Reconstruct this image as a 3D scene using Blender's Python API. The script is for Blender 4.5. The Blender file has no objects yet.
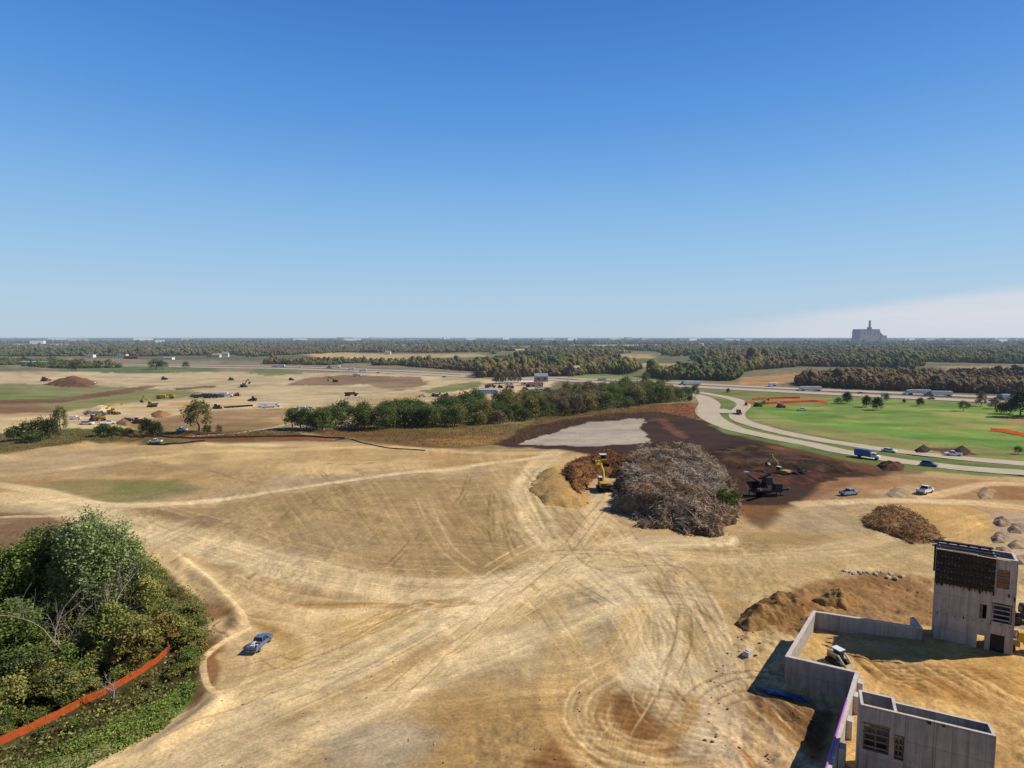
import bpy, math, random
import numpy as np
from mathutils import Vector

# ------------------------------------------------------------------ basics
rng = np.random.default_rng(7)
random.seed(7)
R = math.radians
scene = bpy.context.scene
COL = scene.collection
F = 597.0            # focal length in pixels of the 1024 wide frame
CH = 45.0            # height the drone hovers at
PITCH = R(4.5)
CP, SP = math.cos(PITCH), math.sin(PITCH)


def P(px, py, z=0.0):
    """surveyed point of the site: where the line of sight through a pixel meets height z"""
    dx, dy, dz = (px - 512) / F, CP - (py - 384) / F * SP, -SP - (py - 384) / F * CP
    k = (z - CH) / dz
    return (dx * k, dy * k)


def PW(pts, z=0.0):
    return np.array([P(a, b, z) for a, b in pts])


def lin(c):
    c = np.asarray(c, float) / 255.0
    return np.where(c <= 0.04045, c / 12.92, ((c + 0.055) / 1.055) ** 2.4)


KG = 1.0            # calibration: display colour -> base colour for sunlit ground


def G(r, g, b):
    return lin((r, g, b)) * KG


def H2(xi, yi, s):
    h = (xi * 374761393 + yi * 668265263 + s * 1442695041) & 0xffffffff
    h = ((h ^ (h >> 13)) * 1274126177) & 0xffffffff
    return ((h ^ (h >> 16)) & 0xffff) / 65535.0


def vn(x, y, s=0):
    x = np.asarray(x, float); y = np.asarray(y, float)
    xf = np.floor(x); yf = np.floor(y)
    xi = xf.astype(np.int64); yi = yf.astype(np.int64)
    u = x - xf; v = y - yf
    u = u * u * (3 - 2 * u); v = v * v * (3 - 2 * v)
    a = H2(xi, yi, s); b = H2(xi + 1, yi, s); c = H2(xi, yi + 1, s); d = H2(xi + 1, yi + 1, s)
    return (a * (1 - u) + b * u) * (1 - v) + (c * (1 - u) + d * u) * v


def fbm(x, y, s=0, o=4):
    t = 0; a = 0.5; n = 0
    for i in range(o):
        t = t + a * vn(x, y, s + i * 17); n += a
        x = x * 2.03 + 3.1; y = y * 2.03 + 7.7; a *= 0.5
    return t / n


def sst(e0, e1, x):
    t = np.clip((x - e0) / (e1 - e0), 0, 1)
    return t * t * (3 - 2 * t)


def sdpoly(x, y, poly):
    """signed distance, positive inside"""
    d2 = np.full(x.shape, 1e18); ins = np.zeros(x.shape, bool)
    n = len(poly)
    for i in range(n):
        ax, ay = poly[i]; bx, by = poly[(i + 1) % n]
        ex, ey = bx - ax, by - ay
        wx, wy = x - ax, y - ay
        t = np.clip((wx * ex + wy * ey) / (ex * ex + ey * ey + 1e-12), 0, 1)
        d2 = np.minimum(d2, (wx - ex * t) ** 2 + (wy - ey * t) ** 2)
        if by != ay:
            c = ((ay > y) != (by > y)) & (x < ex * (y - ay) / (by - ay) + ax)
            ins ^= c
    d = np.sqrt(d2)
    return np.where(ins, d, -d)


def sdline(x, y, pts):
    """distance to, side offset from, and length along a polyline"""
    best = np.full(x.shape, 1e18); lat = np.zeros(x.shape); alo = np.zeros(x.shape); L = 0
    for i in range(len(pts) - 1):
        ax, ay = pts[i]; bx, by = pts[i + 1]
        ex, ey = bx - ax, by - ay; l = math.hypot(ex, ey) + 1e-9
        wx, wy = x - ax, y - ay
        t = np.clip((wx * ex + wy * ey) / (l * l), 0, 1)
        d2 = (wx - ex * t) ** 2 + (wy - ey * t) ** 2
        m = d2 < best
        best[m] = d2[m]
        sg = (ex * wy - ey * wx)
        lat[m] = (np.sign(sg) * np.sqrt(d2))[m]
        alo[m] = (L + t * l)[m]
        L += l
    return np.sqrt(best), lat, alo


def spline(pts, n=8):
    pts = [np.array(p, float) for p in pts]
    if len(pts) < 3:
        return np.array([pts[0] + (pts[1] - pts[0]) * i / n for i in range(n + 1)])
    q = [2 * pts[0] - pts[1]] + pts + [2 * pts[-1] - pts[-2]]
    out = []
    for i in range(1, len(q) - 2):
        for k in range(n):
            t = k / n
            a, b, c, d = q[i - 1], q[i], q[i + 1], q[i + 2]
            out.append(0.5 * ((2 * b) + (c - a) * t + (2 * a - 5 * b + 4 * c - d) * t * t + (3 * b - a - 3 * c + d) * t ** 3))
    out.append(pts[-1])
    return np.array(out)


# ------------------------------------------------------------------ scene helpers
def mesh_np(name, V, Fc, mat=None, col=None, smooth=False):
    """mesh from arrays; Fc (M,3) or (M,4); col per-vertex linear rgb"""
    me = bpy.data.meshes.new(name)
    V = np.asarray(V, np.float32); Fc = np.asarray(Fc, np.int32)
    k = Fc.shape[1]
    me.vertices.add(len(V)); me.vertices.foreach_set('co', V.ravel())
    me.loops.add(Fc.size); me.loops.foreach_set('vertex_index', Fc.ravel())
    me.polygons.add(len(Fc))
    me.polygons.foreach_set('loop_start', np.arange(0, Fc.size, k, dtype=np.int32))
    me.polygons.foreach_set('loop_total', np.full(len(Fc), k, np.int32))
    if smooth:
        me.polygons.foreach_set('use_smooth', np.ones(len(Fc), bool))
    me.update(calc_edges=True)
    if col is not None:
        at = me.color_attributes.new('Col', 'FLOAT_COLOR', 'POINT')
        c = np.ones((len(V), 4), np.float32); c[:, :3] = col
        at.data.foreach_set('color', c.ravel())
    if mat: me.materials.append(mat)
    return me


def link(name, me, parent=None, loc=None, rz=0):
    o = bpy.data.objects.new(name, me); COL.objects.link(o)
    if parent: o.parent = parent
    if loc is not None: o.location = loc
    if rz: o.rotation_euler = (0, 0, rz)
    return o


def tag(o, label, cat, group=None, kind=None):
    if label: o['label'] = label
    if cat: o['category'] = cat
    if group: o['group'] = group
    if kind: o['kind'] = kind
    return o


def thing(name, label, cat, loc, rz=0, group=None, sc=1.0):
    o = bpy.data.objects.new(name, None); COL.objects.link(o)
    o.empty_display_size = 0.5
    o.location = loc; o.rotation_euler = (0, 0, rz); o.scale = (sc, sc, sc)
    return tag(o, label, cat, group)


def copy_tree(o, parent=None):
    c = o.copy(); COL.objects.link(c); c.parent = parent
    for ch in list(o.children): copy_tree(ch, c)
    return c


class MB:
    def __init__(self): self.v = []; self.f = []

    def hexa(self, p):
        b = len(self.v); self.v += [tuple(q) for q in p]
        self.f += [tuple(b + i for i in q) for q in ((3, 2, 1, 0), (4, 5, 6, 7), (0, 1, 5, 4), (1, 2, 6, 5), (2, 3, 7, 6), (3, 0, 4, 7))]
        return self

    def box(self, c, s, rz=0, ry=0, top=None):
        x, y, z = s[0] / 2, s[1] / 2, s[2] / 2
        tx, ty = (x, y) if top is None else (top[0] / 2, top[1] / 2)
        p = [(-x, -y, -z), (x, -y, -z), (x, y, -z), (-x, y, -z), (-tx, -ty, z), (tx, -ty, z), (tx, ty, z), (-tx, ty, z)]
        q = []
        for a, b, d in p:
            a, d = a * math.cos(ry) + d * math.sin(ry), -a * math.sin(ry) + d * math.cos(ry)
            a, b = a * math.cos(rz) - b * math.sin(rz), a * math.sin(rz) + b * math.cos(rz)
            q.append((a + c[0], b + c[1], d + c[2]))
        return self.hexa(q)

    def prism(self, prof, y0, y1, taper=1.0):
        n = len(prof); b = len(self.v)
        self.v += [(x, y0, z) for x, z in prof] + [(x, y1, z) for x, z in prof]
        self.f.append(tuple(b + i for i in range(n))); self.f.append(tuple(b + n + i for i in reversed(range(n))))
        for i in range(n):
            j = (i + 1) % n; self.f.append((b + j, b + i, b + n + i, b + n + j))
        return self

    def tube(self, pts, rad, n=6):
        pts = [Vector(p) for p in pts]
        if not hasattr(rad, '__len__'): rad = [rad] * len(pts)
        b = len(self.v)
        for i, p in enumerate(pts):
            d = (pts[min(i + 1, len(pts) - 1)] - pts[max(i - 1, 0)]).normalized()
            u = d.cross(Vector((0.31, 0.2, 0.93)) if abs(d.z) < 0.9 else Vector((1, 0, 0))).normalized(); w = d.cross(u)
            for k in range(n):
                a = 2 * math.pi * k / n
                self.v.append(tuple(p + u * math.cos(a) * rad[i] + w * math.sin(a) * rad[i]))
        for i in range(len(pts) - 1):
            for k in range(n):
                self.f.append((b + i * n + k, b + i * n + (k + 1) % n, b + (i + 1) * n + (k + 1) % n, b + (i + 1) * n + k))
        self.f.append(tuple(b + k for k in reversed(range(n))))
        e = b + (len(pts) - 1) * n; self.f.append(tuple(e + k for k in range(n)))
        return self

    def wheel(self, c, r, w, n=16):
        return self.tube([(c[0], c[1] - w / 2, c[2]), (c[0], c[1] - w * 0.36, c[2]), (c[0], c[1] + w * 0.36, c[2]), (c[0], c[1] + w / 2, c[2])], [r * 0.88, r, r, r * 0.88], n)

    def build(self, name, mat, parent=None, smooth=False):
        me = bpy.data.meshes.new(name); me.from_pydata(self.v, [], self.f); me.validate(); me.update()
        me.materials.append(mat)
        return link(name, me, parent)


# ------------------------------------------------------------------ materials
def nt(name):
    m = bpy.data.materials.new(name); m.use_nodes = True
    t = m.node_tree; b = t.nodes['Principled BSDF']
    return m, t, b


def N(t, typ, **kw):
    n = t.nodes.new(typ)
    for k, v in kw.items():
        if k.startswith('_'): setattr(n, k[1:], v)
        else: n.inputs[k].default_value = v
    return n


def math_n(t, op, a, b=None, clamp=False):
    n = t.nodes.new('ShaderNodeMath'); n.operation = op; n.use_clamp = clamp
    for i, v in enumerate((a, b)):
        if v is None: continue
        if isinstance(v, (int, float)): n.inputs[i].default_value = v
        else: t.links.new(v, n.inputs[i])
    return n.outputs[0]


def mix(t, fac, a, b, mode='MIX'):
    n = t.nodes.new('ShaderNodeMix'); n.data_type = 'RGBA'; n.blend_type = mode
    for i, v in ((0, fac), (6, a), (7, b)):
        if isinstance(v, (int, float)): n.inputs[i].default_value = v
        elif isinstance(v, tuple): n.inputs[i].default_value = (*v, 1) if len(v) == 3 else v
        else: t.links.new(v, n.inputs[i])
    return n.outputs[2]


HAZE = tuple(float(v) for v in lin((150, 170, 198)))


def painted_haze(t, reach=11000.0):
    """haze painted into the surfaces: the farther from the site, the more pale blue glow is mixed in"""
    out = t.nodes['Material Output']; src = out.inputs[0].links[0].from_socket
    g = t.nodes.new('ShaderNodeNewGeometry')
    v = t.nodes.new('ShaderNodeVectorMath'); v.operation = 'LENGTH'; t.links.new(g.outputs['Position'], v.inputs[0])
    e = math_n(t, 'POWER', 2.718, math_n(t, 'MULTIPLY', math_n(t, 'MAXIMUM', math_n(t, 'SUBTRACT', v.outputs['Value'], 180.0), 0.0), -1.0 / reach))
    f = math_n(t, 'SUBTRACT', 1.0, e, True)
    em = t.nodes.new('ShaderNodeEmission'); em.inputs[0].default_value = (*HAZE, 1)  # haze painted as a glow in the material itself
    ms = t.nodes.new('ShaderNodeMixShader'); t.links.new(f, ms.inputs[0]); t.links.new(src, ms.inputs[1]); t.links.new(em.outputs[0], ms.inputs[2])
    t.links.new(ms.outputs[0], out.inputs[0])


def noise_fac(t, scale, detail=4, rough=0.6, coord='Position', lo=0.3, hi=0.7, dist=0.0):
    n = N(t, 'ShaderNodeTexNoise', Scale=scale, Detail=detail, Roughness=rough, Distortion=dist)
    if coord == 'Position':
        g = t.nodes.new('ShaderNodeNewGeometry'); t.links.new(g.outputs['Position'], n.inputs['Vector'])
    else:
        g = t.nodes.new('ShaderNodeTexCoord'); t.links.new(g.outputs[coord], n.inputs['Vector'])
    r = N(t, 'ShaderNodeMapRange'); r.inputs[1].default_value = lo; r.inputs[2].default_value = hi
    t.links.new(n.outputs[0], r.inputs[0])
    return r.outputs[0], n.outputs[0]


def simple(name, rgb, rough=0.6, metal=0.0, var=0.25, scale=1.5, spec=0.3, haze=True, dirt=None, bump=0, transl=0):
    m, t, b = nt(name)
    c = tuple(float(x) for x in rgb)
    f, raw = noise_fac(t, scale, 5, 0.65, 'Object')
    d = tuple(x * (1 - var) for x in c); e = tuple(min(1, x * (1 + var * 0.6)) for x in c)
    o = mix(t, f, d, e)
    if dirt:
        f2, _ = noise_fac(t, scale * 0.6, 6, 0.7, 'Object', 0.48, 0.75)
        o = mix(t, math_n(t, 'MULTIPLY', f2, 0.7), o, dirt)
    t.links.new(o, b.inputs['Base Color'])
    b.inputs['Roughness'].default_value = rough; b.inputs['Metallic'].default_value = metal
    b.inputs['Specular IOR Level'].default_value = spec
    if bump:
        bn = N(t, 'ShaderNodeBump', Strength=bump, Distance=0.05); t.links.new(raw, bn.inputs['Height'])
        t.links.new(bn.outputs[0], b.inputs['Normal'])
    if transl:
        tr = t.nodes.new('ShaderNodeBsdfTranslucent'); t.links.new(o, tr.inputs[0])
        ms = t.nodes.new('ShaderNodeMixShader'); ms.inputs[0].default_value = transl
        t.links.new(b.outputs[0], ms.inputs[1]); t.links.new(tr.outputs[0], ms.inputs[2]); t.links.new(ms.outputs[0], t.nodes['Material Output'].inputs[0])
    if haze: painted_haze(t)
    return m


def vcol_mat(name, rough=0.9, transl=0.0, detail=None, bump=0.0, haze=True, gain=1.0, bdist=0.12):
    m, t, b = nt(name)
    a = t.nodes.new('ShaderNodeVertexColor'); a.layer_name = 'Col'
    o = a.outputs[0]
    if gain != 1: o = mix(t, 1.0, o, (gain, gain, gain), 'MULTIPLY')
    hs = []
    if detail:
        for sc, amt in detail:
            f, raw = noise_fac(t, sc, 5, 0.65, 'Position', 0.25, 0.75)
            lo, hi = 1 - amt, 1 + amt
            r = mix(t, f, (lo, lo, lo), (hi, hi * 0.99, hi * 0.97))
            o = mix(t, 1.0, o, r, 'MULTIPLY'); hs.append(raw)
    t.links.new(o, b.inputs['Base Color'])
    b.inputs['Roughness'].default_value = rough; b.inputs['Specular IOR Level'].default_value = 0.12
    if bump and hs:
        prev = None
        for i, h in enumerate(hs):
            bn = N(t, 'ShaderNodeBump', Strength=bump, Distance=bdist / (1 + 2 * i))
            t.links.new(h, bn.inputs['Height'])
            if prev is not None: t.links.new(prev, bn.inputs['Normal'])
            prev = bn.outputs[0]
        t.links.new(prev, b.inputs['Normal'])
    if transl:
        tr = t.nodes.new('ShaderNodeBsdfTranslucent'); t.links.new(o, tr.inputs[0])
        ms = t.nodes.new('ShaderNodeMixShader'); ms.inputs[0].default_value = transl
        out = t.nodes['Material Output']
        t.links.new(b.outputs[0], ms.inputs[1]); t.links.new(tr.outputs[0], ms.inputs[2]); t.links.new(ms.outputs[0], out.inputs[0])
    if haze: painted_haze(t)
    return m


M = {}
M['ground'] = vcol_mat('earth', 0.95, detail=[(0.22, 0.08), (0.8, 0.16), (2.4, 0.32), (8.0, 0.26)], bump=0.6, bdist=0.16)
M['soil'] = vcol_mat('heaped_soil', 0.95, detail=[(0.7, 0.25), (3.0, 0.30)], bump=0.9, bdist=0.35)
M['leaf'] = vcol_mat('foliage', 0.75, 0.3)
M['farleaf'] = vcol_mat('far_foliage', 0.9, 0.0, detail=[(0.35, 0.25)])
M['twig'] = vcol_mat('dry_twigs', 0.9)
M['grass'] = vcol_mat('grass_blades', 0.8, 0.15)
M['bark'] = simple('bark', (0.12, 0.095, 0.07), 0.9, var=0.4, scale=3)
M['dead'] = simple('dead_wood', (0.27, 0.24, 0.21), 0.9, var=0.3, scale=3)
M['white'] = simple('white_paint', (0.72, 0.73, 0.74), 0.35, var=0.06, spec=0.5)
M['cream'] = simple('cream_paint', (0.62, 0.58, 0.46), 0.5, var=0.1)
M['silver'] = simple('silver_paint', (0.33, 0.40, 0.50), 0.35, 0.2, var=0.06, spec=0.5)
M['steelblue'] = simple('steel_blue_paint', (0.11, 0.17, 0.31), 0.3, 0.2, var=0.06, spec=0.6)
M['blue'] = simple('blue_paint', (0.07, 0.13, 0.30), 0.35, var=0.1, spec=0.5)
M['paleblue'] = simple('pale_blue_paint', (0.30, 0.50, 0.68), 0.5, var=0.1)
M['red'] = simple('red_paint', (0.24, 0.035, 0.025), 0.4, var=0.15)
M['rustred'] = simple('rust_red_paint', (0.17, 0.055, 0.035), 0.6, var=0.2)
M['yellow'] = simple('plant_yellow_paint', (0.56, 0.33, 0.035), 0.5, var=0.2, dirt=(0.25, 0.17, 0.08), spec=0.3)
M['dullyellow'] = simple('dusty_yellow_paint', (0.42, 0.28, 0.07), 0.6, var=0.2, dirt=(0.25, 0.18, 0.10))
M['orange'] = simple('orange_mesh', (0.78, 0.15, 0.035), 0.8, var=0.3, scale=2.5, transl=0.45)
M['black'] = simple('black_rubber', (0.018, 0.018, 0.02), 0.7, var=0.3, dirt=(0.07, 0.055, 0.04))
M['darksteel'] = simple('dark_steel', (0.035, 0.036, 0.045), 0.5, 0.3, var=0.3, dirt=(0.08, 0.055, 0.04))
M['grey'] = simple('grey_steel', (0.22, 0.22, 0.23), 0.5, 0.3, var=0.2)
M['glass'] = simple('tinted_glass', (0.015, 0.02, 0.028), 0.08, var=0.1, spec=0.6)
M['lamp_w'] = simple('lamp_lens', (0.7, 0.7, 0.66), 0.2, var=0.02, spec=0.6)
M['lamp_r'] = simple('tail_lens', (0.4, 0.02, 0.02), 0.2, var=0.02, spec=0.6)
M['wood'] = simple('shuttering_timber', (0.21, 0.13, 0.075), 0.85, var=0.35, scale=2.5)
M['slab'] = simple('dusty_rubble', (0.50, 0.42, 0.31), 0.95, var=0.35, scale=2)
M['formply'] = simple('dark_form_plywood', (0.075, 0.058, 0.05), 0.8, var=0.5, scale=1.2)
M['plank'] = simple('pale_plank', (0.50, 0.41, 0.29), 0.85, var=0.3, scale=2.5)
M['purple'] = simple('purple_pipe', (0.34, 0.10, 0.46), 0.5, var=0.15)
M['tarp'] = simple('blue_plastic_sheet', (0.10, 0.10, 0.28), 0.5, var=0.4)
M['roof_grey'] = simple('grey_roofing', (0.25, 0.27, 0.31), 0.7, var=0.1, scale=0.2)
M['wall_white'] = simple('white_cladding', (0.74, 0.74, 0.74), 0.6, var=0.05, scale=0.1)
M['wall_tan'] = simple('tan_cladding', (0.42, 0.36, 0.28), 0.7, var=0.1, scale=0.1)
M['plant_wall'] = simple('power_plant_cladding', (0.16, 0.11, 0.105), 0.8, var=0.15, scale=0.03)
M['plant_dark'] = simple('power_plant_dark_band', (0.02, 0.013, 0.016), 0.8, var=0.15, scale=0.03)
M['gravel'] = simple('gravel', (0.34, 0.30, 0.27), 0.95, var=0.45, scale=1.2, bump=0.8)


def concrete_mat(name, base, stain, top=None):
    m, t, b = nt(name)
    f, raw = noise_fac(t, 0.7, 6, 0.65, 'Object')
    o = mix(t, f, tuple(x * 0.80 for x in base), tuple(x * 1.14 for x in base))
    # water stains running down
    tc = t.nodes.new('ShaderNodeTexCoord'); mp = t.nodes.new('ShaderNodeMapping'); mp.inputs['Scale'].default_value = (2.2, 2.2, 0.16)
    t.links.new(tc.outputs['Object'], mp.inputs[0])
    n = N(t, 'ShaderNodeTexNoise', Scale=1.0, Detail=5, Roughness=0.6); t.links.new(mp.outputs[0], n.inputs['Vector'])
    r = N(t, 'ShaderNodeMapRange'); r.inputs[1].default_value = 0.45; r.inputs[2].default_value = 0.75; t.links.new(n.outputs[0], r.inputs[0])
    o = mix(t, math_n(t, 'MULTIPLY', r.outputs[0], 0.85), o, stain)
    # shutter panel joints every 1.2 m along and 2.4 m up
    sx = t.nodes.new('ShaderNodeSeparateXYZ'); t.links.new(tc.outputs['Object'], sx.inputs[0])
    for ch, step, w in ((0, 1.22, 0.05), (2, 2.44, 0.035)):
        fr = math_n(t, 'FRACT', math_n(t, 'DIVIDE', sx.outputs[ch], step))
        j = math_n(t, 'LESS_THAN', fr, w)
        o = mix(t, math_n(t, 'MULTIPLY', j, 0.5), o, tuple(x * 0.45 for x in base))
    t.links.new(o, b.inputs['Base Color']); b.inputs['Roughness'].default_value = 0.9; b.inputs['Specular IOR Level'].default_value = 0.15
    bn = N(t, 'ShaderNodeBump', Strength=0.5, Distance=0.03); t.links.new(raw, bn.inputs['Height']); t.links.new(bn.outputs[0], b.inputs['Normal'])
    return m


M['conc'] = concrete_mat('cast_concrete', (0.40, 0.365, 0.335), (0.19, 0.16, 0.14))
M['conc_d'] = concrete_mat('dark_concrete', (0.34, 0.305, 0.28), (0.15, 0.125, 0.11))  # same concrete in a darker tone
M['conc_top'] = simple('pale_sunlit_concrete', (0.56, 0.50, 0.45), 0.9, var=0.2, scale=1.2)  # on wall tops, sunlight painted into the colour; also pale blocks and buttresses


def road_mat(name, base):
    m, t, b = nt(name)
    f, raw = noise_fac(t, 0.12, 6, 0.7)
    f2, _ = noise_fac(t, 1.3, 4, 0.6)
    o = mix(t, f, tuple(x * 0.86 for x in base), tuple(x * 1.1 for x in base))
    o = mix(t, math_n(t, 'MULTIPLY', f2, 0.25), o, tuple(x * 0.7 for x in base))
    t.links.new(o, b.inputs['Base Color']); b.inputs['Roughness'].default_value = 0.9
    painted_haze(t)
    return m


M['road'] = road_mat('road_concrete', tuple(G(186, 170, 144)))
M['hiway'] = road_mat('highway_concrete', tuple(G(182, 166, 148)))
M['shoulder'] = road_mat('asphalt_shoulder', tuple(G(140, 126, 110)))
M['line_w'] = simple('white_road_paint', (0.75, 0.75, 0.72), 0.8, var=0.1)
M['line_y'] = simple('yellow_road_paint', (0.62, 0.44, 0.08), 0.8, var=0.1)
# ------------------------------------------------------------------ shape of the land
ZP = 2.0                                   # fill level inside the foundation walls
ZW = 4.4                                   # top of the foundation walls
WA, WB, WC, WD, WE = P(785, 657, ZW), P(813, 611, ZW), P(918, 627, ZW), P(855, 673, ZW), P(824, 775, ZW)
PLAT = np.array([WA, WB, (WB[0] + 3, WB[1] + 4), (WC[0] - 2, WC[1] + 8), (WC[0] + 45, WC[1] - 5), (95, 30), (30, 20), (WE[0] - 14, WE[1] - 18.7), WE, WD])
HARD = [WB, WA, WD, WE, (WE[0] - 14, WE[1] - 18.7)]
RIDGES = []   # (spline world pts, half width, height)


def ridge(px, w, h):
    RIDGES.append((spline(PW(px), 5), w, h))


ridge([(330, 690), (370, 668), (405, 648), (432, 632), (440, 615), (428, 602)], 1.1, 0.22)
ridge([(205, 665), (203, 690), (215, 705), (160, 745)], 1.6, 0.7)
ridge([(180, 565), (215, 590), (238, 620), (225, 638), (205, 655)], 1.3, 0.6)
ridge([(300, 600), (360, 606), (420, 601), (470, 598)], 1.2, 0.25)
ridge([(440, 655), (470, 668), (520, 672)], 1.5, 0.35)
ridge([(0, 458), (120, 440), (200, 446)], 6, 1.2)


def H(x, y):
    x = np.atleast_1d(np.asarray(x, float)); y = np.atleast_1d(np.asarray(y, float))
    D = np.hypot(x, y)
    near = 1 - sst(300, 500, D)
    h = (fbm(x / 38, y / 38, 3, 3) - 0.5) * 1.5 * near * sst(20, 80, D)
    h = h + (fbm(x / 9, y / 9, 4, 3) - 0.5) * 0.45 * near
    h = h + (fbm(x / 160, y / 160, 5, 2) - 0.5) * 3.0 * sst(350, 900, D)
    # the smooth graded hill in the middle of the site
    cx, cy = P(400, 500)
    u = ((x - cx) * 0.98 + (y - cy) * 0.2) / 52; v = ((y - cy) * 0.98 - (x - cx) * 0.2) / 34
    h = h + 3.0 * np.exp(-(u * u + v * v) * 1.3)
    m = D < 330
    for pts, w, hh in RIDGES:
        lo = pts.min(0) - 3 * w; hi = pts.max(0) + 3 * w
        k = m & (x > lo[0]) & (x < hi[0]) & (y > lo[1]) & (y < hi[1])
        if k.any():
            d, _, al = sdline(x[k], y[k], pts)
            h[k] += hh * np.exp(-(d / w) ** 2) * (0.6 + 0.8 * vn(al / 2.5, d * 0, 9))
    k = (x > 15) & (x < 150) & (y > 10) & (y < 130)
    if k.any():
        xs, ys = x[k], y[k]
        sd = sdpoly(xs, ys, PLAT); dh, _, _ = sdline(xs, ys, HARD)
        w = np.where(dh < np.abs(sd) + 0.5, 0.15, 5.0)
        f = sst(-w, w, sd)
        ff = sst(-6, 3, sd)
        flat = ZP + 0.7 * sst(WB[0], WC[0], xs) + (fbm(xs / 5, ys / 5, 8, 3) - 0.5) * 0.35
        base = h[k] * (1 - ff) + (fbm(xs / 3, ys / 3, 6, 3) - 0.5) * 0.35 * ff
        h[k] = base * (1 - f) + flat * f
    return h


def Hs(x, y): return float(H(x, y)[0])


def PH(px, py, it=3):
    """where the line of sight meets the land itself"""
    z = 0.0
    for _ in range(it):
        x, y = P(px, py, z); z = Hs(x, y)
    return (x, y, z)


# grid of the ground sheet: dense over the site, wide open towards the horizon
def axis_rows():
    r = [4, 12, 22, 32, 40, 46, 50]
    d = 52.0
    while d < 700:
        r.append(d); d += max(0.17, d * d / (CH * F) * 0.8)
    while d < 42000:
        r.append(d); d *= 1.035
    return np.array(r)


rows = axis_rows()
tt = np.concatenate([np.linspace(-3.0, -0.98, 50), np.linspace(-0.96, 0.96, 1000), np.linspace(0.98, 3.0, 50)])
GX = (rows[:, None] * tt[None, :]).ravel(); GY = np.repeat(rows, len(tt)).copy()
GZ = H(GX, GY)
GD = np.hypot(GX, GY)
NV = len(GX)

# ------------------------------------------------------------------ colours of the land
C = np.empty((NV, 3))
n1 = fbm(GX / 260, GY / 260, 21, 4); n2 = fbm(GX / 60, GY / 60, 22, 4); n3 = fbm(GX / 14, GY / 14, 23, 4); n4 = fbm(GX / 3.2, GY / 3.2, 24, 3)
warpx = (fbm(GX / 7, GY / 7, 31, 4) - 0.5); warpy = (fbm(GX / 7, GY / 7, 32, 4) - 0.5)
wfar = GD * GD / (CH * F)      # metres of ground per pixel row
AMP = np.clip(GD * 0.02, 3.4, 22)
WX, WY = GX + warpx * AMP, GY + warpy * AMP * 1.5


def lerp(c, a):
    global C
    a = np.clip(a, 0, 1)[:, None]; C = C * (1 - a) + np.asarray(c)[None, :] * a


def zone(px, c, soft=2.0, a=1.0, var=0.25, warp=1.0, z=0.0, noise=None):
    """a patch of ground; px = outline surveyed from the photograph"""
    poly = PW(px, z)
    s = soft
    lo = poly.min(0) - 60; hi = poly.max(0) + 60
    k = (GX > lo[0]) & (GX < hi[0]) & (GY > lo[1]) & (GY < hi[1])
    if not k.any(): return
    x = WX[k] if warp else GX[k]; y = WY[k] if warp else GY[k]
    sd = sdpoly(x, y, poly)
    m = sst(-s, s, sd) * a
    nn = n3[k] * 0.5 + n2[k] * 0.5 if noise is None else noise[k]
    m = m * (1 - var + var * 2 * sst(0.3, 0.7, nn))
    m = np.clip(m, 0, 1)[:, None]
    C[k] = C[k] * (1 - m) + np.asarray(c)[None, :] * m


FIELDS = []


def track(px, hw, c, a=0.8, streak=0.6, f=0.9, soft=0.45, relief=0.014, seed=1, world=False, dark=0.0):
    """a haul road: worn band with wheel streaks running along it"""
    pts = spline(PW(px) if not world else px, 7)
    lo = pts.min(0) - hw * 1.6; hi = pts.max(0) + hw * 1.6
    k = np.where((GX > lo[0]) & (GX < hi[0]) & (GY > lo[1]) & (GY < hi[1]))[0]
    if not len(k): return
    d, lat, al = sdline(GX[k], GY[k], pts)
    q = d < hw * 1.6
    k, d, lat, al = k[q], d[q], lat[q], al[q]
    edge = hw * (0.75 + 0.5 * vn(al / 14, np.sign(lat), seed + 5))
    m = 1 - sst(edge * (1 - soft), edge * (1 + soft * 0.6), d)
    wob = lat + (vn(al / 22, lat / 6, seed + 2) - 0.5) * 2.4
    s = 0.40 * vn(wob * f, al / 45, seed) + 0.35 * vn(wob * f * 2.4 + 9, al / 30, seed + 1) + 0.25 * vn(wob * f * 0.35, al / 70, seed + 3)
    far = 1 - sst(120, 330, GD[k])
    sc = (s - 0.5) * 1.7
    mm = np.clip(m * a * (1 - streak * 0.5 + streak * sc * 1.6), 0, 1)[:, None]
    C[k] = C[k] * (1 - mm) + np.asarray(c)[None, :] * mm
    fine = vn(wob * 2.6, al / 16, seed + 7) - 0.5
    C[k] *= (1 + (fine * 0.18 * far * m * streak))[:, None]
    GZ[k] += m * relief * (sc * 0.8 + fine * 1.2) * far


def ruts(px, gauge=2.6, w=0.32, c=None, a=0.5, depth=0.07, jit=0.0):
    pts = spline(PW(px), 9)
    lo = pts.min(0) - 4; hi = pts.max(0) + 4
    k = np.where((GX > lo[0]) & (GX < hi[0]) & (GY > lo[1]) & (GY < hi[1]))[0]
    if not len(k): return
    d, lat, al = sdline(GX[k], GY[k], pts)
    ends = sst(0, 4, al) * (1 - sst(al.max() - 6, al.max(), al)) if len(al) else 1
    e = np.abs(np.abs(lat) - gauge / 2)
    ww = np.maximum(w, wfar[k] * 0.25)
    m = np.exp(-(e / ww) ** 2) * (d < gauge) * ends * sst(0.12, 0.45, vn(al / 6, np.sign(lat) * 3, int(abs(px[0][0]) * 7) % 997)) * (0.6 + 0.6 * vn(al / 1.5, lat * 0, 77))
    mm = np.clip(m * a, 0, 1)[:, None]
    C[k] = C[k] * (1 - mm) + np.asarray(c)[None, :] * mm
    GZ[k] -= m * depth * (1 - sst(110, 220, GD[k]))


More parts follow.
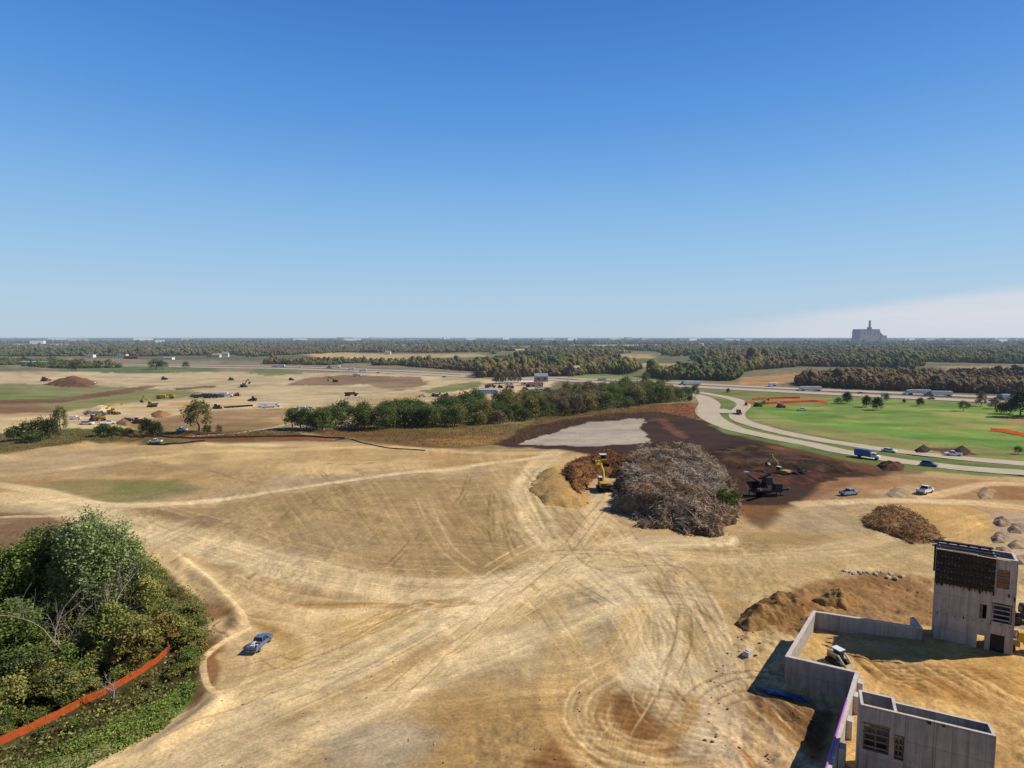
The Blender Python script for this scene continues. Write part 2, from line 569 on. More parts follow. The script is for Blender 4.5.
# --- the whole plain
C[:] = G(112, 106, 80)
lerp(G(96, 98, 66), sst(0.45, 0.6, n1)); lerp(G(150, 132, 98), sst(0.55, 0.7, fbm(GX / 420, GY / 420, 41, 3)) * 0.8)
# far fields beyond the woods
for i in range(46):
    pass
ff = vn(GX / 900, GY / 1500, 44); lerp(G(150, 134, 104), sst(0.62, 0.72, ff) * sst(900, 1500, GD) * 0.8)
for q in ([(150, 349), (230, 348.5), (240, 350.5), (160, 351)], [(500, 349), (560, 348.5), (580, 350), (520, 351)], [(760, 350), (840, 349.5), (850, 351.5), (770, 352.5)], [(690, 343.5), (790, 343.5), (780, 345), (700, 345.2)], [(560, 345), (660, 344.6), (670, 346), (580, 346.4)],
          [(900, 346), (1010, 346), (1000, 347.4), (910, 347.4)], [(0, 344), (70, 343.8), (74, 345.2), (0, 345.5)], [(330, 345), (430, 344.6), (420, 345.8), (340, 346)], [(820, 361), (900, 360.5), (910, 362.5), (830, 363)]):
    zone(q, G(186, 160, 116), 20, 1, var=0.1); FIELDS.append(q)
# --- earthworks on the far left
TAN = G(186, 168, 134)
zone([(-300, 372), (240, 372), (480, 374), (500, 384), (500, 400), (330, 432), (250, 438), (-300, 445)], TAN, 4, 0.95)
zone([(-300, 360), (80, 358), (250, 362), (330, 362), (480, 371), (480, 374), (250, 372), (-300, 371)], G(132, 122, 98), 8, 0.9)
zone([(60, 367), (130, 366), (215, 368), (220, 372), (130, 373), (60, 371)], G(92, 110, 66), 6, 0.9)
zone([(-100, 366), (20, 367), (60, 370), (-100, 371)], G(98, 104, 66), 6, 0.8)
zone([(300, 354), (330, 352), (410, 355), (415, 360), (330, 361)], G(184, 160, 112), 15, 1)
zone([(390, 354), (480, 354), (490, 357), (400, 358)], G(170, 148, 104), 15, 0.9)
zone([(256, 368), (290, 368), (300, 374), (265, 376), (250, 373)], G(104, 116, 66), 6, 0.9)
zone([(-200, 385), (55, 384), (130, 387), (205, 392), (190, 397), (130, 404), (70, 412), (-200, 414)], G(122, 122, 78), 3, 0.95)
zone([(-200, 394), (60, 392), (110, 397), (60, 402), (-200, 405)], G(108, 124, 62), 3, 0.9)
zone([(60, 402), (160, 391), (200, 393), (130, 403), (70, 408)], G(124, 126, 74), 3, 0.7)
zone([(-60, 401), (60, 398), (110, 391), (150, 385), (155, 387), (115, 395), (60, 403), (-60, 405)], G(112, 80, 62), 1.5, 0.9)
zone([(-200, 405), (35, 403), (60, 410), (40, 417), (-200, 424)], G(128, 98, 74), 3, 0.9)
zone([(170, 388), (215, 385), (220, 387), (178, 390)], G(104, 76, 60), 1.5, 0.9)
zone([(-200, 417), (60, 413), (110, 404), (210, 400), (330, 404), (260, 418), (130, 430), (-200, 436)], G(196, 172, 132), 4, 0.7)
zone([(120, 424), (200, 412), (330, 406), (345, 412), (310, 424), (240, 434), (150, 433)], G(142, 116, 82), 3, 0.9)
zone([(165, 404), (186, 401), (200, 404), (186, 409)], G(186, 156, 102), 2, 0.9)
zone([(285, 385), (310, 377), (350, 375), (380, 376), (420, 377), (430, 384), (400, 391), (380, 389), (370, 384), (340, 385)], G(124, 102, 80), 3, 0.9)
zone([(420, 391), (450, 385), (478, 381), (484, 385), (465, 390), (430, 394)], G(112, 118, 68), 3, 0.9)
zone([(400, 398), (440, 394), (520, 388), (520, 394), (460, 401)], G(176, 150, 120), 3, 0.9)
zone([(484, 380), (540, 376), (560, 380), (545, 388), (500, 394)], G(200, 178, 148), 3, 0.9)
zone([(256, 420), (330, 406), (420, 392), (430, 396), (340, 412), (290, 426)], G(172, 146, 104), 3, 0.8)
# --- the verge between the two building sites
zone([(-300, 436), (0, 434), (80, 429), (220, 432), (300, 428), (300, 441), (150, 446), (0, 456), (-300, 462)], G(104, 96, 60), 2, 1)
zone([(60, 429), (110, 429), (120, 433), (60, 434)], G(98, 112, 58), 1.5, 0.9)
zone([(110, 434), (230, 434), (330, 436), (340, 441), (240, 441), (120, 440)], G(120, 70, 52), 1.5, 0.8)
zone([(-10, 455), (60, 446), (140, 443), (140, 446), (60, 455), (0, 462)], G(176, 140, 84), 2, 0.8)
zone([(290, 431), (400, 428), (520, 424), (560, 416), (640, 405), (690, 403), (716, 408), (700, 418), (600, 420), (520, 443), (440, 449), (400, 446), (345, 437)], G(116, 88, 56), 2, 1)
zone([(360, 430), (470, 428), (540, 424), (520, 430), (420, 434)], G(100, 96, 54), 2, 0.7)
zone([(420, 440), (470, 435), (500, 436), (490, 444), (440, 446)], G(140, 112, 62), 2, 0.7)
zone([(640, 412), (690, 404), (722, 410), (718, 426), (690, 416)], G(146, 92, 58), 2, 0.9)
zone([(690, 404), (720, 408), (740, 430), (752, 442), (720, 440), (700, 424)], G(136, 90, 60), 2, 0.8)
# --- stripped topsoil and the stone pad
TOP = G(62, 44, 36)
zone([(494, 445), (520, 428), (560, 420), (620, 413), (660, 412), (700, 420), (740, 436), (800, 446), (870, 458), (900, 468), (880, 484), (850, 496), (790, 503), (755, 508), (735, 512), (690, 500), (660, 470), (560, 449)], TOP, 1.6, 1, var=0.12)
zone([(690, 450), (740, 442), (860, 462), (880, 476), (820, 480), (740, 470)], G(54, 36, 28), 2, 0.8, var=0.5)
zone([(520, 443), (560, 429), (590, 422), (630, 419), (644, 419), (641, 426), (647, 438), (650, 443), (600, 446)], G(164, 154, 142), 0.5, 1, var=0.05)
zone([(646, 421), (664, 417), (676, 428), (690, 438), (684, 440), (668, 431), (660, 421)], G(120, 82, 66), 0.6, 0.5)
zone([(760, 445), (860, 460), (905, 468), (960, 473), (960, 477), (880, 476), (800, 462)], G(116, 74, 52), 1.5, 0.6, var=0.5)
zone([(728, 505), (790, 503), (800, 515), (770, 530), (735, 536)], G(122, 84, 54), 1.5, 0.85, var=0.4)
# --- grass beside the curving road
GRS = G(102, 138, 56)
zone([(735, 402), (790, 396), (900, 399), (1100, 404), (1300, 418), (1300, 470), (1024, 463), (900, 448), (800, 432), (765, 424), (745, 413)], GRS, 2.5, 1, var=0.12)
zone([(690, 388), (760, 392), (1024, 402), (1300, 410), (1300, 416), (1024, 406), (900, 402), (800, 398), (735, 402)], G(112, 118, 66), 4, 0.9)
zone([(690, 396), (730, 400), (760, 430), (860, 449), (1024, 468), (1300, 492), (1300, 497), (1024, 478), (930, 472), (850, 462), (770, 444), (720, 432), (704, 418), (708, 402)], G(98, 114, 58), 1.5, 0.95)
zone([(830, 398), (990, 403), (1100, 412), (1000, 421), (900, 412)], G(120, 144, 66), 4, 0.5, var=0.9)
zone([(870, 416), (980, 420), (1024, 428), (1024, 433), (950, 428)], G(128, 128, 70), 4, 0.6, var=0.9)
zone([(790, 408), (860, 404), (960, 410), (1024, 420), (1024, 440), (900, 430), (820, 420)], G(142, 142, 78), 4, 0.45, var=1.2)
zone([(750, 408), (800, 422), (900, 438), (1024, 452), (1024, 463), (900, 449), (800, 433), (758, 421)], G(136, 132, 82), 2, 0.75)
zone([(760, 402), (790, 396), (830, 398), (826, 405), (775, 408)], G(150, 112, 68), 1.5, 0.7, var=0.6)
zone([(925, 447), (960, 449), (975, 455), (940, 454)], G(92, 60, 46), 1, 0.95)
zone([(990, 418), (1040, 416), (1060, 426), (1020, 427)], G(142, 118, 78), 2, 0.7)
zone([(735, 384), (745, 377), (790, 374), (840, 372), (790, 381), (770, 387)], G(168, 132, 88), 5, 1)
zone([(935, 366), (1100, 366), (1100, 374), (960, 374)], G(150, 130, 96), 8, 0.9)
zone([(860, 357), (905, 357), (900, 360), (870, 360)], G(160, 142, 110), 14, 0.9)
zone([(575, 375), (676, 376), (690, 380), (640, 381), (576, 379)], G(118, 140, 78), 5, 0.95)
zone([(605, 354), (650, 354), (655, 358), (610, 358)], G(172, 150, 108), 12, 0.9)
zone([(620, 364), (690, 363), (700, 367), (630, 368)], G(170, 146, 104), 8, 0.9)
zone([(980, 388), (1100, 388), (1100, 398), (990, 394)], G(130, 110, 80), 5, 0.8)

# --- the near building site
SITE = [(-400, 466), (0, 456), (80, 445), (200, 447), (300, 441), (350, 441), (430, 449), (500, 448), (556, 449), (600, 456), (690, 462), (720, 500), (760, 530), (790, 506), (830, 492), (880, 478), (930, 472), (1024, 478), (1400, 510), (1400, 900), (512, 1000), (-600, 900)]
BASE = G(176, 150, 108)
zone(SITE, BASE, 1.6, 1, var=0.0)
sd_site = None
k = GD < 420
a = np.where(k, 1, 0)
insite = np.zeros(NV); ks = np.where(GD < 420)[0]
insite[ks] = sst(-2, 2, sdpoly(GX[ks], GY[ks], PW(SITE)))
lerp(G(162, 138, 100), insite * sst(0.50, 0.68, n2) * 0.7)
lerp(G(204, 178, 130), insite * sst(0.52, 0.70, fbm(GX / 34, GY / 34, 51, 4)) * 0.7)
lerp(G(160, 126, 82), insite * sst(0.56, 0.72, fbm(GX / 22, GY / 26, 52, 4)) * 0.5)
lerp(G(150, 138, 120), insite * sst(0.58, 0.74, fbm(GX / 18, GY / 18, 53, 4)) * 0.35)
zone([(-100, 470), (20, 455), (90, 450), (150, 455), (120, 466), (20, 480), (-100, 486)], G(160, 140, 110), 3, 0.7)
zone([(40, 484), (95, 479), (180, 480), (200, 490), (180, 500), (110, 503), (60, 496)], G(132, 122, 82), 2.5, 0.9)
zone([(120, 481), (172, 482), (185, 492), (150, 497), (115, 493)], G(114, 116, 70), 2.5, 0.6)
zone([(100, 466), (160, 462), (190, 470), (150, 476), (105, 474)], G(140, 116, 84), 2, 0.6)
zone([(-100, 508), (40, 514), (110, 520), (90, 535), (40, 556), (-100, 575)], G(122, 98, 70), 2, 0.95)
zone([(600, 545), (700, 540), (770, 560), (740, 600), (690, 640), (620, 640), (570, 600)], G(160, 142, 108), 3, 0.6, var=0.6)
zone([(500, 640), (570, 620), (600, 660), (580, 720), (520, 720)], G(166, 146, 110), 3, 0.5, var=0.6)
zone([(330, 640), (440, 615), (420, 640), (330, 690), (290, 700)], G(158, 124, 70), 1.2, 0.6)
zone([(430, 690), (560, 670), (590, 690), (540, 720), (440, 725)], G(162, 132, 84), 2, 0.6)
zone([(130, 516), (200, 512), (300, 500), (440, 480), (520, 470), (545, 500), (545, 560), (470, 586), (330, 572), (220, 545)], G(154, 130, 90), 3, 0.85, var=0.4)
zone([(140, 512), (220, 520), (240, 532), (200, 532)], G(128, 106, 80), 2, 0.7)
zone([(180, 556), (250, 572), (330, 596), (340, 606), (255, 604), (215, 590)], G(142, 112, 72), 1.5, 0.85)
zone([(400, 540), (480, 510), (540, 500), (560, 540), (520, 575), (430, 580)], G(150, 126, 86), 4, 0.6)
zone([(340, 600), (420, 604), (560, 585), (520, 600), (440, 620), (380, 622)], G(150, 118, 70), 1.2, 0.7)
zone([(270, 610), (350, 605), (430, 610), (400, 645), (330, 690), (250, 720), (250, 660)], G(196, 164, 106), 2, 0.7)
zone([(420, 720), (480, 700), (560, 700), (590, 740), (600, 800), (420, 800)], G(160, 128, 80), 2.5, 0.6, var=0.5)
zone([(520, 770), (560, 742), (610, 752), (620, 790), (530, 800)], G(126, 90, 54), 1, 0.8)
zone([(588, 712), (610, 692), (660, 684), (706, 700), (722, 730), (716, 760), (680, 766), (630, 758), (600, 742)], G(126, 90, 52), 0.9, 0.95, var=0.15)
zone([(740, 690), (790, 700), (838, 716), (826, 770), (760, 800), (720, 760), (730, 720)], G(146, 104, 58), 1, 0.8)
zone([(735, 620), (790, 590), (880, 572), (940, 580), (940, 640), (860, 640), (800, 640)], G(134, 94, 54), 1.5, 0.95)
zone([(640, 540), (700, 536), (800, 530), (930, 540), (940, 575), (850, 575), (740, 590), (660, 590)], G(170, 144, 100), 2.5, 0.8)
zone([(720, 600), (790, 605), (770, 640), (750, 690), (715, 660)], G(176, 148, 102), 1.5, 0.6)
zone([(830, 478), (900, 476), (1024, 482), (1200, 500), (1200, 512), (1024, 500), (930, 500), (840, 500), (800, 502)], G(150, 112, 78), 1.5, 0.85)
zone([(870, 492), (905, 484), (930, 488), (920, 498), (880, 500)], G(176, 156, 118), 1.2, 0.8)
zone([(880, 512), (950, 505), (1024, 508), (1024, 540), (960, 548), (935, 535)], G(182, 146, 88), 1.5, 0.8)
zone([(985, 510), (1030, 512), (1060, 560), (1010, 570)], G(168, 146, 122), 1.2, 0.8)
zone([(985, 482), (1060, 488), (1060, 500), (1000, 500)], G(140, 104, 64), 1, 0.7)
zone([(770, 530), (730, 540), (720, 548), (780, 548), (850, 540)], G(150, 124, 80), 1, 0.8)
# filled ground inside the walls
zone([(800, 625), (930, 620), (1100, 640), (1200, 900), (840, 900), (850, 690), (858, 660), (800, 655)], G(196, 160, 102), 1.0, 0.95, var=0.15, z=ZP, warp=0)
zone([(850, 655), (1000, 660), (1060, 680), (1060, 730), (950, 705), (870, 690)], G(170, 128, 70), 1.5, 0.7, z=ZP)
zone([(930, 735), (1040, 720), (1040, 790), (930, 790)], G(190, 152, 96), 1.5, 0.7, z=ZP)
zone([(738, 680), (785, 690), (840, 712), (820, 760), (800, 740), (770, 712)], G(112, 80, 50), 0.8, 0.8)
# copse floor
COPSE = [(-260, 560), (0, 548), (90, 552), (160, 572), (205, 606), (216, 630), (206, 660), (190, 690), (150, 712), (60, 752), (-20, 800), (-300, 860)]
zone(COPSE, G(70, 68, 40), 0.8, 1, var=0.15)
zone([(190, 580), (222, 600), (240, 622), (218, 650), (214, 690), (190, 712), (196, 660), (214, 628)], G(122, 90, 60), 0.6, 0.9)
zone([(-40, 790), (70, 742), (130, 712), (186, 682), (200, 690), (170, 722), (90, 764), (20, 800)], G(94, 116, 50), 0.6, 0.95, var=0.2)

for q, c_, a_ in (([(250, 700), (330, 660), (420, 640), (470, 650), (380, 700), (280, 750)], (150, 118, 68), 0.5), ([(560, 590), (620, 575), (660, 600), (640, 650), (590, 650)], (154, 140, 112), 0.6), ([(660, 600), (720, 590), (760, 605), (730, 640), (680, 640)], (164, 136, 88), 0.5),
                  ([(620, 660), (670, 650), (715, 672), (680, 690), (630, 690)], (206, 186, 150), 0.5), ([(440, 600), (520, 590), (560, 600), (500, 630), (450, 630)], (152, 130, 92), 0.5), ([(730, 545), (850, 540), (935, 555), (850, 572), (740, 580)], (158, 136, 100), 0.5),
                  ([(320, 735), (400, 715), (440, 740), (400, 775), (330, 775)], (168, 154, 128), 0.4), ([(200, 590), (260, 600), (300, 640), (260, 640), (225, 615)], (150, 116, 70), 0.5), ([(900, 690), (980, 700), (1024, 730), (960, 725)], (160, 114, 60), 0.5)):
    zone(q, G(*c_), 1.8, a_, var=0.9)
# --- haul roads
LT = G(214, 192, 150); LT2 = G(208, 182, 136)
track([(-60, 500), (40, 500), (130, 528), (220, 552), (330, 578), (440, 590), (560, 578), (660, 562)], 5.5, LT, 0.85, 0.55, seed=3)
track([(-60, 478), (30, 490), (90, 503), (160, 507), (250, 499), (340, 488), (430, 474), (500, 462), (556, 454)], 2.6, LT, 0.95, 0.35, seed=5)
track([(-50, 480), (60, 470), (150, 458), (260, 452), (380, 447), (480, 452), (556, 452)], 3.5, LT2, 0.7, 0.5, seed=7)
track([(60, 500), (130, 538), (200, 572), (262, 600), (330, 612), (400, 604)], 4.5, LT2, 0.7, 0.7, seed=8)
track([(40, 800), (150, 752), (260, 704), (370, 655), (450, 612), (540, 570), (620, 545), (720, 540)], 5.0, LT, 0.9, 0.6, seed=9)
track([(180, 800), (300, 740), (420, 680), (510, 640), (600, 610), (680, 600)], 3.5, LT, 0.75, 0.6, seed=10)
track([(250, 780), (330, 720), (430, 660), (520, 600), (560, 560)], 3.0, LT2, 0.6, 0.7, seed=12)
track([(556, 452), (535, 470), (528, 500), (545, 535), (590, 565), (640, 610), (664, 660), (690, 700), (760, 760), (820, 830)], 5.2, LT, 0.85, 0.7, seed=14)
track([(612, 492), (600, 512), (580, 536), (560, 556), (520, 580), (470, 610)], 4.0, LT, 0.85, 0.7, seed=15)
track([(500, 455), (512, 500), (520, 545), (560, 590), (590, 650)], 5.0, G(188, 164, 118), 0.6, 0.8, seed=16)
track([(560, 556), (640, 552), (740, 556), (860, 552), (940, 548)], 6.0, G(190, 166, 118), 0.75, 0.7, seed=17)
track([(600, 520), (640, 545), (700, 560), (790, 558), (900, 535)], 3.0, LT2, 0.7, 0.6, seed=18)
track([(700, 760), (728, 690), (720, 640), (690, 590), (660, 560), (640, 540)], 3.4, G(190, 170, 138), 0.75, 0.7, seed=19)
track([(640, 560), (700, 580), (760, 585), (800, 575), (900, 560), (935, 560)], 4.0, G(186, 160, 112), 0.7, 0.7, seed=20)
track([(640, 610), (606, 660), (592, 705), (610, 742), (660, 768), (720, 776)], 2.8, G(196, 160, 102), 0.7, 0.7, f=1.3, seed=21)
track([(570, 640), (560, 700), (585, 750), (640, 790)], 2.4, G(196, 162, 106), 0.7, 0.7, f=1.4, seed=22)
track([(640, 750), (668, 738), (690, 716), (692, 700)], 1.0, G(170, 132, 80), 0.7, 0.5, f=1.5, seed=24)
track([(800, 503), (880, 501), (960, 503), (1060, 512)], 2.6, G(214, 186, 142), 0.95, 0.35, seed=25)
track([(925, 498), (960, 490), (1000, 484), (1060, 486)], 2.8, G(208, 180, 138), 0.85, 0.4, seed=26)
track([(945, 510), (965, 520), (970, 540), (960, 556)], 3.0, G(206, 172, 112), 0.7, 0.7, seed=27)
track([(225, 625), (262, 655), (250, 690), (180, 735), (80, 790)], 3.4, LT2, 0.75, 0.7, seed=28)
track([(250, 612), (310, 625), (330, 650), (300, 690)], 3.0, LT2, 0.6, 0.7, seed=29)
track([(-60, 520), (40, 516), (90, 517)], 1.2, LT, 0.7, 0.4, seed=30)
track([(880, 652), (940, 668), (1010, 690), (1060, 700)], 2.0, G(206, 166, 100), 0.7, 0.8, f=1.4, seed=31)
track([(855, 730), (880, 690), (940, 690), (1020, 730)], 2.2, G(212, 178, 120), 0.7, 0.8, f=1.4, seed=32)
track([(0, 432), (80, 424), (170, 414), (250, 406), (330, 398), (420, 390)], 5, G(204, 180, 138), 0.7, 0.5, seed=33)
track([(60, 420), (140, 405), (240, 398), (340, 392), (430, 386), (490, 380)], 4, G(200, 176, 132), 0.6, 0.5, seed=34)
track([(180, 438), (240, 433), (290, 424), (300, 420)], 1.6, G(206, 190, 160), 0.7, 0.2, seed=36)
track([(172, 552), (190, 566), (216, 588), (236, 608), (248, 628)], 0.42, G(220, 194, 146), 0.8, 0.8, soft=0.25, seed=40)
track([(250, 630), (228, 642), (210, 655), (203, 668), (208, 688), (222, 702), (214, 716)], 0.42, G(216, 190, 142), 0.75, 0.8, soft=0.25, seed=41)
track([(214, 716), (190, 732), (150, 752), (110, 768)], 1.0, G(214, 186, 134), 0.7, 0.5, soft=0.3, seed=42)
track([(300, 606), (360, 607), (420, 604), (470, 600)], 1.2, G(146, 112, 64), 0.7, 0.6, seed=43)
track([(455, 640), (425, 608), (395, 600)], 0.8, LT, 0.6, 0.4, seed=44)
# wheel ruts wandering along the haul roads
DK = G(126, 98, 62); LTR = G(216, 190, 142)
flows = [[(150, 752), (260, 704), (370, 655), (450, 612), (540, 570), (620, 545)], [(545, 535), (590, 565), (640, 610), (664, 660), (690, 700), (760, 760)],
         [(130, 528), (220, 552), (330, 578), (440, 590), (560, 578)], [(720, 640), (690, 590), (660, 560), (600, 540), (545, 500), (528, 470)],
         [(560, 556), (640, 552), (740, 556), (860, 552)], [(600, 512), (580, 536), (550, 560), (500, 600), (440, 650), (370, 720)],
         [(690, 590), (720, 640), (745, 690), (800, 740)], [(600, 520), (660, 600), (650, 680), (610, 760)],
         [(470, 520), (500, 560), (560, 600), (600, 660)], [(262, 655), (300, 650), (400, 610), (500, 590)], [(620, 590), (700, 600), (760, 640), (780, 690)]]
for i in range(84):
    fl = flows[i % len(flows)]
    ox, oy = random.gauss(0, 24), random.gauss(0, 12)
    pts = [(a + ox + random.gauss(0, 7), b + oy + random.gauss(0, 4)) for a, b in fl]
    s = random.randint(0, 1); pts = pts[s:len(pts) - random.randint(0, 1)]
    lt = random.random() < 0.55
    ruts(pts, 2.0 + random.random() * 1.0, 0.12 + 0.16 * random.random() ** 2, LTR if lt else DK, 0.28 + 0.4 * random.random(), 0.03)
# crossing survey lines and old ruts over the graded hill
for px in ([(318, 470), (335, 490), (352, 510), (366, 530)], [(352, 467), (368, 480)], [(320, 464), (352, 464), (400, 462)], [(385, 568), (410, 545), (420, 530)], [(492, 500), (490, 530), (496, 548)],
           [(470, 478), (465, 500), (455, 515)], [(280, 515), (340, 520), (400, 530)], [(205, 470), (240, 480), (262, 487)], [(500, 520), (512, 550), (520, 565)]):
    ruts(px, 1.2, 0.3, G(122, 98, 62), 0.7, 0.1)
for i in range(26):
    x0 = 220 + i * 12 + random.gauss(0, 4)
    ruts([(x0, 478 + random.gauss(0, 6) - i * 0.6), (x0 + 28, 512), (x0 + 62, 552 + random.gauss(0, 8))], 2.2, 0.35, G(140, 114, 76) if i % 2 else G(186, 160, 116), 0.4, 0.05)
for r in range(8):
    s0 = random.uniform(1.0, 1.5); e0 = random.uniform(3.6, 4.9)
    q = [(660 + r * 0.5 + math.cos(a) * (52 + r * 7.5) + random.gauss(0, 1), 712 + math.sin(a) * (30 + r * 4.6) + random.gauss(0, 0.6)) for a in np.linspace(s0, e0, 10)]
    ruts(q, 1.7, 0.26, LTR if r % 3 else DK, 0.42, 0.05)
for r in range(3):
    q = [(632 + math.cos(a) * (52 + r * 6), 690 + math.sin(a) * (56 + r * 6)) for a in np.linspace(0.25, 1.25, 8)]
    ruts(q, 1.5, 0.22, G(168, 132, 84), 0.4, 0.03)
for r in range(5):
    q = [(752 + math.cos(a) * (20 + r * 14), 728 + math.sin(a) * (14 + r * 10)) for a in np.linspace(3.6, 6.4, 8)]
    ruts(q, 1.5, 0.26, G(186, 142, 82) if r % 2 else G(100, 70, 40), 0.5, 0.1)
for r in range(9):
    x0 = 880 + r * 16; ruts([(x0 - 30, 668 + r * 2), (x0 + 10, 688 + r * 3), (x0 + 70, 722 + r * 4)], 1.8, 0.24, G(150, 108, 58) if r % 2 else G(220, 186, 128), 0.5, 0.09)
for r in range(4):
    ruts([(868, 664 + r * 3), (862 + r * 2, 676 + r), (890, 688 + r * 3), (960, 692 + r * 4), (1040, 700)], 1.8, 0.22, G(140, 100, 54), 0.6, 0.09)
# ribbed roller marks on the dark circle
kk = np.where((GD < 100) & (insite > 0))[0]
rb = sst(-1, 1, sdpoly(GX[kk], GY[kk], PW([(588, 712), (610, 692), (660, 684), (706, 700), (722, 730), (716, 760), (680, 766), (560, 770), (500, 770), (560, 740)])))
rib = np.sin((GY[kk] + 0.25 * GX[kk] + n4[kk] * 1.2) * 5.2)
C[kk] *= (1 + 0.16 * rib * rb * (0.4 + n3[kk]))[:, None]; GZ[kk] += 0.035 * rib * rb
# rough churned earth
zr = insite * sst(0.52, 0.7, fbm(GX / 16, GY / 16, 61, 3)) * (1 - sst(150, 260, GD))
GZ += zr * (fbm(GX / 1.3, GY / 1.3, 62, 3) - 0.5) * 0.45
churn = np.zeros(NV); kk = np.where(GD < 150)[0]
churn[kk] = sst(-2, 2, sdpoly(WX[kk], WY[kk], PW([(735, 620), (790, 590), (880, 572), (940, 580), (940, 640), (860, 640), (800, 640), (770, 700), (835, 716), (820, 800), (700, 800), (740, 690)])))
GZ += churn * (fbm(GX / 1.6, GY / 1.6, 63, 4) - 0.5) * 0.9
C *= (1 - churn * 0.35 * (fbm(GX / 2.0, GY / 2.0, 64, 3) - 0.45))[:, None]
# streaks left by blades and wheels, in a few wandering directions
kk = np.where((insite > 0) & (GD < 330))[0]
xs, ys = GX[kk], GY[kk]
acc = np.zeros(len(kk)); wsum = np.zeros(len(kk)) + 0.3
for i, dg in enumerate((38, 160, 96, 15, 68)):
    ca, sa = math.cos(R(dg)), math.sin(R(dg))
    wob = (fbm(xs / 30, ys / 30, 200 + i, 2) - 0.5) * 14
    al, ac = xs * ca + ys * sa, -xs * sa + ys * ca + wob
    st = 0.62 * vn(ac * 0.9, al / 26, 210 + i) + 0.3 * vn(ac * 2.2, al / 14, 220 + i) + 0.2 * vn(ac * 0.3, al / 40, 230 + i) - 0.5
    mk = sst(0.48, 0.66, fbm(xs / 26, ys / 26, 240 + i, 2))
    acc += (st + 0.5 * (vn(ac * 5.0, al / 7, 260 + i) - 0.5) + 0.25 * (vn(ac * 9.0, al / 4, 270 + i) - 0.5)) * mk; wsum += mk
acc = acc / wsum
C[kk] *= (1 + acc * 0.62 * (1 - 0.5 * sst(150, 330, GD[kk])) * insite[kk])[:, None]
GZ[kk] += acc * 0.07 * (1 - sst(110, 200, GD[kk])) * insite[kk]
kk = np.where((GD > 200) & (GD < 620) & (GX > 60))[0]
gr_ = sst(0.25, 0.5, (C[kk, 1] / (C[kk, 0] + 1e-6) - 1.0) * 1.5)
C[kk] *= (1 + gr_ * 0.42 * (vn((GY[kk] + GX[kk] * 0.35) / 4, GX[kk] / 90, 301) - 0.5) + gr_ * 0.26 * (vn((GY[kk] - GX[kk] * 0.2) / 14, GX[kk] / 50, 303) - 0.5) + gr_ * 0.36 * (fbm(GX[kk] / 18, GY[kk] / 18, 302, 3) - 0.5))[:, None]
# general mottling, less with distance
C *= (0.91 + 0.18 * n3)[:, None] * (1 + (n4 - 0.5) * 0.42 * (1 - sst(120, 420, GD)))[:, None]
C *= (1 + 0.12 * (vn(GX / 2.2 + GY / 9, GY / 30, 71) - 0.5) * (1 - sst(100, 300, GD)))[:, None]
kk = np.where((GD > 250) & (GD < 1500))[0]
C[kk] *= (1 + 0.34 * (vn(GX[kk] / 46 + GY[kk] / 160, GY[kk] / 7, 311) - 0.5) + 0.30 * (fbm(GX[kk] / 24, GY[kk] / 30, 312, 4) - 0.5) + 0.25 * (vn(GX[kk] / 9, GY[kk] / 5, 313) - 0.5))[:, None]
C *= np.where(GD[:, None] > 200, np.array([1.02, 1.0, 0.96]), np.array([1.0, 1.0, 1.03]))
C = np.clip(C, 0.005, 0.9)

nr, nc = len(rows), len(tt)
idx = np.arange(nr * nc).reshape(nr, nc)
quads = np.stack([idx[:-1, :-1], idx[:-1, 1:], idx[1:, 1:], idx[1:, :-1]], -1).reshape(-1, 4)
ground = link('ground', mesh_np('ground', np.stack([GX, GY, GZ], 1), quads, M['ground'], C, True))
ground['kind'] = 'structure'


# ------------------------------------------------------------------ roads
def ribbon(name, pts, width, mat, lift=0.06, n=10, both=None, offset=0.0, kind='structure', parent=None, dash=None, thick=0.0):
    s = spline(pts, n)
    d = np.gradient(s, axis=0); d /= np.linalg.norm(d, axis=1)[:, None] + 1e-9
    nm = np.stack([-d[:, 1], d[:, 0]], 1)
    w = np.broadcast_to(np.asarray(width, float), (len(s),)) if np.ndim(width) == 0 else np.interp(np.linspace(0, 1, len(s)), np.linspace(0, 1, len(width)), width)
    L = s + nm * (offset + w / 2)[:, None]; Rr = s + nm * (offset - w / 2)[:, None]
    zc = H(s[:, 0], s[:, 1])
    zz = np.maximum(np.maximum(H(L[:, 0], L[:, 1]), H(Rr[:, 0], Rr[:, 1])), zc) + lift
    V = np.concatenate([np.c_[L, zz], np.c_[Rr, zz]]); m = len(s)
    Fc = [(i + m, i + m + 1, i + 1, i) for i in range(m - 1) if dash is None or (i // dash) % 2 == 0]
    if thick:
        V = np.concatenate([V, V - [0, 0, thick]])
        Fc += [(i, i + 1, i + 1 + 2 * m, i + 2 * m) for i in range(m - 1)] + [(i + m + 1, i + m, i + 3 * m, i + m + 1 + 2 * m) for i in range(m - 1)]
    o = link(name, mesh_np(name, V, Fc, mat), parent)
    if kind and not parent: o['kind'] = kind
    return o


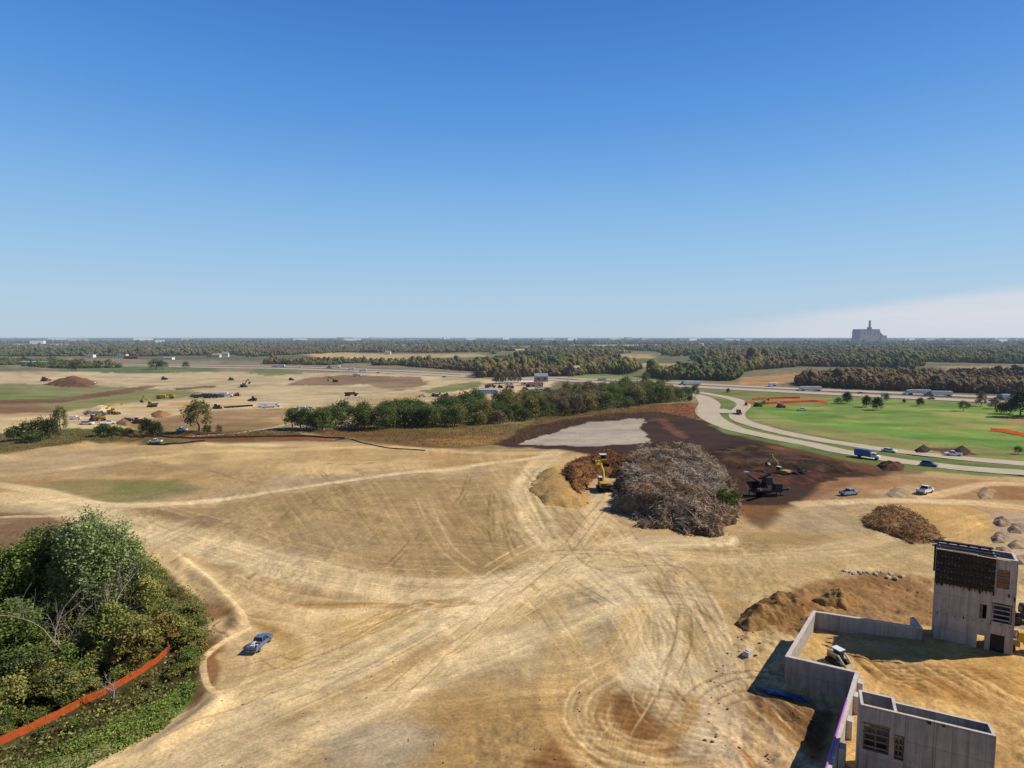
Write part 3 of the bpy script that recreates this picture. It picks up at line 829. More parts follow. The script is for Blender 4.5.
HW1 = PW([(-260, 362), (60, 363.5), (200, 365), (300, 367), (400, 371), (480, 375), (560, 378), (640, 381), (700, 384.5), (800, 389), (900, 393), (1024, 398.5), (1250, 411)])
HW2 = PW([(-260, 363.6), (60, 365), (200, 367), (300, 369), (400, 373.3), (480, 377.3), (560, 380.5), (640, 384), (700, 387.5), (800, 392.5), (900, 397.2), (1024, 403.5), (1250, 418)])
ribbon('highway', HW1, 15, M['hiway'], 0.25)
ribbon('highway', HW2, 19, M['hiway'], 0.25)
for hw, w in ((HW1, 15), (HW2, 19)):
    ribbon('highway_shoulder', hw, 3.5, M['shoulder'], 0.254, offset=w / 2 + 1.76)
    ribbon('highway_shoulder', hw, 2.5, M['shoulder'], 0.254, offset=-w / 2 - 1.26)
    for off, mt in ((w / 2 - 1.0, 'line_w'), (-w / 2 + 1.0, 'line_y')):
        ribbon('lane_marking', hw, 0.3, M[mt], 0.262, offset=off)
    ribbon('lane_marking', hw, 0.25, M['line_w'], 0.262, n=60, dash=1)
RD1 = PW([(560, 377), (640, 386.5), (672, 391), (698, 396), (709, 403), (707, 412), (716, 421), (735, 429), (765, 436.5), (812, 446), (856, 454.5), (929, 464.5), (1024, 473.5), (1250, 492)])
RD2 = PW([(640, 383.5), (690, 391.3), (712, 394.8), (734, 399.3), (744, 405), (737, 413), (742, 421), (765, 428.5), (800, 437), (841, 443.5), (888, 449.5), (944, 456.5), (1024, 464.5), (1250, 482)])
ribbon('divided_road', RD1, [9.5, 9.5, 9.5, 11, 14, 14, 12, 10.5, 9.8, 9.5, 9.5, 9.5, 9.5, 9.5], M['road'], 0.10)
ribbon('divided_road', RD2, 9.0, M['road'], 0.10)
xo = ribbon('divided_road', PW([(710, 411), (722, 411.3), (734, 411)]), 22, M['road'], 0.09, n=4)
for rd, w in ((RD1, 9.5), (RD2, 9.0)):
    ribbon('lane_marking', rd, 0.16, M['line_y'], 0.108, offset=w / 2 - 0.55)
    ribbon('lane_marking', rd, 0.16, M['line_w'], 0.108, offset=-w / 2 + 0.55)
    ribbon('lane_marking', rd, 0.15, M['line_w'], 0.108, n=30, dash=1)
# ------------------------------------------------------------------ vegetation
LG = 2.0      # leaves stand at all angles and shade one another, so their own colour is lighter than the crown looks


def leaf_quads(cen, size, cols, r, upb=0.5, asp=1.0):
    n = len(cen)
    nn = r.normal(size=(n, 3)); nn[:, 2] = np.abs(nn[:, 2]) + upb; nn /= np.linalg.norm(nn, axis=1)[:, None]
    a = r.normal(size=(n, 3)); u = np.cross(nn, a); u /= np.linalg.norm(u, axis=1)[:, None] + 1e-9
    w = np.cross(nn, u)
    s = np.asarray(size)[:, None] * 0.5
    V = np.stack([cen - u * s * asp, cen - w * s * 0.62, cen + u * s * asp, cen + w * s * 0.62], 1).reshape(-1, 3)
    Fc = np.arange(n * 4).reshape(-1, 4)
    return V, Fc, np.repeat(cols, 4, 0)


def pal(r, n, palette, var=0.22):
    p = np.array([lin(c) for c in palette])
    i = r.integers(0, len(p), n); j = r.integers(0, len(p), n); k = r.random((n, 1))
    c = p[i] * k + p[j] * (1 - k)
    return c * (1 + (r.random((n, 1)) - 0.5) * 2 * var)


def crown_arrays(seed, ncl, per, rx, rz, zc, leaf, palette, low=0.15, spread=0.17, cone=0.0, gain=LG):
    r = np.random.default_rng(seed)
    d = r.normal(size=(ncl, 3)); d /= np.linalg.norm(d, axis=1)[:, None]
    d[:, 2] = np.where(d[:, 2] < -0.5, -d[:, 2], d[:, 2])
    rad = 0.35 + 0.65 * r.random(ncl) ** 0.5
    lump = 0.78 + 0.44 * fbm(d[:, 0] * 1.7 + seed, d[:, 1] * 1.7 + d[:, 2] * 2.1, seed, 2)
    cp = d * (rad * lump)[:, None]
    k = 1 - cone * np.clip(cp[:, 2] * 0.5 + 0.5, 0, 1)
    cp[:, 0] *= rx * k; cp[:, 1] *= rx * k; cp[:, 2] = cp[:, 2] * rz + zc
    ccol = pal(r, ncl, palette, 0.28)
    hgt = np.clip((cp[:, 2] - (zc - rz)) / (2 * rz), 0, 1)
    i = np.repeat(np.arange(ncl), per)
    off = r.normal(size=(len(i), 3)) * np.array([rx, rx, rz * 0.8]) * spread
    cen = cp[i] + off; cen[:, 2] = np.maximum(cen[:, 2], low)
    cols = ccol[i] * (0.8 + 0.4 * r.random((len(i), 1))) * (0.72 + 0.38 * hgt[i])[:, None] * gain  # crowns lighter towards the top, light painted into the leaf colour
    size = leaf * (0.6 + 0.8 * r.random(len(i)))
    return leaf_quads(cen, size, np.clip(cols, 0, 0.8), r)


def trunk_mesh(seed, h, rad, limbs, rx, name='trunk', mat=None, zc=None):
    r = random.Random(seed); m = MB()
    p = [(0, 0, -0.3)]
    for i in range(1, 5):
        p.append((r.gauss(0, h * 0.012) * i, r.gauss(0, h * 0.012) * i, h * 0.82 * i / 4))
    m.tube(p, [rad * 1.2, rad, rad * 0.75, rad * 0.5, rad * 0.2], 7)
    for k in range(limbs):
        z = h * (0.22 + 0.5 * r.random()); a = r.random() * 6.283; L = rx * (0.6 + 0.4 * r.random())
        q = Vector((p[2][0] * z / h, p[2][1] * z / h, z))
        e1 = q + Vector((math.cos(a) * L * 0.5, math.sin(a) * L * 0.5, L * 0.35)); e2 = q + Vector((math.cos(a + 0.2) * L, math.sin(a + 0.2) * L, L * 0.9))
        m.tube([q, e1, e2], [rad * 0.42, rad * 0.28, rad * 0.1], 5)
    me = bpy.data.meshes.new(name); me.from_pydata(m.v, [], m.f); me.update(); me.materials.append(mat or M['bark'])
    return me


def tree_variant(seed, h, rx, ncl, per, leaf, palette, limbs=6, cone=0.0, zlow=0.3, spread=0.17, gain=LG):
    rz = h * (1 - zlow) / 2; zc = h - rz
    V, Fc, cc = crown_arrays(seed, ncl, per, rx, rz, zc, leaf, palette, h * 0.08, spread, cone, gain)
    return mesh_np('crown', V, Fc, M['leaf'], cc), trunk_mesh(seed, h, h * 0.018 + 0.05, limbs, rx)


def put_tree(name, var, x, y, label, cat='tree', group=None, sc=1.0, rz=None, sz=None, dz=0.0):
    o = thing(name, label, cat, (x, y, Hs(x, y) - 0.1 + dz), random.random() * 6.28 if rz is None else rz, group, sc)
    if sz: o.scale = (sc / sz, sc / sz, sc * sz)
    link('crown', var[0], o); link('trunk' if cat == 'tree' else 'stem', var[1], o)
    return o


SIL = [(100, 110, 72), (90, 102, 62), (82, 94, 54), (112, 118, 84)]
GRN = [(84, 96, 48), (74, 88, 42), (98, 106, 56), (66, 78, 40)]
DGR = [(60, 70, 38), (54, 62, 34), (74, 82, 46), (84, 88, 50)]
OLV = [(112, 112, 60), (96, 98, 54), (124, 118, 68), (88, 94, 50)]
RUS = [(108, 88, 52), (102, 94, 54), (118, 98, 58), (90, 88, 48)]
GRB = [(112, 104, 82), (124, 112, 92), (98, 96, 70), (104, 92, 74)]
YGR = [(132, 130, 72), (116, 120, 62), (108, 116, 66), (140, 134, 84)]
# --- the copse at lower left
cb = [
    (97, 636, 18.9, 5.0, SIL, 120, 85, 0.40, 'tall silvery green tree, the highest of the copse at lower left'),
    (80, 634, 17.4, 3.9, SIL, 90, 80, 0.38, 'silvery green tree leaning left of the tallest tree in the copse'),
    (120, 630, 16.8, 4.2, SIL, 90, 80, 0.38, 'silvery green tree just right of the tallest tree in the copse'),
    (138, 622, 13.2, 3.6, OLV + SIL, 70, 80, 0.38, 'grey green tree at the right shoulder of the copse crown'),
    (58, 628, 15.6, 3.6, DGR, 80, 85, 0.38, 'narrow dark green tree in the gap left of the silvery crowns'),
    (28, 636, 14.0, 4.8, GRN, 95, 90, 0.40, 'mid green tree near the left edge behind the dead tree of the copse'),
    (2, 640, 12.8, 4.6, OLV + GRN, 90, 90, 0.40, 'olive tinted green tree at the left frame edge of the copse back row'),
    (-30, 636, 14.5, 6.0, GRN, 95, 80, 0.42, 'green tree cut by the left frame edge at the back of the copse'),
    (12, 676, 9.6, 4.4, GRN, 80, 90, 0.38, 'broad fresh green tree at left edge in front of the back row of the copse'),
    (-40, 690, 11.0, 5.5, DGR, 80, 80, 0.42, 'dark tree at the left frame edge above the orange fence'),
    (114, 662, 8.6, 3.2, GRN + OLV, 60, 90, 0.36, 'bright green small tree standing in front of the tallest copse tree'),
    (46, 604, 12.0, 4.6, DGR, 70, 80, 0.42, 'dark tree at the back of the copse beside the bare soil'),
    (150, 630, 8.5, 3.3, OLV, 60, 80, 0.36, 'olive green tree at the right end of the copse'),
    (138, 668, 6.6, 3.0, OLV + RUS, 55, 80, 0.36, 'olive and rust small tree on the right slope of the copse'),
    (168, 652, 5.6, 2.8, OLV + RUS, 50, 80, 0.36, 'low olive tree above the right end of the orange fence'),
    (30, 696, 6.0, 3.2, DGR, 60, 85, 0.36, 'dark green low tree below the dead tree near the orange fence'),
    (66, 700, 3.8, 2.6, OLV + DGR, 55, 80, 0.36, 'dull olive low tree midway along the orange fence'),
]
for i, (px, py, h, rx, pl, ncl, per, lf, lab) in enumerate(cb):
    x, y = P(px, py)
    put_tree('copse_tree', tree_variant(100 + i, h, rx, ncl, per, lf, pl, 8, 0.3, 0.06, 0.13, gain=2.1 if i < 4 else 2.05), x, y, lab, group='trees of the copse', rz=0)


def dead_tree(name, px, py, h, seed, label, depth=4, lean=(0, 0), mat='dead', spread=0.55):
    r = random.Random(seed); m = MB(); tw = MB()

    def grow(p, d, L, rad, lv):
        q = [p]; dd = d
        for k in range(3):
            dd = (dd + Vector((r.gauss(0, 0.12), r.gauss(0, 0.12), r.gauss(0, 0.08)))).normalized()
            q.append(q[-1] + dd * (L / 3))
        (m if lv >= depth - 1 else tw).tube(q, [rad, rad * 0.85, rad * 0.7, rad * 0.5], 6 if lv >= depth - 1 else 4)
        if lv == 0: return
        for k in range(4 if lv > 1 else 3):
            b = q[1 + (k % 3)]
            a = r.random() * 6.283
            nd = (dd + Vector((math.cos(a), math.sin(a), 0.15 + 0.25 * r.random())) * (spread + 0.35 * r.random())).normalized()
            grow(b, nd, L * (0.5 + 0.2 * r.random()), rad * 0.5, lv - 1)
    grow(Vector((0, 0, -0.3)), Vector((lean[0], lean[1], 1)).normalized(), h * 0.62, 0.15, depth)
    x, y = P(px, py)
    o = thing(name, label, 'dead tree', (x, y, Hs(x, y)))
    m.build('trunk', M[mat], o); tw.build('branches', M[mat], o)
    return o


dead_tree('dead_tree', 75, 666, 11.5, 5, 'bare pale grey dead tree standing in the middle of the copse', lean=(-0.08, -0.12), spread=0.62)
dead_tree('bare_tree', 100, 655, 12.5, 8, 'leafless twiggy grey tree in front of the crown of the tallest copse tree', 4, (0, 0.0), spread=0.5)
dead_tree('dead_tree', 44, 700, 5.0, 12, 'low broken grey dead tree at left beneath the larger dead tree', 4, (-0.15, -0.1), spread=0.6)
dead_tree('dead_tree', 112, 700, 4.0, 14, 'small grey snag leaning right above the orange fence', 3, (0.1, -0.1), spread=0.5)

shr = {}
for k, (pl, nm) in enumerate(((GRN, 'green'), (OLV, 'olive green'), (RUS, 'rust tinged'), (DGR, 'dark green'))):
    shr[nm] = [tree_variant(300 + k * 10 + j, 3.2, 1.9, 34, 60, 0.28, pl, 5, 0.1, -0.05, 0.19, gain=2.0) for j in range(2)]
cop = PW(COPSE); inner = PW([(-60, 600), (60, 590), (150, 574), (190, 598), (209, 622), (206, 655), (184, 686), (120, 712), (60, 740), (-60, 790)])
cnt = 0; tries = 0
while cnt < 230 and tries < 9000:
    tries += 1
    px, py = random.uniform(-50, 212), random.uniform(568, 745)
    x, y = P(px, py); a = np.array([x]); b = np.array([y])
    if sdpoly(a, b, inner)[0] < 0.6: continue
    # keep the line of the orange fence and the grass below it clear
    fy = np.interp(px, [-40, 0, 40, 90, 130, 160, 175, 215], [765, 746, 727, 702, 680, 660, 644, 600])
    fenced = px < 178
    if fenced and abs(py - fy) < 7: continue
    below = fenced and py > fy
    if below and random.random() < 0.75: continue
    nm = random.choices(['green', 'olive green', 'rust tinged', 'dark green'], [3, 3.4, 1.3 if px > 130 else 0.25, 3.4 if px < 100 else 0.9])[0]
    s = (0.25 + 0.15 * random.random()) if below else (0.45 + 0.75 * random.random()) * (0.75 if px > 140 else 1.15) * (0.6 if fenced and fy - py < 22 else 1)
    put_tree('shrub', random.choice(shr[nm]), x, y, nm + (' low shrub on the grass bank below the orange fence' if below else ' shrub growing in the copse undergrowth at lower left' if px < 140 else ' shrub on the right flank of the copse beside the bare earth'), 'shrub', nm + ' shrubs of the copse', s, None, 0.8 + 0.3 * random.random())
    cnt += 1


def scatter_cover(name, outline, n, hgt, leaf, palette, mat, seed, gain=LG, upb=0.2, clump=True, asp=1.0, avoid=None):
    r = np.random.default_rng(seed); poly = PW(outline)
    lo, hi = poly.min(0), poly.max(0)
    x = r.uniform(lo[0], hi[0], n * 3); y = r.uniform(lo[1], hi[1], n * 3)
    sd = sdpoly(x + (r.random(n * 3) - 0.5), y + (r.random(n * 3) - 0.5), poly)
    dens = sst(0.3, 0.6, fbm(x / 2.5, y / 2.5, seed, 3)) if clump else np.ones(len(x))
    if avoid is not None:
        da, lt_, _ = sdline(x, y, spline(PW(avoid), 8)); dens = np.where((da < 1.3), -1.0, dens)
    ok = (sd > 0) & (r.random(n * 3) < dens + 0.15); x, y = x[ok][:n], y[ok][:n]
    z = H(x, y) + r.random(len(x)) ** 1.5 * hgt * (0.4 + 0.9 * fbm(x / 3, y / 3, seed + 3, 2))
    V, Fc, cc = leaf_quads(np.c_[x, y, z], leaf * (0.5 + r.random(len(x))), np.clip(pal(r, len(x), palette, 0.3) * gain * (0.6 + 0.8 * fbm(x / 2, y / 2, seed + 5, 3))[:, None], 0, 0.8), r, upb, asp)
    o = link(name, mesh_np(name, V, Fc, M[mat], cc))
    return o


tag(scatter_cover('undergrowth', COPSE, 60000, 1.6, 0.34, OLV + DGR + RUS[:2], 'leaf', 41, avoid=[(-45, 767), (0, 746), (40, 727), (90, 702), (130, 681), (160, 661), (175, 644)]), 'tangled olive undergrowth of weeds covering the floor of the copse', 'undergrowth', kind='stuff')
tag(scatter_cover('weeds', [(-60, 800), (70, 742), (130, 712), (180, 684), (198, 688), (168, 724), (90, 764), (20, 820)], 22000, 0.7, 0.24, [(94, 112, 54), (84, 106, 48), (106, 112, 60), (98, 88, 52)], 'leaf', 42, avoid=[(-45, 767), (0, 746), (40, 727), (90, 702), (130, 681), (160, 661), (175, 644)]), 'bright green weeds growing on the bank below the orange fence', 'weeds', kind='stuff')
tag(scatter_cover('meadow_weeds', [(290, 432), (400, 428), (520, 424), (560, 417), (640, 406), (686, 404), (697, 409), (700, 419), (600, 419), (520, 441), (440, 447), (400, 444), (345, 436)], 34000, 0.8, 0.42, [(116, 88, 56), (108, 90, 54), (100, 94, 54), (122, 96, 60)], 'grass', 43, 1.15), 'rust coloured meadow weeds in front of the tree row', 'meadow', kind='stuff')
tag(scatter_cover('verge_weeds', [(-100, 436), (0, 434), (80, 430), (220, 433), (300, 429), (300, 436), (150, 441), (0, 452), (-100, 456)], 20000, 0.7, 0.42, [(104, 94, 58), (96, 96, 56), (112, 92, 58)], 'grass', 44, 1.25), 'rough olive weeds on the verge between the two building sites', 'weeds', kind='stuff')

# --- the row of trees across the middle of the picture
RV = {}
for k, (nm, pl) in enumerate((('dark green', [(58, 72, 40), (68, 78, 42), (80, 86, 50)]), ('mid green', [(78, 92, 48), (90, 98, 54), (72, 84, 44)]), ('olive', [(104, 98, 56), (92, 90, 50), (112, 104, 62)]), ('grey brown half bare', [(104, 94, 72), (112, 98, 78), (94, 88, 62)]))):
    RV[nm] = [tree_variant(500 + 10 * k + j, 12.0, 5.0, 64, 34, 0.72, pl, 5, 0.12, -0.04, 0.17, gain=1.8 if nm != 'grey brown half bare' else 1.5) for j in range(3)]
rowp = PW([(286, 433), (345, 430.5), (420, 429), (480, 425), (540, 420), (600, 411), (650, 404), (690, 401), (700, 396), (640, 393), (560, 398), (500, 409), (430, 414), (350, 422), (290, 429)])
pts = []
lo, hi = rowp.min(0), rowp.max(0)
tries = 0
while len(pts) < 205 and tries < 15000:
    tries += 1
    x, y = random.uniform(lo[0], hi[0]), random.uniform(lo[1], hi[1])
    if sdpoly(np.array([x]), np.array([y]), rowp)[0] < 0.5: continue
    if all((x - a) ** 2 + (y - b) ** 2 > 16 for a, b in pts): pts.append((x, y))
for x, y in pts:
    px = 512 + x / (y * CP) * F * 1.0
    wts = [4, 3, 0.4, 0.0] if px < 480 else ([2, 2, 1.5, 0.6] if px < 545 else ([0.4, 0.9, 2.2, 3.6] if px < 600 else [2.0, 2.5, 2.2, 0.8]))
    nm = random.choices(list(RV), wts)[0]
    sec = 'left' if px < 400 else 'middle' if px < 540 else 'right'
    hk = np.interp(px, [290, 330, 400, 460, 500, 560, 600, 650, 690], [0.95, 1.0, 0.95, 1.0, 1.05, 0.95, 1.12, 1.05, 0.8])
    put_tree('row_tree', random.choice(RV[nm]), x, y, nm + ' tree in the ' + sec + ' third of the long tree row', group=nm + ' trees of the long tree row, ' + sec, sc=hk * random.uniform(0.85 if px < 470 else 0.62, 1.05), sz=random.uniform(0.78, 1.12))

tag(scatter_cover('thicket', [(290, 431.5), (345, 430), (420, 428.5), (480, 425.5), (540, 420.5), (600, 411.5), (650, 404.5), (690, 401.5), (694, 399), (640, 401), (560, 408), (500, 417), (430, 421), (350, 426)], 42000, 5.2, 0.75, [(84, 92, 52), (96, 96, 56), (104, 92, 64), (72, 82, 46)], 'leaf', 47, 1.7, 0.3, False), 'dense low thicket filling the foot of the long tree row', 'thicket', kind='stuff')
# --- single trees and bushes further out
SV = {'dk': tree_variant(700, 8, 3.1, 60, 40, 0.6, DGR, 4, 0.1, -0.08, 0.22, gain=1.25), 'gr': tree_variant(701, 8, 3.6, 56, 34, 0.62, GRN, 4, 0.1, -0.02, 0.15, gain=1.2),
      'yl': tree_variant(702, 8, 3.3, 70, 34, 0.46, [(120, 116, 66), (106, 106, 60), (98, 98, 60), (128, 122, 76)], 6, 0.15, 0.02, 0.13, gain=1.35), 'br': tree_variant(703, 8, 3.2, 50, 30, 0.55, GRB, 6, 0.1, -0.02, 0.15, gain=1.1), 'bs': tree_variant(704, 5, 3.6, 50, 32, 0.62, DGR, 4, 0.0, -0.05), 'ol': tree_variant(705, 8, 3.6, 56, 32, 0.6, OLV, 4, 0.0, -0.02, 0.15, gain=1.2)}
single = [
    (199, 433, 'yl', 15.5, 'tall loose yellow green tree standing alone in front of the far earthworks'),
    (61, 436, 'yl', 13.5, 'slender yellow green tree rising behind the bushes at far left', 0.55),
    (14, 442, 'gr', 6.5, 'low green bush at the left frame edge on the verge'), (27, 441, 'gr', 8.0, 'rounded green tree second from left on the verge'),
    (40, 440, 'ol', 9.0, 'olive tree in the bush clump at far left'), (50, 440, 'dk', 8.5, 'dark tree at the right end of the far left bush clump'),
    (34, 443, 'bs', 5.0, 'low dark bush in front of the far left bush clump'),
    (104, 437, 'bs', 5.5, 'wide dark bush on the verge left of the rounded dark tree'), (116, 437, 'bs', 4.5, 'low dark bush between two wider ones on the verge'), (128, 437, 'bs', 3.5, 'smallest dark bush in the verge hedge'),
    (147, 437, 'dk', 7.5, 'rounded dark green tree on the verge above the white pickup'), (157, 437, 'dk', 6.2, 'shorter dark tree touching the rounded dark tree on the verge'),
    (207, 435, 'gr', 4.5, 'small green bush at the foot of the lone yellow green tree'), (219, 434, 'br', 4.0, 'brownish bush right of the lone yellow green tree'),
    (76, 371, 'ol', 15, 'olive tree at left behind the far green strip', 1.2), (72, 371, 'br', 12, 'brownish tree beside the olive one behind the far green strip'),
    (156, 369, 'ol', 13, 'wide olive clump beyond the far left earthworks', 1.6), (162, 369, 'ol', 12, 'olive clump right of a similar wider one beyond the far earthworks', 1.4), (186, 368, 'br', 10, 'brown tree beyond the far left earthworks', 1.2),
    (847, 403.5, 'dk', 7.5, 'dark rounded tree at the top left of the grass field'), (838, 403.5, 'br', 4.0, 'brown bush left of the dark rounded tree on the grass field', 1.5),
    (866, 407, 'dk', 7.0, 'dark small tree left of a twin on the grass field'), (877, 410, 'dk', 7.5, 'dark small tree right of its twin, nearest on the grass field'),
    (887, 401, 'br', 5.5, 'brownish tree by the highway above the twin dark trees'), (904, 403, 'dk', 2.6, 'tiny dark bush on the far side of the grass field'), (920, 406, 'dk', 5.2, 'small round dark tree alone in the middle of the far grass'),
    (963, 411, 'yl', 6.5, 'thin yellowish tree on the far grass'), (968, 408, 'dk', 3.0, 'dark bush just behind the thin yellowish tree'),
    (981, 406, 'br', 9.5, 'bare brownish tree beside the highway at right', 0.8), (995, 409, 'br', 6.5, 'wide brown bush beside the highway at right', 1.2),
    (1001, 414, 'dk', 6.5, 'dark tree at the left of the clump on the right edge'), (1010, 414, 'dk', 8.5, 'dark tree in the middle of the clump on the right edge'), (1020, 417, 'dk', 14.5, 'tallest dark tree of the clump on the right edge'),
    (1035, 416, 'dk', 12.0, 'dark tree of the right edge clump partly out of frame'), (690, 401.5, 'dk', 3.8, 'small dark bush on the verge inside the road bend'), (728, 393, 'dk', 3.5, 'small dark bush between the highway and the curving road'),
    (1018, 455, 'ol', 3.0, 'olive bush on the road verge at right edge'),
    (645, 384, 'gr', 8, 'green tree beside the highway behind the tree row'), (664, 383, 'dk', 10, 'dark tree by the highway left of the long semi trailer'), (668, 382, 'dk', 9, 'dark tree touching another by the highway left of the semi'), (646, 381, 'ol', 9, 'olive tree on the light green field behind the highway'),
    (735, 507, 'gr', 3.0, 'bright green weedy bush on the right end of the brush pile', 1.3), (724, 514, 'gr', 5.0, 'larger bright green weedy bush against the brush pile', 1.1), (733, 519, 'gr', 2.0, 'small green weed tuft at the foot of the brush pile', 1.3),
]
for e in single:
    px, py, v, h, lab = e[:5]; wd = e[5] if len(e) > 5 else 1.0
    x, y = P(px, py); base = 5 if v == 'bs' else 8
    o = put_tree('tree' if h > 6 else 'bush', SV[v], x, y, lab, 'tree' if h > 6 else 'bush', None, h / base)
    o.scale = (h / base * wd, h / base * wd, h / base)
    if 'brush pile' in lab: o.location.z += {3.0: 1.6, 5.0: 1.3, 2.0: 0.0}[h]

# equipment yard trees
for i, (px, py, v, h) in enumerate([(500, 384, 'br', 11), (506, 383.5, 'br', 13), (512, 383, 'br', 12), (518, 382.5, 'br', 10), (496, 384, 'ol', 9)]):
    x, y = P(px, py)
    put_tree('tree', SV[v], x, y, ['brown bare tree at the left of the clump behind the equipment yard', 'tallest brown bare tree of the clump behind the equipment yard', 'brown tree in the middle of the equipment yard clump', 'short brown tree at the right of the equipment yard clump', 'olive tree at the left end of the equipment yard clump'][i], sc=h / 8)

# --- woods of the plain: read as masses
WOODG = 1.2
ICO_V, ICO_F = None, None


def ico():
    global ICO_V, ICO_F
    if ICO_V is None:
        import bmesh
        b = bmesh.new(); bmesh.ops.create_icosphere(b, subdivisions=1, radius=1)
        ICO_V = np.array([v.co[:] for v in b.verts]); ICO_F = np.array([[v.index for v in f.verts] for f in b.faces]); b.free()
    return ICO_V, ICO_F


def wood(name, label, bands, seed, hrange, palettes, cat='woodland', unit=7.0):
    """bands: outlines surveyed on the plain; a mass of crowns, leafier close by"""
    r = np.random.default_rng(seed); iv, if_ = ico()
    lv, lc = [], []
    PXs, PYs = [], []
    for outline in bands:
        o = np.array(outline, float)
        y = o[:, 1].max()
        while y > max(o[:, 1].min(), 338.6):
            D = P(512, y)[1]; step = max(0.42, min(1.3, unit * CH * F / D / D))
            wpx = max(unit * F / D, 2.6)
            x = np.arange(o[:, 0].min() + r.random() * wpx, o[:, 0].max(), wpx * 0.62)
            px = x + r.normal(size=len(x)) * wpx * 0.25; py = y + r.normal(size=len(x)) * step * 0.8
            ok = (sdpoly(px, py, o) > 0) & (py > 338.4)
            PXs.append(px[ok]); PYs.append(py[ok])
            y -= step
    PXs = np.concatenate(PXs); PYs = np.concatenate(PYs)
    X = np.empty(len(PXs)); Y = np.empty(len(PXs))
    dz = -SP - (PYs - 384) / F * CP; k = -CH / dz; X = (PXs - 512) / F * k; Y = (CP - (PYs - 384) / F * SP) * k
    ok = fbm(X / 130, Y / 200, seed + 5, 2) > 0.34
    for q in FIELDS: ok &= sdpoly(PXs, PYs, np.array(q)) < 0
    X, Y = X[ok], Y[ok]; D = Y; n = len(X)
    wpx = np.maximum(unit * F / D, 2.6)
    h = r.uniform(*hrange, n) * (0.6 + 0.8 * fbm(X / 70, Y / 70, seed, 3)) * np.exp(r.normal(size=n) * 0.2)
    wd = np.maximum(h * 0.36, wpx * D / F * 0.62)
    zn = fbm(X / 150, Y / 230, seed + 9, 3)
    pi_ = np.clip(((zn - 0.3) / 0.4 + r.normal(size=n) * 0.13) * len(palettes), 0, len(palettes) - 0.01).astype(int)
    pc = np.array([[lin(c) for c in p[:2]] for p in palettes]); kk = r.random((n, 1))
    base = (pc[pi_, 0] * kk + pc[pi_, 1] * (1 - kk)) * (1 + (r.random((n, 1)) - 0.5) * 0.34) * WOODG * (0.8 + 0.4 * fbm(X / 60, Y / 120, seed + 2, 2))[:, None]
    zg = np.where(D < 1500, H(X, Y), 0)
    m_ = len(iv)
    # every crown is a cluster of lumps of different height, wider ones only far away
    Vs, Fs, Cs, nb = [], [], [], 0
    for j, (ox, oy, sz, hz) in enumerate(((0, 0, 0.80, 1.0), (0.7, 0.2, 0.62, 0.84), (-0.65, -0.3, 0.62, 0.78))):
        lump = 0.6 + 0.8 * r.random((n, m_, 1))
        jit = r.normal(size=(n, 3)) * 0.18; s_ = 0.8 + 0.4 * r.random((n, 1))
        cenx = X + (ox + jit[:, 0]) * wd; ceny = Y + (oy + jit[:, 1]) * wd; hh = h * hz * (0.85 + 0.3 * r.random(n))
        sc_ = np.stack([wd * sz, wd * sz, np.minimum(hh * 0.5, wd * 1.05)], 1) * s_
        v = (iv[None] * lump * sc_[:, None, :] + np.stack([cenx, ceny, zg + hh * 1.02 - np.minimum(hh * 0.5, wd * 1.05)], 1)[:, None, :]).reshape(-1, 3)
        Vs.append(v); Fs.append((if_[None] + (np.arange(n) * m_)[:, None, None]).reshape(-1, 3) + nb); nb += len(v)
        Cs.append((base[:, None, :] * (0.85 + 0.3 * r.random((n, m_, 1))) * (0.62 + 0.45 * (iv[None, :, 2:3] * 0.5 + 0.5)) * (0.85 + 0.3 * r.random((n, 1, 1)))).reshape(-1, 3))  # undersides of the lumps darker, shade painted into the crown colour
    V = np.concatenate(Vs); Fc = np.concatenate(Fs); cc = np.concatenate(Cs)
    near = np.where(D < 1150)[0]
    if len(near):
        q = 80; nn_ = len(near)
        d = r.normal(size=(nn_, q, 3)); d /= np.linalg.norm(d, axis=2)[..., None]; d *= 0.55 + 0.75 * r.random((nn_, q, 1))
        lv.append((d * np.stack([wd * 0.95, wd * 0.95, h * 0.48], 1)[near][:, None, :] + np.stack([X, Y, zg + h * 0.5], 1)[near][:, None, :]).reshape(-1, 3))
        lc.append((base[near][:, None, :] * (0.6 + 0.8 * r.random((nn_, q, 1)))).reshape(-1, 3))
    if lv:
        cen = np.concatenate(lv); c2 = np.concatenate(lc); cen[:, 2] = np.maximum(cen[:, 2], 0.3)
        V2, F2, C2 = leaf_quads(cen, 1.0 + 1.3 * r.random(len(cen)), c2 * 1.2, r, 0.4)
        F2 = F2 + len(V)
        F2 = np.concatenate([F2[:, [0, 1, 2]], F2[:, [0, 2, 3]]])
        V = np.concatenate([V, V2]); Fc = np.concatenate([Fc, F2]); cc = np.concatenate([cc, C2])
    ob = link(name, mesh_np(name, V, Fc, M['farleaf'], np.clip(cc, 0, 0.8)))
    return tag(ob, label, cat, kind='stuff')


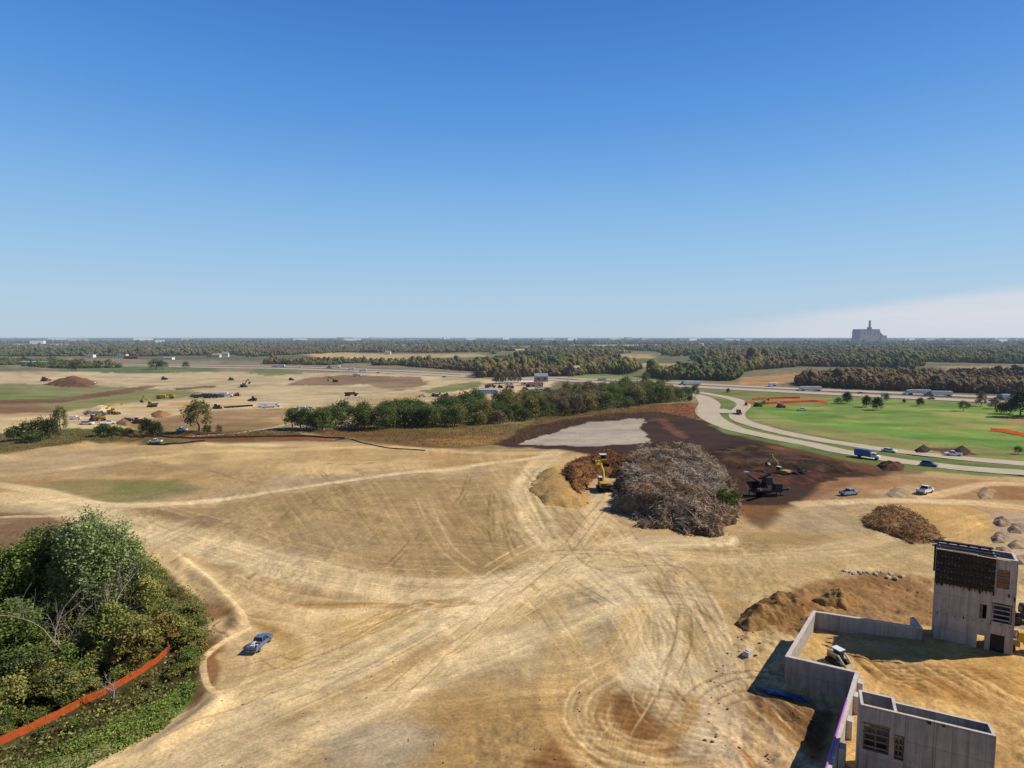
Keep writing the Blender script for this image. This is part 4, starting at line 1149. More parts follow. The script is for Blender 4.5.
FG = [(72, 80, 44), (82, 88, 48), (58, 70, 46)]; FO = [(102, 98, 54), (92, 90, 50), (108, 104, 68)]; FB = [(100, 84, 60), (92, 80, 56), (98, 88, 70)]; FR = [(108, 86, 60), (98, 80, 56)]
wood('woodland', 'wide green and brown wood behind the highway in the middle of the plain',
     [[(480, 378), (575, 376), (600, 373.5), (630, 374), (640, 369), (620, 363), (600, 356), (640, 352), (700, 362), (720, 366), (650, 369.5), (690, 373), (640, 376.5), (668, 379), (735, 381), (742, 372), (800, 366), (900, 368), (960, 364), (1120, 364), (1120, 347), (480, 347), (500, 358), (475, 366)]],
     61, (7, 11.5), [FG, FG, FG, FO, FO, FB], unit=5.6)
wood('bare_thicket', 'brown leafless thicket along the far side of the highway at right',
     [[(800, 386), (870, 389.5), (960, 392), (1120, 398), (1120, 377), (1000, 375), (900, 373.5), (830, 377), (795, 383)]], 62, (5, 8), [FB, FR, FB], unit=4.6)
wood('woodland', 'green wood along the skyline above the far left fields',
     [[(-120, 357), (110, 356), (250, 357), (310, 354), (345, 352.5), (420, 353), (500, 352), (500, 345), (-120, 346)]], 63, (7, 11), [FG, FO, FB, FG, FB], unit=5.6)
wood('hedgerow', 'brown hedge between the pale field and the highway left of centre',
     [[(262, 364), (300, 364.5), (400, 366), (480, 372), (560, 375.5), (560, 372), (470, 364), (420, 361.5), (330, 361.5), (270, 361)]], 64, (3.5, 8), [FB, FO, FG, FB], unit=5)
wood('hedgerow', 'patchy brown hedge near the long low warehouse at far left', [[(-80, 368), (20, 366.5), (60, 368.5), (120, 368), (120, 365.5), (40, 361), (-80, 362)]], 66, (3, 7), [FB, FO, FG], unit=5)
wood('woodland', 'hazy blue green line of woods along the horizon',
     [[(-200, 345), (1250, 346.5), (1250, 338.7), (-200, 338.7)]], 65, (11, 17), [FG, FG, FG, FO])
# ------------------------------------------------------------------ concrete works
def pw(mb, x0, x1, y0, y1, z0, z1, holes=()):
    """a wall along x with rectangular openings right through it"""
    xs = sorted({x0, x1} | {min(max(v, x0), x1) for h in holes for v in h[:2]}); zs = sorted({z0, z1} | {min(max(v, z0), z1) for h in holes for v in h[2:]})
    def solid(i, j):
        if i < 0 or j < 0 or i >= len(xs) - 1 or j >= len(zs) - 1: return False
        cx, cz = (xs[i] + xs[i + 1]) / 2, (zs[j] + zs[j + 1]) / 2
        return not any(h[0] < cx < h[1] and h[2] < cz < h[3] for h in holes)
    def q(*p):
        b = len(mb.v); mb.v += list(p); mb.f.append(tuple(range(b, b + 4)))
    for i in range(len(xs) - 1):
        for j in range(len(zs) - 1):
            if not solid(i, j): continue
            a, b, c, d = xs[i], xs[i + 1], zs[j], zs[j + 1]
            q((a, y0, c), (b, y0, c), (b, y0, d), (a, y0, d)); q((b, y1, c), (a, y1, c), (a, y1, d), (b, y1, d))
            if not solid(i - 1, j): q((a, y1, c), (a, y0, c), (a, y0, d), (a, y1, d))
            if not solid(i + 1, j): q((b, y0, c), (b, y1, c), (b, y1, d), (b, y0, d))
            if not solid(i, j - 1): q((a, y0, c), (a, y1, c), (b, y1, c), (b, y0, c))
            if not solid(i, j + 1): q((a, y0, d), (b, y0, d), (b, y1, d), (a, y1, d))


def part(root, name, mb, mat, label=None, smooth=False):
    o = mb.build(name, M[mat] if isinstance(mat, str) else mat, root, smooth)
    if label: o['label'] = label
    return o


TB = P(932.5, 643, ZP); TR = P(1012, 661, ZP)
ang = math.atan2(TR[1] - TB[1], TR[0] - TB[0]); TL = math.hypot(TR[0] - TB[0], TR[1] - TB[1])
tower = thing('stair_tower', 'tall bare concrete stair tower with dark formwork still on its upper third', 'tower', (TB[0], TB[1], ZP), ang)
HT, DT, th = 13.6, 3.6, 0.34
win = [(0.57, 0.66, 5.0, 6.95), (0.72, 0.965, 4.85, 7.5), (0.56, 0.655, 0.45, 2.6), (0.72, 0.895, 0.4, 3.15), (0.755, 0.91, 9.6, 12.1)]
win = [(a * TL, b * TL, c, d) for a, b, c, d in win]
m = MB(); pw(m, 0, TL, 0, th, -0.5, HT, win); part(tower, 'front_wall', m, 'conc')
m = MB(); pw(m, 0, TL, DT - th, DT, -0.5, HT, [(0.50 * TL, 0.74 * TL, 0.45, 2.6)]); part(tower, 'back_wall', m, 'conc')
for x in (0, TL - th):
    m = MB(); m.box((x + th / 2, DT / 2, HT / 2 - 0.25), (th, DT - 2 * th - 0.004, HT + 0.5)); part(tower, 'side_wall', m, 'conc')
m = MB(); m.box((TL * 0.735, DT / 2, HT / 2 - 0.3), (0.22, DT - 2 * th - 0.006, HT + 0.3)); part(tower, 'partition_wall', m, 'conc_d')
for z in (4.4, 8.9): m = MB(); m.box((TL * 0.36, DT / 2, z), (TL * 0.64, DT - 2 * th - 0.01, 0.22)); part(tower, 'landing', m, 'conc_d')
m = MB()
for x0, x1, y0, y1 in ((0.002, TL - 0.002, 0.002, th - 0.002), (0.002, TL - 0.002, DT - th + 0.002, DT - 0.002)): m.box(((x0 + x1) / 2, (y0 + y1) / 2, HT + 0.012), (x1 - x0, y1 - y0, 0.03))
for x in (0, TL - th): m.box((x + th / 2, DT / 2, HT + 0.012), (th - 0.004, DT - 2 * th - 0.01, 0.03))
part(tower, 'sunlit_wall_top', m, 'conc_top')
# formwork on the front
FL = 0.735 * TL
fw = MB(); fw.box((FL / 2 - 0.1, -0.10, 11.35), (FL + 0.1, 0.16, 4.9)); form = part(tower, 'formwork_panel', fw, 'formply')
rb = MB()
for i in range(17): rb.box((-0.05 + i * (FL - 0.05) / 16, -0.27, 11.3 - 0.12 * (i % 3)), (0.10, 0.16, 4.9))
part(form, 'rib', rb, 'black')
wl = MB()
for z in (9.35, 10.3, 11.3, 12.3, 13.3): wl.box((FL / 2 - 0.1, -0.41, z), (FL + 0.2, 0.08, 0.08))
part(form, 'waler', wl, 'darksteel')
tb = MB()
for i in range(17):
    for z in (9.8, 10.8, 11.8, 12.8): 
        if (i * 7 + int(z * 3)) % 5 < 3: tb.box((-0.05 + (i + 0.5) * FL / 17, -0.25, z), (0.13, 0.09, 0.13))
part(form, 'tie_plate', tb, 'grey')
bk = MB(); bk.box((FL / 2 - 0.1, DT + 0.12, 11.55), (FL + 0.2, 0.18, 4.7)); back = part(tower, 'formwork_panel', bk, 'darksteel')
br = MB()
for i in range(14): br.box((-0.05 + i * (FL) / 13, DT + 0.29, 11.5), (0.09, 0.15, 4.5))
part(back, 'rib', br, 'black')
wk = MB()
for k in range(3): wk.box((FL / 2 - 0.2, 0.55 + k * 1.25, HT + 0.28 + 0.02 * k), (FL + 0.9 - 0.2 * k, 0.22, 0.16))
for i in range(6): wk.box((0.2 + i * FL / 5.4, DT / 2, HT + 0.12), (0.14, DT + 0.4, 0.14))
part(tower, 'platform_beams', wk, 'darksteel')
pk = MB(); pk.box((FL / 2 + 0.6, -0.62, HT + 0.12), (FL + 1.6, 0.22, 0.07), ry=0.02); pk.box((FL * 0.33, -0.60, HT + 0.23), (FL * 0.7, 0.18, 0.05)); pk.box((-0.5, 0.8, HT + 0.45), (0.9, 0.25, 0.05), rz=0.4)
part(tower, 'platform_planks', pk, 'plank')
brk = MB()
for x, dz in ((0.1, 0), (0.6, 0.05), (3.7, 0), (4.85, -0.1), (6.3, -0.05), (7.9, 0.05), (8.5, -0.3)): brk.box((x, -0.13, 8.72 + dz), (0.15, 0.2, 0.45))
for i in range(9): brk.box((0.35 + i * 0.98, -0.04, 4.55 + 0.03 * (i % 2)), (0.09, 0.07, 0.13 if i % 3 else 0.36))
part(tower, 'bracket', brk, 'black')
sh = MB()
for z in (5.2, 5.85, 6.5, 7.15): sh.box(((win[1][0] + win[1][1]) / 2, 0.2, z), (win[1][1] - win[1][0] - 0.02, 0.1, 0.17))
for x in (win[1][0] + 0.15, win[1][1] - 0.15): sh.box((x, 0.27, 6.17), (0.12, 0.08, 2.55))
part(tower, 'shoring_planks', sh, 'conc_d')
sh = MB()
for k in range(6): sh.box(((win[4][0] + win[4][1]) / 2, 0.12, 9.8 + 0.41 * k), (win[4][1] - win[4][0] - 0.02, 0.06, 0.36))
part(tower, 'timber_infill', sh, 'wood')
sh = MB(); sh.box(((win[3][0] + win[3][1]) / 2, 0.22, 1.75), (win[3][1] - win[3][0] - 0.02, 0.05, 2.66)); part(tower, 'dark_opening_fill', sh, 'black')  # black sheet added to stand in for the dark inside of the opening
sh = MB(); sh.box(((win[0][0] + win[0][1]) / 2 - 0.2, 0.24, 5.95), (0.35, 0.06, 1.9)); part(tower, 'timber_infill', sh, 'wood')

# second, lower shaft nearest the camera
ZT = 9.5
LA = P(860.7, 704.6, ZT); LB = P(996.5, 736.6, ZT)
ang2 = math.atan2(LB[1] - LA[1], LB[0] - LA[0]); LL = math.hypot(LB[0] - LA[0], LB[1] - LA[1]); HL = ZT - ZP
low = thing('concrete_shaft', 'lower open topped concrete shaft at the bottom right with boarded openings', 'building', (LA[0], LA[1], ZP), ang2)
D1, D2, t2 = 2.75, 2.05, 0.26
w2 = [(0.03 * LL, 0.235 * LL, HL - 4.4, HL - 1.75), (0.275 * LL, 0.35 * LL, HL - 4.6, HL - 2.25)]
xj = 0.565 * LL
m = MB(); pw(m, 0, xj - 0.02, 0, t2, -0.5, HL, w2); pw(m, xj + 0.02, LL, 0, t2, -0.5, HL, []); m.box((xj, t2 * 0.5, HL / 2 - 0.25), (0.036, t2 - 0.08, HL + 0.5)); part(low, 'front_wall', m, 'conc_d')
PX = 0.265 * LL
m = MB(); m.box((PX / 2 + t2 / 2, D1 - t2 / 2, HL / 2 - 0.25), (PX + t2, t2, HL + 0.5)); part(low, 'back_wall', m, 'conc')
m = MB(); m.box(((PX + t2 + LL) / 2, D2 - t2 / 2, HL / 2 - 0.25), (LL - PX - t2 - 0.004, t2, HL + 0.46)); part(low, 'back_wall', m, 'conc')
for x, d in ((t2 / 2, D1), (PX + t2 / 2, D1), (LL - t2 / 2, D2)):
    m = MB(); m.box((x, d / 2, HL / 2 - 0.25), (t2, d - 2 * t2 - 0.004, HL + 0.5)); part(low, 'cross_wall', m, 'conc')
m = MB()
m.box((xj / 2, t2 / 2, HL + 0.012), (xj - 0.03, t2 - 0.004, 0.025)); m.box(((xj + LL) / 2, t2 / 2, HL + 0.012), (LL - xj - 0.03, t2 - 0.004, 0.025))
m.box((PX / 2 + t2 / 2, D1 - t2 / 2, HL + 0.012), (PX + t2 - 0.004, t2 - 0.004, 0.025)); m.box(((PX + t2 + LL) / 2, D2 - t2 / 2, HL - 0.008), (LL - PX - t2 - 0.01, t2 - 0.004, 0.025))
for x, d in ((t2 / 2, D1), (PX + t2 / 2, D1), (LL - t2 / 2, D2)): m.box((x, d / 2, HL + 0.012), (t2 - 0.004, d - 2 * t2 - 0.01, 0.025))
part(low, 'sunlit_wall_top', m, 'conc_top')
for a in w2:
    sh = MB(); n = 4
    for k in range(n): sh.box(((a[0] + a[1]) / 2, 0.16 + 0.02 * (k % 2), a[2] + (k + 0.5) * (a[3] - a[2]) / n), (a[1] - a[0] - 0.02, 0.09, 0.16))
    for x in np.linspace(a[0] + 0.1, a[1] - 0.1, 3): sh.box((x, 0.23, (a[2] + a[3]) / 2), (0.1, 0.05, a[3] - a[2] - 0.02))
    part(low, 'shoring_timber', sh, 'wood')
    sh = MB(); sh.box(((a[0] + a[1]) / 2, -0.012, a[3] + 0.06), (a[1] - a[0] + 0.1, 0.04, 0.14)); part(low, 'lintel_board', sh, 'wood')
bb = MB(); bb.box((0.525 * LL, -0.09, HL - 0.12), (0.28, 0.18, 0.3)); bb.box((0.63 * LL, -0.08, HL - 0.10), (0.26, 0.16, 0.2)); part(low, 'bracket', bb, 'black')

# retaining walls round the fill
fwall = thing('foundation_wall', 'long angular concrete foundation wall enclosing a sandy fill at lower right', 'wall', (WA[0], WA[1], 0))
WC2 = (WC[0] + 0.9, WC[1] + 3.0)
chain = [np.array(p) for p in (WC2, WC, WB, WA, WD, (WE[0], WE[1]), (WE[0] * 1.0 + (WE[0] - WD[0]) * 0.5, WE[1] + (WE[1] - WD[1]) * 0.5))]
th = 0.42
mid = MB(); cap = MB()


def offs(ch, d):
    out = []
    for i in range(len(ch)):
        a = ch[max(i - 1, 0)]; b = ch[min(i + 1, len(ch) - 1)]; c = ch[i]
        d1 = (c - a) if i else (b - c); d2 = (b - c) if i < len(ch) - 1 else (c - a)
        d1 = d1 / np.linalg.norm(d1); d2 = d2 / np.linalg.norm(d2)
        n1 = np.array([-d1[1], d1[0]]); n2 = np.array([-d2[1], d2[0]]); nn = (n1 + n2); nn /= np.dot(nn, n1)
        out.append(c + nn * d)
    return out


o1, o2 = offs(chain, 0.0), offs(chain, th)
c1, c2 = offs(chain, -0.015), offs(chain, th + 0.015)
for i in range(len(chain) - 1):
    A, B, Cc, Dd = o1[i], o1[i + 1], o2[i + 1], o2[i]
    zb, zt = -1.2, ZW
    mid.hexa([(p[0] - WA[0], p[1] - WA[1], z) for z in (zb, zt) for p in (A, B, Cc, Dd)])
    A, B, Cc, Dd = c1[i], c1[i + 1], c2[i + 1], c2[i]
    cap.hexa([(p[0] - WA[0], p[1] - WA[1], z) for z in (zt + 0.003, zt + 0.10) for p in (A, B, Cc, Dd)])
part(fwall, 'wall', mid, 'conc'); part(fwall, 'sunlit_wall_top', cap, 'conc_top')  # caps paler than the wall, sun on the top edge painted in
dv = np.array(WE) - np.array(WD); dv /= np.linalg.norm(dv)
nv = np.array([-dv[1], dv[0]])
for k, s in enumerate((0.9, 4.2, 9.6, 15.0)):
    q = np.array(WD) + dv * s + nv * (th + 0.30)
    b = MB(); b.box((q[0] - WA[0], q[1] - WA[1], ZP + 0.9), (1.1, 0.55, 2.3), rz=math.atan2(dv[1], dv[0])); part(fwall, 'buttress', b, 'conc_top')
pp = MB()
pp.tube([(WD[0] + dv[0] * s + nv[0] * 0.02 - WA[0], WD[1] + dv[1] * s + nv[1] * 0.02 - WA[1], ZW + 0.19) for s in np.linspace(7.0, 27, 12)], 0.10, 8)
part(fwall, 'drain_pipe', pp, 'purple', 'purple drain pipe fixed along the outer face')
# low wall running out of frame beyond the tower
a, b2 = P(1011, 634, 2.6), P(1060, 641, 2.6)
lw = thing('low_wall', 'low pale concrete wall running out of frame to the right of the stair tower', 'wall', (a[0], a[1], ZP), math.atan2(b2[1] - a[1], b2[0] - a[0]))
m = MB(); m.box((4, 0, 0.5), (8, 0.4, 1.6)); part(lw, 'wall', m, 'conc'); m = MB(); m.box((4, 0, 1.34), (8.03, 0.43, 0.07)); part(lw, 'sunlit_wall_top', m, 'conc_top')


# ------------------------------------------------------------------ heaps
def pile(name, label, cat, outline, h, col, seed, w=None, rough=0.5, mat='soil', z=0.0, step=None, col2=None, kind=None):
    poly = PW(outline, z); lo, hi = poly.min(0), poly.max(0); c = (lo + hi) / 2
    size = (hi - lo).max(); st = step or max(0.25, size / 70)
    xs = np.arange(lo[0] - st, hi[0] + st, st); ys = np.arange(lo[1] - st, hi[1] + st, st)
    X, Y = np.meshgrid(xs, ys); sh_ = X.shape; X = X.ravel(); Y = Y.ravel()
    sd = sdpoly(X + (fbm(X / 3, Y / 3, seed, 3) - 0.5) * size * 0.08, Y + (fbm(X / 3, Y / 3, seed + 1, 3) - 0.5) * size * 0.08, poly)
    w = w or min(size * 0.3, h * 2.0)
    u = np.clip(sd / w, 0, 1)
    prof = u * (1.55 - 0.55 * u)
    g = H(X, Y)
    lum = fbm(X / (size * 0.16), Y / (size * 0.16), seed + 2, 4)
    fin = fbm(X / 0.9, Y / 0.9, seed + 3, 3)
    Z = g + h * prof * (1 - rough * 0.7 + rough * 1.4 * lum) + np.minimum(u * 4, 1) * (fin - 0.5) * min(0.7, 0.25 + h * 0.1) * rough * 2 - np.where(sd < 0, 0.35, 0.0)
    keep = (sd > -st * 1.6).reshape(sh_)
    ids = np.arange(len(X)).reshape(sh_)
    k = keep[:-1, :-1] & keep[1:, :-1] & keep[:-1, 1:] & keep[1:, 1:]
    Fc = np.stack([ids[:-1, :-1][k], ids[:-1, 1:][k], ids[1:, 1:][k], ids[1:, :-1][k]], 1)
    used = np.unique(Fc); rm = np.full(len(X), -1); rm[used] = np.arange(len(used))
    cc = np.asarray(col)[None, :] * (0.75 + 0.5 * lum)[:, None]
    if col2 is not None:
        f = sst(0.45, 0.6, fbm(X / (size * 0.1), Y / (size * 0.1), seed + 8, 3))[:, None]; cc = cc * (1 - f) + np.asarray(col2)[None, :] * f
    o = link(name, mesh_np(name, np.c_[X, Y, Z][used] - [c[0], c[1], 0], rm[Fc], M[mat], cc[used], True), None, (c[0], c[1], 0))
    if label: tag(o, label, cat, kind=kind)
    return o, (X, Y, Z, sd)


def sticks(name, data, n, length, width, palette, seed, parent, mat='twig', lift=0.15, flat=0.6, sdmin=0.3, gain=1.3, tone=None):
    X, Y, Z, sd = data; r = np.random.default_rng(seed)
    ok = np.where(sd > sdmin)[0]; i = r.choice(ok, n)
    cen = np.c_[X[i], Y[i], Z[i] + lift * r.random(n)] + r.normal(size=(n, 3)) * [0.3, 0.3, 0.08]
    d = r.normal(size=(n, 3)); d[:, 2] *= flat; d /= np.linalg.norm(d, axis=1)[:, None]
    a = np.cross(d, r.normal(size=(n, 3))); a /= np.linalg.norm(a, axis=1)[:, None]; b = np.cross(d, a)
    L = (length * (0.4 + 0.9 * r.random(n)))[:, None] / 2; w = (width * (0.5 + r.random(n)))[:, None] / 2
    tri = [a, -a * 0.5 + b * 0.87, -a * 0.5 - b * 0.87]
    V = np.stack([cen - d * L + q * w for q in tri] + [cen + d * L + q * w * 0.5 for q in tri], 1)
    base = (np.arange(n) * 6)[:, None]
    Fc = np.concatenate([base + np.array(q)[None, :] for q in ((0, 1, 4, 3), (1, 2, 5, 4), (2, 0, 3, 5))])
    cs = pal(r, n, palette, 0.4)
    if tone is not None:
        f = np.clip(sst(0.44, 0.6, fbm(cen[:, 0] / 6, cen[:, 1] / 14, seed, 3)) * 0.6 + 0.06, 0, 1)[:, None]; cs = cs * (1 - f) + pal(r, n, tone, 0.35) * f
        cs = cs * (0.55 + 0.9 * sst(0.3, 0.65, fbm(cen[:, 0] / 2.2, cen[:, 1] / 5, seed + 4, 3)))[:, None]
    cc = np.repeat(np.clip(cs * gain, 0, 0.7), 6, 0)
    px, py, pz = parent.location
    o = link(name, mesh_np(name, V.reshape(-1, 3) - [px, py, 0], Fc, M[mat], cc), parent)
    o['kind'] = 'stuff'
    return o


bp = PW([(614, 500), (612, 512), (630, 522), (655, 531), (672, 530), (690, 535), (720, 538), (734, 524), (738, 508), (732, 486), (722, 468), (702, 457), (668, 455), (640, 455), (622, 462), (617, 476)])
brush = thing('brush_pile', 'huge grey brown heap of cleared brush and branches in the middle right', 'brush pile', (float(bp[:, 0].mean()), float(bp[:, 1].mean()), 0))
core, dat = pile('core', None, None, [(614, 500), (612, 512), (630, 522), (655, 531), (672, 530), (690, 535), (720, 538), (734, 524), (738, 508), (732, 486), (722, 468), (702, 457), (668, 455), (640, 455), (622, 462), (617, 476)], 4.9, G(118, 104, 90), 81, w=7.0, rough=0.9, step=0.45, col2=G(92, 70, 56))
cl_ = core.location.copy(); core.parent = brush; core.location = (cl_[0] - brush.location[0], cl_[1] - brush.location[1], 0)
sticks('branches', dat, 15000, 1.7, 0.16, [(160, 152, 142), (144, 136, 126), (122, 110, 98), (140, 122, 102), (104, 86, 68)], 82, brush, lift=0.55, flat=0.45, gain=1.35, tone=[(132, 104, 74), (112, 86, 60), (140, 116, 88)])
for k in range(46):
    i = rng.choice(np.where(dat[3] > 1.5)[0]); a = random.random() * 6.28; L = random.uniform(2.5, 6.0); q = Vector((dat[0][i] - brush.location[0], dat[1][i] - brush.location[1], dat[2][i] + 0.25))
    d_ = Vector((math.cos(a), math.sin(a), random.gauss(0, 0.25))) * L / 2
    b = MB(); b.tube([q - d_, q + Vector((0, 0, random.gauss(0, 0.15))), q + d_], [0.2, 0.17, 0.08], 6)
    if k % 3 == 0:
        for j in range(5): b.tube([q - d_, q - d_ * 1.15 + Vector((random.gauss(0, 0.5), random.gauss(0, 0.5), random.gauss(0, 0.4)))], [0.12, 0.03], 4)
    part(brush, 'log', b, 'dead' if k % 2 else 'bark')

MB_ = G(118, 84, 56)
o, d1 = pile('soil_mound', 'brown soil mound with dead brush left of the big brush pile', 'mound', [(556, 482), (570, 466), (600, 460), (636, 462), (640, 474), (622, 478), (614, 478), (598, 480), (588, 486), (584, 500), (568, 498)], 4.0, G(122, 86, 56), 83, w=6, rough=0.6, col2=G(88, 58, 42))
sticks('twigs', d1, 2200, 1.4, 0.16, [(128, 92, 62), (104, 74, 52), (88, 62, 46), (142, 108, 74)], 84, o, lift=0.5)
pile('soil_mound', 'tan rutted earth mound just left of the brown mound and excavator', 'mound', [(530, 496), (540, 474), (562, 468), (582, 484), (590, 506), (566, 512), (544, 508)], 2.2, G(170, 138, 88), 85, w=7, rough=0.25)
o, d1 = pile('soil_heap', 'brown ragged heap of soil and roots between the haul road and the tower', 'soil heap', [(862, 518), (880, 508), (908, 510), (934, 526), (946, 543), (916, 546), (884, 533), (863, 526)], 1.6, G(140, 110, 74), 86, w=4.5, rough=1.0, col2=G(104, 74, 48))
sticks('roots', d1, 900, 1.3, 0.15, [(138, 108, 76), (110, 82, 58), (150, 124, 92)], 87, o, lift=0.4)
pile('soil_heap', 'large brown soil heap outside the far left corner of the foundation wall', 'soil heap', [(734, 624), (748, 606), (774, 595), (798, 598), (812, 612), (800, 620), (775, 626), (748, 632)], 1.9, G(146, 114, 72), 88, w=3.0, rough=0.95, col2=G(112, 82, 48), step=0.2)
pile('soil_heap', 'small pointed soil heap behind the far foundation wall', 'soil heap', [(812, 601), (832, 592), (852, 597), (866, 606), (846, 611), (824, 608)], 1.5, G(148, 114, 72), 89, w=2.2, rough=0.95, step=0.2)
pile('topsoil_windrow', 'dark reddish topsoil bank along the edge of the road below the blue truck', 'soil bank', [(700, 452), (740, 446), (800, 458), (850, 466), (862, 474), (800, 474), (740, 468), (708, 468)], 1.9, G(58, 41, 33), 90, w=6, rough=0.8, col2=G(84, 62, 46))
pile('topsoil_heap', 'dark topsoil heap behind the dark screening machine', 'soil heap', [(736, 474), (760, 462), (812, 470), (840, 480), (800, 484), (745, 486)], 0.8, G(86, 56, 42), 91, w=5, rough=0.7, col2=G(66, 42, 34))
pile('topsoil_heap', 'small dark soil heap on the far road verge, left of a twin', 'soil heap', [(914, 450), (922, 446), (932, 450), (926, 453), (917, 453)], 2.4, G(66, 50, 42), 92, w=4, rough=0.3)
pile('topsoil_heap', 'small dark soil heap on the far road verge, right of a twin', 'soil heap', [(950, 452), (960, 447), (972, 452), (966, 456), (954, 455)], 2.2, G(66, 50, 42), 93, w=4, rough=0.3)
pile('topsoil_heap', 'dark broken soil heap on the near side of the road right of the blue truck', 'soil heap', [(876, 466), (888, 463), (905, 466), (902, 471), (884, 471)], 1.8, G(84, 58, 46), 94, w=3, rough=0.6)
pile('soil_mound', 'big reddish brown mound on the far left fields', 'mound', [(44, 385), (60, 381), (80, 379), (97, 383), (90, 387), (66, 387)], 8.0, G(112, 80, 60), 95, w=26, rough=0.3)
pile('soil_heap', 'pale heap behind the row of parked plant at far left', 'soil heap', [(84, 412), (100, 407), (118, 411), (112, 414), (92, 415)], 3.2, G(206, 182, 138), 96, w=7, rough=0.3)
pile('soil_heap', 'brown heap right of the parked plant at far left', 'soil heap', [(150, 415), (160, 411), (172, 415), (164, 418), (154, 418)], 3.0, G(150, 116, 78), 97, w=7, rough=0.4)
pile('soil_heap', 'low brown heap below the parked plant at far left', 'soil heap', [(114, 423), (124, 419), (134, 423), (126, 426)], 2.0, G(140, 108, 76), 98, w=5, rough=0.4)
pile('soil_heap', 'grey earth heap left of the white pickup on the haul road', 'soil heap', [(884, 494), (895, 487), (912, 491), (905, 498), (890, 498)], 0.7, G(160, 138, 108), 99, w=3, rough=0.4)
pile('soil_heap', 'grey earth heap at the fork of the haul road on the right', 'soil heap', [(976, 494), (984, 488), (996, 492), (992, 499), (980, 500)], 0.8, G(158, 132, 100), 100, w=2.4, rough=0.4)
for i, (px, py, s) in enumerate([(1001, 524, 1), (1016, 530, 1.1), (1000, 539, 1), (1017, 546, 1.05), (1003, 553, 1), (1020, 562, 1.2), (1034, 536, 1), (1036, 554, 1)]):
    q = [(px - 9 * s, py + 1), (px - 5 * s, py - 4), (px + 4 * s, py - 4), (px + 9 * s, py), (px + 5 * s, py + 5), (px - 5 * s, py + 5)]
    pile('gravel_pile', ['grey gravel pile at the far left of the cluster behind the stair tower', 'grey gravel pile at the far right of the cluster behind the stair tower', 'grey gravel pile second back on the left of the cluster behind the tower', 'grey gravel pile second back on the right of the cluster behind the tower', 'grey gravel pile closest to the tower top in the cluster', 'largest grey gravel pile, nearest of the cluster at the right edge', 'grey gravel pile cut by the right frame edge, far one', 'grey gravel pile cut by the right frame edge, near one'][i], 'gravel pile', [(a + random.gauss(0, 1.6), b + random.gauss(0, 0.8)) for a, b in q], 1.3, G(158, 138, 118), 110 + i, w=2.6, rough=0.75, col2=G(132, 112, 96))

# stones and clods lying about
r = np.random.default_rng(5)
iv, if_ = ico()


def stones(name, label, cat, n, outline, smin, smax, palette, seed, kind='stuff'):
    r = np.random.default_rng(seed); poly = PW(outline); lo, hi = poly.min(0), poly.max(0)
    x = r.uniform(lo[0], hi[0], n * 4); y = r.uniform(lo[1], hi[1], n * 4)
    ok = (sdpoly(x, y, poly) > 0) & (fbm(x / 5, y / 5, seed, 2) > 0.5); x, y = x[ok][:n], y[ok][:n]
    s = smin + (smax - smin) * r.random(len(x)) ** 3; z = H(x, y)
    V = np.concatenate([iv * (0.7 + 0.6 * r.random((len(iv), 1))) * s[i] * [1, 0.8, 0.6] + [x[i], y[i], z[i] + s[i] * 0.25] for i in range(len(x))])
    Fc = np.concatenate([if_ + i * len(iv) for i in range(len(x))])
    cc = np.repeat(pal(r, len(x), palette, 0.3), len(iv), 0)
    return tag(link(name, mesh_np(name, V, Fc, M['twig'], cc)), label, cat, kind=kind)


stones('clods', 'scattered clods and stones on the open earth', 'clods', 170, [(60, 790), (260, 640), (460, 600), (740, 600), (780, 700), (820, 790)], 0.04, 0.17, [(150, 122, 82), (170, 146, 108), (124, 98, 66)], 6)
stones('clods', 'rough broken clods on the churned brown ground near the foundation wall', 'clods', 420, [(735, 690), (835, 716), (825, 780), (700, 780), (715, 640), (740, 600), (930, 575), (935, 600), (800, 605)], 0.05, 0.26, [(146, 114, 74), (122, 92, 58), (168, 136, 94)], 7)
for i in range(13):
    px = 846 + i * 4.6 + random.gauss(0, 1); py = 575 + random.gauss(0, 1.6) + (i - 6) * 0.3
    x, y = P(px, py)
    b = MB(); s = random.uniform(0.5, 1.1); b.box((0, 0, 0.1), (s * 1.5, 0.55, 0.28), rz=0.0, top=(s * 1.2, 0.4)); b.box((0.2, 0.25, 0.22), (s * 0.7, 0.35, 0.22), rz=0.5)
    o = b.build('concrete_slab', M['slab']); o.location = (x, y, Hs(x, y)); o.rotation_euler = (0.1, 0.1, random.random() * 1.2)
    tag(o, 'pale broken slab in the line of rubble behind the foundation wall', 'slab', 'broken slabs behind the foundation wall')
x, y = P(748, 656); b = MB(); b.box((0, 0, 0.35), (1.5, 0.9, 0.7), top=(1.3, 0.8)); b.box((0.1, 0.1, 0.76), (0.9, 0.4, 0.12), rz=0.3)
o = b.build('concrete_block', M['conc_top']); o.location = (x, y, Hs(x, y)); o.rotation_euler = (0, 0, 0.7); tag(o, 'white block lying on the sand left of the foundation wall', 'block')
